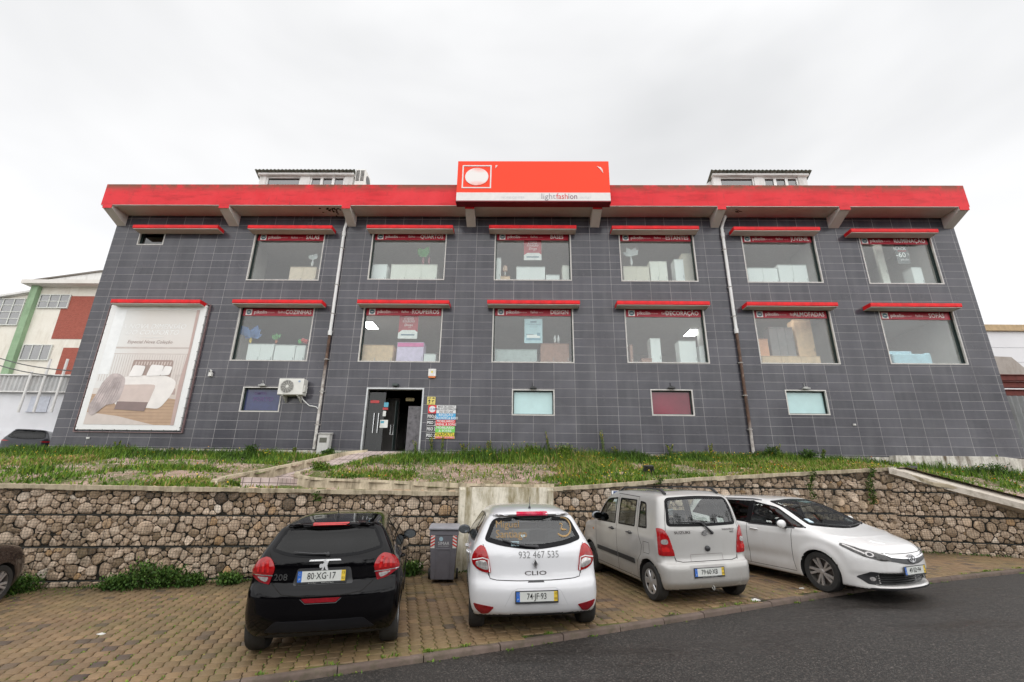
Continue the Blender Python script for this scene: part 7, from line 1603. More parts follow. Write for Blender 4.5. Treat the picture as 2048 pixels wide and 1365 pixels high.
# ------------------------------------------------------------------ neighbours
def bwin(b_parent, x0, x1, z0, z1, Y, nx_, nz_, fr_m, gl_m, name='window'):
    b = MB(); frame(b, x0, x1, z0, z1, Y-.05, Y+.05, .06)
    for i in range(1, nx_): x = x0+(x1-x0)*i/nx_; b.box((x-.03, Y-.045, z0+.06), (x+.03, Y+.045, z1-.06))
    for i in range(1, nz_): z = z0+(z1-z0)*i/nz_; b.box((x0+.06, Y-.04, z-.025), (x1-.06, Y+.04, z+.025))
    o = kid(b.build(name, fr_m), b_parent); b = MB(); b.box((x0+.05, Y-.01, z0+.05), (x1-.05, Y+.0, z1-.05)); kid(b.build('pane', gl_m), o); return o
GL2 = glass('factory window glass', (.10, .11, .11), .12, .05, dark=(.16, .16, .16), dfac=.5); FRW = col('factory window frame', (.55, .56, .52))
CREAM = stained('cream factory render', (.66, .62, .54), (.74, .71, .64), (.40, .34, .26), .8, .4, .9); BRICK = None
t = NT('small red bricks'); br = t.n('TexBrick'); t.set(br.inputs['Vector'], t.coord(rot=(PI/2, 0, 0))); br.inputs['Scale'].default_value = 4; br.inputs['Color1'].default_value = (.25, .055, .035, 1); br.inputs['Color2'].default_value = (.32, .075, .05, 1); br.inputs['Mortar'].default_value = (.34, .16, .12, 1); br.inputs['Mortar Size'].default_value = .012; BRICK = t.P(Base_Color=br.outputs['Color'], Roughness=.85)
YF_ = 30.0; fb = tag(empty('factory_building', (at(100, 760, YF_).x, YF_, 1.1)), 'cream factory building with brick panels and a green corner pillar far left', 'building')
def A(u, v, Y=YF_): return at(u, v, Y)
xl = A(42, 700).x; XR = A(250, 700).x; zt_ = A(120, 575).z
b = MB(); b.box((xl, YF_, .8), (XR+3, YF_+10, zt_)); kid(b.build('wall', CREAM), fb)
b = MB(); b.box((xl-.5, YF_-.3, .8), (xl, YF_+.3, zt_+.1)); kid(b.build('corner_pillar', stained('green pillar paint', (.22, .33, .20), (.30, .42, .27), (.12, .16, .1), 1, .5, .8)), fb)
b = MB(); b.box((xl-.9, YF_-.7, zt_), (XR+3, YF_+1, zt_+.28)); kid(b.build('cornice', CON), fb)
b = MB(); ga = A(80, 563, YF_+.6); gb = A(205, 546, YF_+.6); b.prism([(ga.x, zt_+.2), (ga.x, ga.z), (gb.x, gb.z), (gb.x+3, gb.z), (gb.x+3, zt_+.2)], YF_+.5, YF_+.7, 'y'); b.prism([(ga.x-.3, ga.z), (gb.x, gb.z), (gb.x+3, gb.z), (gb.x+3, gb.z+.12), (gb.x, gb.z+.12), (ga.x-.3, ga.z+.08)], YF_+.4, YF_+9, 'y', 1); kid(b.build('gable', [WHT, col('roof edge', (.14, .12, .10))]), fb)
def brick_panel(u0, v0, u1, v1): a = A(u0, v0); q = A(u1, v1); b = MB(); b.box((a.x, YF_-.03, q.z), (XR+3, YF_-.001, a.z)); kid(b.build('brick_panel', BRICK), fb)
brick_panel(131, 593, 200, 679); a = A(118, 696); q = A(110, 750)
b = MB(); b.box((A(120, 720).x, YF_-.03, A(100, 762).z), (XR+3, YF_-.001, a.z)); kid(b.build('brick_panel', BRICK), fb)
a = A(74, 590); q = A(136, 618); bwin(fb, xl+.15, q.x+.0, q.z, a.z, YF_-.06, 3, 2, FRW, GL2); a = A(40, 690); q = A(103, 722); bwin(fb, xl+.15, A(103, 705).x, q.z, a.z, YF_-.06, 3, 1, FRW, GL2)
gw = tag(empty('glazed_workshop', (A(10, 700, 28).x, 28, 1.1)), 'pale workshop with a large gridded window and sloping roof at the far left edge', 'building')
Yg = YF_+.05; xr = xl-.5; x0 = A(-140, 640, Yg).x; z1 = A(60, 587, Yg).z; z0w = A(30, 652, Yg).z; zr0 = A(-140, 610, Yg).z
b = MB(); b.prism([(x0, .8), (xr, .8), (xr, z1), (x0, z1-1.2)], Yg, Yg+8, 'y'); kid(b.build('wall', CREAM), gw); b = MB(); b.prism([(x0, z1-1.2), (xr+.1, z1), (xr+.1, z1+.15), (x0, z1-1.05)], Yg-.3, Yg+8.3, 'y'); kid(b.build('roof', WHT), gw)
xw = xr-.35
for (xa, xb) in ((xw-2.3, xw), (xw-4.9, xw-2.5)): bwin(gw, xa, xb, z0w, z1-.45 if xa > xw-2.4 else z1-.7, Yg-.07, 3, 4, FRW, GL2)
a = A(0, 690, Yg); bwin(gw, xw-4.9, xw-1.3, A(0, 720, Yg).z, a.z, Yg-.07, 4, 3, FRW, GL2)
# white shed with corrugated band in front
Ys = 24.0; sh = tag(empty('white_shed', (A(60, 850, Ys).x, Ys, 1.0)), 'low white shed with a corrugated fascia and shutter beside the tiled building', 'shed')
x0 = A(-160, 800, Ys).x; x1 = A(150, 800, Ys).x+2.5; zt2 = A(60, 752, Ys).z; zb2 = A(60, 782, Ys).z
b = MB(); b.box((x0, Ys+.2, .8), (x1, Ys+3.4, zb2)); b.box((x0, Ys+.08, .8), (x1, Ys+.199, A(60, 862, Ys).z)); kid(b.build('wall', col('shed white', (.62, .62, .64), .8, var=.05, scale=1.5)), sh)
V = []; n = int((x1-x0)/.06); b = MB()
for i in range(n+1): x = x0+i*.06; y = Ys+(.05 if (i//2) % 2 else -.02); V += [(x, y, zb2-.02), (x, y, zt2)]
b.add(V, [(2*i, 2*i+2, 2*i+3, 2*i+1) for i in range(n)]); kid(b.build('corrugated_fascia', stained('grey sheet', (.42, .42, .42), (.52, .52, .51), (.25, .2, .18), 1, .4, .6)), sh)
b = MB(); b.box((x0, Ys-.1, zt2), (x1, Ys+3, zt2+.06)); b.box((x0, Ys-.05, zb2-.08), (x1, Ys+.1, zb2-.02)); kid(b.build('edge_trim', WHT), sh)
a = A(57, 792, Ys); q = A(86, 822, Ys); b = MB(); b.box((a.x, Ys+.16, q.z), (q.x, Ys+.21, a.z)); b.box((a.x-.05, Ys+.13, q.z-.05), (q.x+.05, Ys+.16, q.z)); kid(b.build('shutter', col('pale shutter', (.50, .52, .58))), sh)
for u in (50, 88, 122): a = A(u+12, 718+(0 if u > 60 else 25), Ys-.3); q = A(u-6, 825, Ys-.3); b = MB(); b.tube([(a.x, Ys-.25, q.z), (a.x, Ys-.25, a.z)], .06, 8); kid(b.build('roof_post', WHT), sh)
b = MB(); a = A(5, 872, Ys); q = A(92, 905, Ys); b.box((a.x, Ys+.03, .9), (q.x, Ys+.079, a.z)); kid(b.build('garage_door', col('garage door', (.60, .60, .62), .6)), sh)
# overhead cables
for k, (p0, p1) in enumerate((((0, 703), (183, 745)), ((0, 718), (180, 757)))):
    a = at(p0[0]-60, p0[1]-8, 20); q = at(p1[0], p1[1], FY-.05); pts = [a.lerp(q, t/10)+Vector((0, 0, -.5*math.sin(PI*t/10)*.5)) for t in range(11)]
    b = MB(); b.tube(pts, .022, 6); tag(b.build('overhead_cable', BLK), ['black overhead cable ending at the banner, upper one', 'black overhead cable ending at the banner, lower one'][k], 'cable', 'cables at the left of the facade')
# right side: white building, shed roof, fence
Yr = 24.0; rb = tag(empty('neighbour_building', (A(2010, 720, Yr).x, Yr, .9)), 'white building with a tan roof edge beyond the right end of the facade', 'building')
a = A(1950, 663, Yr); b = MB(); b.box((a.x, Yr, .5), (a.x+14, Yr+8, a.z)); kid(b.build('wall', col('neighbour white', (.66, .65, .66), .7, var=.03, scale=1)), rb)
b = MB(); b.box((a.x-.2, Yr-.15, a.z), (a.x+14, Yr+8, a.z+.34)); kid(b.build('roof_edge', col('tan roof edge', (.42, .30, .17), .8, var=.2)), rb)
b = MB()
for k in range(7): b.box((a.x, Yr-.012, a.z-.9-k*.8), (a.x+14, Yr-.002, a.z-.88-k*.8))
kid(b.build('panel_joint', col('joint grey', (.45, .45, .46))), rb)
Yc = 20.0; cs = tag(empty('lean_to', (A(2020, 800, Yc).x, Yc, .9)), 'weathered lean to with rusty beams beside the right end of the facade', 'shed')
a = A(1985, 712, Yc); q = A(2035, 752, Yc); b = MB(); b.prism([(a.x-.5, q.z), (a.x-.5, a.z), (q.x, a.z-.05), (q.x+.7, q.z)], Yc, Yc+3, 'y'); kid(b.build('roof', stained('weathered boards', (.33, .29, .26), (.42, .38, .34), (.2, .16, .13), 2, .5, .9)), cs)
for v in (756, 770, 786): z = A(2010, v, Yc-1).z; b = MB(); b.box((A(1990, v, Yc-1).x-.5, Yc-1, z-.11), (A(2048, v, Yc-1).x+4, Yc-.85, z+.11)); b.box((A(1990, v, Yc-1).x-.5, Yc-1.06, z+.11), (A(2048, v, Yc-1).x+4, Yc-.8, z+.13)); kid(b.build('rusty_beam', stained('rusty steel', (.12, .03, .025), (.17, .05, .04), (.05, .02, .015), 2, .5, .8)), cs)
x0 = A(1995, 850, Yc-1.5).x-.3; V = []; n = 120; b = MB(); zt3 = A(2020, 792, Yc-1.5).z
for i in range(n+1): x = x0+i*.06; y = Yc-1.5+.03*math.cos(i*PI/2); V += [(x, y, .2), (x, y, zt3)]
b.add(V, [(2*i, 2*i+2, 2*i+3, 2*i+1) for i in range(n)]); tag(b.build('corrugated_fence', stained('grey corrugated sheet', (.16, .165, .165), (.23, .235, .235), (.1, .09, .08), 1.5, .4, .6)), 'grey corrugated sheet fence beside the right end of the facade', 'fence')
# white low wall sloping off at the right end of the facade
a = at(1790, 908, FY-.25); z1 = 1.38
b = MB(); pts = [(at(1790, 908, FY-.3).x, z1-.02), (at(1915, 903, FY-.3).x+1.4, z1-.02), (19.5, .95), (21, .5), (21, .0), (12.5, .0)]
b.prism(pts, FY-.32, FY-.02, 'y'); tag(b.build('low_wall', PLW, bevel=.008), 'white stained low wall at the foot of the facade, sloping off at the right', 'low wall')
# far dark car at the left, seen from behind
V2 = Body(**{**B2_.__dict__, 'mods': []}); c = Car('parked_car', 'dark grey car with red tail lights parked by the white shed at the far left', V2, paint_mat('dark grey car paint', (.018, .02, .026), dirt_amt=.05, coat_ior=1.35, spec=.1), (0, 0), math.radians(140))
c.cab = (-.3, 2.2); c.seats = [1.05, .3]; c.dash = 1.8; c.dz = .95
c.window(rounded([(-.65, 1.075), (-.45, 1.02), (0, .985), (.45, 1.02), (.65, 1.075), (.53, 1.37), (0, 1.395), (-.53, 1.37)], .08), 'x-', 'rear_window', GPRV, band=.03)
for sd, ax in ((1, 'y+'), (-1, 'y-')):
    c.window(rounded([(.05, 1.05), (1.85, .96), (1.45, 1.34), (.30, 1.36)], .03), ax, 'side_window', GPRV, band=.02)
    c.patch(rounded([(sd*a_, z) for a_, z in [(.50, .90), (.65, .93), (.80, .945), (.81, .90), (.65, .885)]], .02), 'x-', 'tail_light', RLENS, off=.012, d=.02)
for x in (0, 2.575):
    for sd in (1, -1): wheel(c, x, sd, .31, .195, 'plain', .83)
c.finish(); p = at(22, 905, 20.5); c.root.matrix_world = Matrix.Translation((p.x-.3, 21.4, 1.0)) @ Matrix.Rotation(math.radians(118), 4, 'Z')
# litter
def litter(u, v, s_, lab, seed, asphalt_=False, m_=None):
    d = at(u, v, 1); t = -2.125/(d.z-.019*d.x-.045*d.y); p = d*t; r_ = random.Random(seed); b = MB(); z0 = p.z+(.004 if not asphalt_ else -.09)
    n = 8; ring_ = [(p.x+s_*(1+r_.uniform(-.35, .35))*math.cos(k*2*PI/n), p.y+s_*.8*(1+r_.uniform(-.35, .35))*math.sin(k*2*PI/n), z0+r_.uniform(0, .012)) for k in range(n)]
    b.add(ring_+[(p.x, p.y, z0+s_*.4), ]+[(x, y, z-.012) for x, y, z in ring_], [(k, (k+1) % n, n) for k in range(n)]+[(k, n+1+k, n+1+(k+1) % n, (k+1) % n) for k in range(n)])
    tag(b.build('litter', m_ or col('crumpled paper', (.58, .57, .54), .8)), lab, 'litter', 'scraps of paper on the ground')
litter(203, 1270, .06, 'white paper scrap on the pavers between the left edge and the black car', 1); litter(1510, 1201, .07, 'pale scrap on the pavers behind the silver car', 2); litter(1605, 1178, .05, 'pale scrap on the pavers beside the front wheel of the white estate', 3); litter(1909, 1101, .05, 'white scrap at the foot of the right wall', 4); litter(27, 1174, .08, 'crumpled pink and white wrapper at the foot of the wall by the dark car', 5, m_=col('pink wrapper', (.55, .33, .34), .6, var=.4, scale=14)); litter(880, 1343, .02, 'small white scrap on the asphalt behind the white hatchback', 6, True)
# ------------------------------------------------------------------ vegetation
def leaf_mat(name, stops, rough=.65, trans=.25):
    t = NT(name); a = t.n('Attribute'); a.attribute_name = 'tone'; c = t.ramp(a.outputs['Fac'], stops)
    t.P(Base_Color=c, Roughness=rough); t.p.inputs['Specular IOR Level'].default_value = .25
    tr = t.n('BsdfTranslucent'); t.set(tr.inputs['Color'], c); ms = t.n('MixShader'); ms.inputs[0].default_value = trans
    t.set(ms.inputs[1], t.p.outputs[0]); t.set(ms.inputs[2], tr.outputs[0]); t.t.links.new(ms.outputs[0], t.o.inputs['Surface']); return t.m
GRASS = leaf_mat('bank grass', [(0, (.03, .06, .012, 1)), (.3, (.075, .15, .02, 1)), (.62, (.15, .27, .03, 1)), (.80, (.28, .32, .05, 1)), (.86, (.36, .29, .11, 1)), (1, (.42, .28, .15, 1))])
FLOW = leaf_mat('bank flowers', [(0, (.75, .50, .02, 1)), (.6, (.80, .62, .05, 1)), (.75, (.75, .25, .05, 1)), (1, (.6, .08, .02, 1))])
HERB = leaf_mat('ground herb', [(0, (.018, .04, .008, 1)), (.5, (.045, .10, .015, 1)), (.85, (.10, .18, .03, 1)), (1, (.19, .26, .05, 1))])
rs = np.random.RandomState(5)
def vnoise(x, y, s, seed=0):
    """cheap value noise"""
    X, Y = x*s, y*s; xi, yi = np.floor(X).astype(int), np.floor(Y).astype(int); fx, fy = X-xi, Y-yi; fx, fy = fx*fx*(3-2*fx), fy*fy*(3-2*fy)
    def h(a, b): v = np.sin(a*127.1+b*311.7+seed*74.7)*43758.5453; return v-np.floor(v)
    return (h(xi, yi)*(1-fx)+h(xi+1, yi)*fx)*(1-fy)+(h(xi, yi+1)*(1-fx)+h(xi+1, yi+1)*fx)*fy
def blades(P, h, w_, lean, tone, mat_, name, kind='blade'):
    n = len(P); a = rs.uniform(0, 2*PI, n); d = np.c_[np.cos(a), np.sin(a), np.zeros(n)]; s_ = np.c_[-np.sin(a), np.cos(a), np.zeros(n)]
    up = np.array([0, 0, 1.0]); l = lean[:, None]
    p0 = P-s_*w_[:, None]; p1 = P+s_*w_[:, None]; m_ = P+up*h[:, None]*.6+d*h[:, None]*l*.35; p2 = m_+s_*w_[:, None]*.8; p3 = m_-s_*w_[:, None]*.8; tip = P+up*h[:, None]*(1-.25*l)+d*h[:, None]*l
    V = np.stack([p0, p1, p2, p3, tip], 1).reshape(-1, 3); b = np.arange(n)*5
    F = np.vstack([np.c_[b, b+1, b+2], np.c_[b, b+2, b+3], np.c_[b+3, b+2, b+4]])
    o = np_mesh(name, V, F, mat_); face_tone(o, np.concatenate([tone]*3)); return o
# candidate points on the bank
N = 210000; X = rs.uniform(-17.5, 16.5, N); T = rs.uniform(0, 1, N)**.9
Y0 = np.array([ywall(x) for x in X])+.18; Yp = Y0+(FY-.03-Y0)*T
keep = ~inside(np.c_[X, Yp], inset(ramp_poly, -.1)); X, Yp, T = X[keep], Yp[keep], T[keep]
dens = .55*vnoise(X, Yp, .55)+.45*vnoise(X, Yp, 1.7, 3); edge = np.clip((T-.60)/.3, 0, 1)
front = np.clip((.12-T)/.12, 0, 1)
pr = np.clip((dens-.48)*3.6, .05, 1); pr = np.maximum(pr, edge*(.55+.45*vnoise(X, Yp, .7, 17))); pr = np.maximum(pr, front*.35); pr[X > 10.6] *= .40
k = rs.uniform(0, 1, len(X)) < pr; X, Yp, T, dens, edge = X[k], Yp[k], T[k], dens[k], edge[k]
Z = np.array([garden(x, y) for x, y in zip(X, Yp)])
tall = np.clip((X+4)/3, 0, 1)*np.clip((4-X)/3, 0, 1)*edge
h = rs.uniform(.03, .16, len(X))*(1+1.0*edge)*(.6+.9*vnoise(X, Yp, 1.3, 13))+rs.uniform(0, .50, len(X))*tall*rs.uniform(0, 1, len(X))
yel = vnoise(X, Yp, .9, 9)
tone = np.clip(rs.uniform(.08, .74, len(X))+.5*(yel-.45)+np.where(rs.uniform(0, 1, len(X)) < .10, .3, 0)+.12*(1-edge)-.12*edge, 0, 1)
o = blades(np.c_[X, Yp, Z-.01], h, rs.uniform(.004, .013, len(X))*(1+.5*(1-edge)), rs.uniform(.1, .9, len(X)), tone, GRASS, 'bank_grass'); tag(o, 'uneven grass and low weeds covering the bank below the facade', 'grass', kind='stuff')
# broad leaves of low weeds
k = rs.uniform(0, 1, len(X)) < .30; XX, YY, ZZ = X[k]+rs.normal(0, .05, k.sum()), Yp[k], Z[k]
o = blades(np.c_[XX, YY, ZZ], rs.uniform(.03, .09, len(XX)), rs.uniform(.012, .024, len(XX)), rs.uniform(.6, 1.4, len(XX)), np.clip(tone[k]*.9, 0, 1), GRASS, 'bank_weeds'); tag(o, 'broad leaved weeds among the grass of the bank', 'weeds', kind='stuff')
k = rs.uniform(0, 1, len(X)) < .010*(1+(X > 1)*2.2); k &= vnoise(X, Yp, 1.1, 21) > .42; XX, YY, ZZ = X[k], Yp[k], Z[k]+h[k]*.8
o = blades(np.c_[XX, YY, ZZ], rs.uniform(.02, .035, len(XX)), rs.uniform(.012, .022, len(XX)), rs.uniform(.5, 1.5, len(XX)), rs.uniform(0, 1, len(XX)), FLOW, 'bank_flowers'); tag(o, 'tiny yellow and orange flowers scattered over the bank', 'flowers', kind='stuff')
# pebbles
NP = 16000; X2 = rs.uniform(-17, 15.5, NP); T2 = rs.uniform(.05, .8, NP); Y2 = np.array([ywall(x) for x in X2])+.18; Y2 = Y2+(FY-Y2)*T2
k = (~inside(np.c_[X2, Y2], inset(ramp_poly, -.1))) & (.55*vnoise(X2, Y2, .55)+.45*vnoise(X2, Y2, 1.7, 3) < .52); X2, Y2 = X2[k], Y2[k]; Z2 = np.array([garden(x, y) for x, y in zip(X2, Y2)])
s_ = rs.uniform(.008, .026, len(X2)); dirs = np.array([(1, 0, 0), (0, 1, 0), (-1, 0, 0), (0, -1, 0), (0, 0, .8)]); V = (np.c_[X2, Y2, Z2][:, None]+dirs[None]*s_[:, None, None]*rs.uniform(.6, 1.3, (len(X2), 5, 1))).reshape(-1, 3); b_ = np.arange(len(X2))*5
F = np.vstack([np.c_[b_+i, b_+(i+1) % 4, b_+4] for i in range(4)]); t = NT('bank gravel'); a_ = t.n('Attribute'); a_.attribute_name = 'tone'; gm = t.P(Base_Color=t.ramp(a_.outputs['Fac'], [(0, (.22, .14, .11, 1)), (.6, (.45, .33, .27, 1)), (1, (.62, .52, .46, 1))]), Roughness=.9)
o = np_mesh('bank_gravel', V, F, gm); face_tone(o, np.tile(rs.uniform(0, 1, len(X2)), 4)); tag(o, 'pinkish gravel showing between the weeds of the bank', 'gravel', kind='stuff')
# single tall weeds and bushy plants
def weed(x, y, z, h, lab, n=26, bush=False, seed=0, mat_=None, wid=.12, name='tall_weed', cat='weed', group='tall weeds along the facade', fl=.0):
    r_ = random.Random(seed); root = tag(empty(name, (x, y, z)), lab, cat, group); P_ = []; b = MB(); st = []
    ns = 3 if not bush else 9
    for s in range(ns):
        a = r_.uniform(0, 2*PI); L_ = h*r_.uniform(.65, 1); dx, dy = math.cos(a)*wid*r_.uniform(.3, 1.1), math.sin(a)*wid*.7*r_.uniform(.3, 1)
        pts = [(x+dx*t*t*1.2+r_.uniform(-.01, .01), y+dy*t, z-.02+L_*t) for t in (0, .25, .5, .75, 1)]; b.tube(pts, [.006, .005, .004, .003, .002], 4); st.append(pts)
    b.build('stem', col('weed stem', (.16, .15, .05), .8)); o = bpy.context.scene.objects[-1] if False else sc.collection.objects[-1]; kid(o, root)
    pts = []
    for s in st:
        for _ in range(int(n*(1.6 if bush else 1))):
            t = r_.uniform(.05 if bush else .1, 1); i = min(3, int(t*4)); f = t*4-i; p = [s[i][q]*(1-f)+s[i+1][q]*f for q in range(3)]; sp_ = wid*(.55 if bush else .22)*(1.15-t*.7)
            pts.append((p[0]+r_.gauss(0, sp_), p[1]+r_.gauss(0, sp_), p[2]+r_.gauss(0, sp_*.5)))
    P_ = np.array(pts); P_[:, 2] = np.maximum(P_[:, 2], z); m_ = len(P_); sz = .05 if not bush else .045
    o = blades(P_, rs.uniform(sz*.6, sz*1.4, m_), rs.uniform(.006, .014, m_)*(1.3 if bush else .9), rs.uniform(.4, 1.6, m_), np.clip(rs.uniform(0, .75, m_)+(P_[:, 2]-z)/h*.2, 0, 1), mat_ or GRASS, 'leaves'); kid(o, root)
    if fl:
        k_ = P_[:, 2] > z+h*.55; Q_ = P_[k_][::2]
        if len(Q_): o = blades(Q_, rs.uniform(.015, .03, len(Q_)), rs.uniform(.008, .014, len(Q_)), rs.uniform(.5, 1.5, len(Q_)), rs.uniform(0, .5, len(Q_)), FLOW, 'flowers'); kid(o, root)
    return root
ends = [('beside the banner', 238, 880), ('under the navy window, right of the banner', 497, 893), ('in front of the directory board, left stem', 866, 872), ('in front of the directory board, right stem', 886, 860), ('in the entrance corner', 835, 870), ('below the aqua window, left side', 980, 880), ('below the aqua window, right side', 1098, 862), ('the tallest one, left of the maroon window', 1205, 848), ('beside the tallest one', 1232, 890), ('below the maroon window', 1340, 886), ('left of the right downpipe', 1420, 885), ('right of the right downpipe', 1555, 885), ('under the rightmost low window', 1640, 890), ('at the right end of the facade', 1988, 905), ('between the directory board and the aqua window', 930, 884), ('left of the meter cabinet', 590, 893)]
for i, (wh, u, v) in enumerate(ends):
    p = at(u, v, FY-.25); zg = garden(p.x, FY-.25); weed(p.x, FY-.25, zg, max(.3, p.z-zg), 'tall flowering weed '+wh, 70, seed=i+3, wid=.13, fl=.5)
for i, (u, v, Y, hh, wid, lab) in enumerate(((660, 893, 16.3, .35, .2, 'bushy weed at the foot of the meter cabinet'), (508, 893, 16.2, .42, .22, 'bushy green weed at the foot of the wall under the navy window'), (1540, 905, 16.3, .5, .22, 'dense green weed under the right downpipe'), (475, 960, 11.4, .28, .2, 'green tuft growing inside the bend of the ramp'), (640, 945, 13.0, .25, .18, 'green tuft beside the inner ramp wall'), (1130, 900, 16.2, .55, .3, 'dense grass tuft under the left aqua window'), (1060, 900, 16.3, .5, .3, 'dense grass tuft left of the left aqua window'), (1620, 905, 16.3, .4, .25, 'leafy weed under the rightmost low window'), (1980, 925, 15.9, .3, .4, 'straggly weed on the bank at the right end'))):
    p = at(u, v, Y); weed(p.x, Y, garden(p.x, Y)-.02 if Y != 11.4 else -.05, hh, lab, 70, True, 40+i, HERB if i in (0, 1, 2, 7, 8) else GRASS, wid, 'bushy_weed', 'weed', 'bushy weeds on the bank')
# shrubs at the foot of the left gabion wall, and creepers on the wall
def base_pt(u, d=.15): 
    D = at(u, 1100, 1); t = (11.6-d)/(D.y-.195*D.x); x, y = D.x*t, D.y*t; return x, y, gz(x, y)
for i, (u, hh, wid, lab) in enumerate(((246, .24, .22, 'green herb clump at the foot of the left gabion wall, left part of the row'), (295, .46, .30, 'largest green herb clump at the foot of the left gabion wall'), (345, .36, .26, 'green herb clump right of the largest one at the wall foot'), (395, .20, .2, 'low herb clump between the large clumps and the black car'), (470, .18, .2, 'low herb clump beside the black car'), (60, .26, .3, 'herb clump by the crumpled wrapper'), (822, .26, .2, 'herb clump between the black car and the bin'))):
    x, y, z = base_pt(u, .28); weed(x, y, z, hh, lab, 70, True, 70+i, HERB, wid, 'herb_clump', 'plant', 'herb clumps at the foot of the gabion wall')
def creeper(u, v0, v1, lab, seed, n=260, Bp=None):
    r_ = random.Random(seed); root = None; pts = []
    for _ in range(n):
        t = r_.random(); v = v0+(v1-v0)*t; uu = u+r_.gauss(0, 3.5)+4*math.sin(t*7+seed); D = at(uu, v, 1); q = (11.6-.07)/(D.y-.195*D.x); pts.append((D.x*q, D.y*q-.02+r_.uniform(-.04, .02), D.z*q))
    P_ = np.array(pts); root = tag(empty('creeper', tuple(P_[0])), lab, 'plant', 'creepers hanging on the gabion wall'); b = MB(); Q_ = P_[np.argsort(-P_[:, 2])][::30]; b.tube(Q_.tolist(), .004, 4); kid(b.build('stem', bpy.data.materials['weed stem']), root)
    o = blades(P_, rs.uniform(.02, .05, n), rs.uniform(.010, .018, n), rs.uniform(.6, 1.5, n), rs.uniform(.1, 1, n), HERB, 'leaves'); kid(o, root)
creeper(1623, 940, 1000, 'creeper hanging on the wall above the roof of the white estate', 1); creeper(1742, 938, 1010, 'creeper in the corner where the right wall turns', 2, 420); creeper(634, 985, 1005, 'small creeper on the wall above the black car', 3, 90); creeper(1318, 955, 970, 'small creeper on the wall above the silver car', 4, 70)
# tufts in the joints of the kerb and of the pavers
XY = []
for _ in range(120):
    s = rs.uniform(-4, 11); XY.append((s, ycurb(s)+rs.choice([-.03, .14])+rs.normal(0, .012), rs.uniform(.3, 1)))
P_ = []
for (x, y, q) in XY:
    if rs.uniform() < .45: continue
    for _ in range(int(26*q)): P_.append((x+rs.normal(0, .035), y+rs.normal(0, .018), gz(x, y)-(.07 if y < ycurb(x)+.0 else .0)))
P_ = np.array(P_); m_ = len(P_); o = blades(P_, rs.uniform(.012, .045, m_), rs.uniform(.004, .009, m_), rs.uniform(.3, 1.4, m_), rs.uniform(.3, .8, m_), GRASS, 'kerb_tufts'); tag(o, 'bright green tufts growing along the kerb joints', 'tufts', kind='stuff')
M_N = 110000; X3 = rs.uniform(-11, 12, M_N); Y3 = rs.uniform(5, 13.5, M_N); yc = np.array([ycurb(x) for x in X3]); yw_ = np.array([ywall(x) for x in X3]); k = (Y3 > yc+.15) & (Y3 < yw_-.02)
lx = (X3-2)*ea.x+(Y3-8)*ea.y; lb = (X3-2)*eb.x+(Y3-8)*eb.y; fx = (lx/A_) % 1; k &= (np.minimum(fx, 1-fx) < .09) & (rs.uniform(0, 1, M_N) < np.clip((vnoise(X3, Y3, .8, 31)-.36)*3.2, .04, .95)); X3, Y3 = X3[k], Y3[k]; m_ = len(X3)
o = blades(np.c_[X3, Y3, gz(X3, Y3)-.005+.012*np.sin(X3*.9+1)*np.sin(Y3*1.1)], rs.uniform(.008, .022, m_), rs.uniform(.006, .014, m_), rs.uniform(.5, 1.6, m_), rs.uniform(.3, .85, m_), GRASS, 'joint_moss'); tag(o, 'moss and tiny weeds growing in the joints of the pavers', 'moss', kind='stuff')
# ragged fringe where the pavement meets the wall
M_N = 5200; X3 = rs.uniform(-11, 13, M_N); yw_ = np.array([ywall(x) for x in X3]); Y3 = yw_-.02-np.abs(rs.normal(0, .12, M_N)); k = rs.uniform(0, 1, M_N) < np.clip((vnoise(X3, Y3, .9, 41)-.3)*2, .05, 1); X3, Y3 = X3[k], Y3[k]; m_ = len(X3)
o = blades(np.c_[X3, Y3, gz(X3, Y3)], rs.uniform(.02, .07, m_), rs.uniform(.005, .012, m_), rs.uniform(.4, 1.5, m_), rs.uniform(0, .9, m_), HERB, 'wall_foot_weeds'); tag(o, 'low weeds along the foot of the gabion walls', 'weeds', kind='stuff')
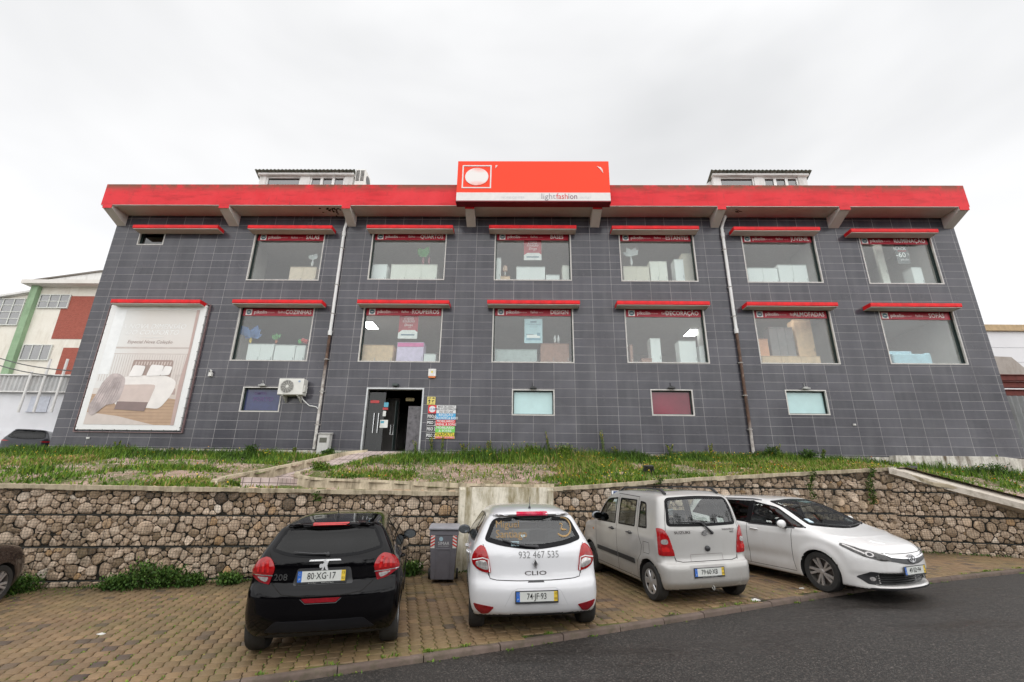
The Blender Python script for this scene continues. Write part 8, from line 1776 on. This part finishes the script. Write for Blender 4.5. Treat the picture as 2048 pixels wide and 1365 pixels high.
# trees across the road, behind the camera (seen in reflections)
BARK = col('tree bark', (.05, .04, .03), .9); CROWN = leaf_mat('dark crown', [(0, (.012, .018, .006, 1)), (1, (.05, .07, .02, 1))])
def tree(x, y, h, seed, lab):
    r_ = random.Random(seed); z = -2.6; root = tag(empty('street_tree', (x, y, z)), lab, 'tree', 'trees across the road behind the viewpoint'); b = MB(); tips = []
    def br(p, d, L_, r, k):
        q = p+d*L_; b.tube([p, p+d*L_*.5+Vector((r_.uniform(-.1, .1), r_.uniform(-.1, .1), 0))*L_, q], [r, r*.8, r*.6], 5, cap=False)
        if k == 0: tips.append(q); return
        for _ in range(3): e = (d+Vector((r_.gauss(0, .45), r_.gauss(0, .45), r_.gauss(.1, .25)))).normalized(); br(q, e, L_*r_.uniform(.6, .8), r*.55, k-1)
    br(Vector((x, y, z)), Vector((0, 0, 1)), h*.30, .16, 4); kid(b.build('trunk', BARK), root)
    P_ = np.array([tuple(t) for t in tips for _ in range(7)])+rs.normal(0, .45, (len(tips)*7, 3)); m_ = len(P_); o = blades(P_, rs.uniform(.2, .4, m_), rs.uniform(.06, .12, m_), rs.uniform(.5, 1.6, m_), rs.uniform(0, 1, m_), CROWN, 'crown'); kid(o, root)
for i, (x, y, h) in enumerate(((-19, -16, 9), (-11, -18, 8), (-4, -17, 10), (3, -19, 7.5), (9, -16, 10.5), (15, -15, 12), (21, -13, 13), (28, -10, 12), (-27, -12, 10), (34, -2, 13))): tree(x, y, h, i+1, 'bare branched roadside tree reflected in the cars and tiles')
n = 26000; hx = rs.uniform(-48, 44, n); hh_ = 4.2+3.4*vnoise(hx, hx*0, .11, 5)+1.5*vnoise(hx, hx*0, .6, 6); hz = -3+(hh_)*rs.uniform(0, 1, n)**.8; hy = -22-.012*hx**2*.3+rs.normal(0, .7, n)
o = blades(np.c_[hx, hy, hz], rs.uniform(.3, .7, n), rs.uniform(.14, .26, n), rs.uniform(.5, 1.6, n), rs.uniform(0, 1, n), CROWN, 'hedge_thicket'); tag(o, 'dark thicket across the road behind the viewpoint, seen only in reflections', 'thicket', kind='stuff')
b = MB(); b.box((-50, -34, -3), (40, -30, 1.5)); b.box((-50.2, -34.2, 1.5), (40.2, -29.8, 1.8)); hb = tag(b.build('garden_wall', col('dull back wall', (.12, .11, .09), .9)), 'long dull wall across the road behind the viewpoint', 'wall')
for o in list(sc.objects):
    if o.type == 'MESH': o.data.validate()
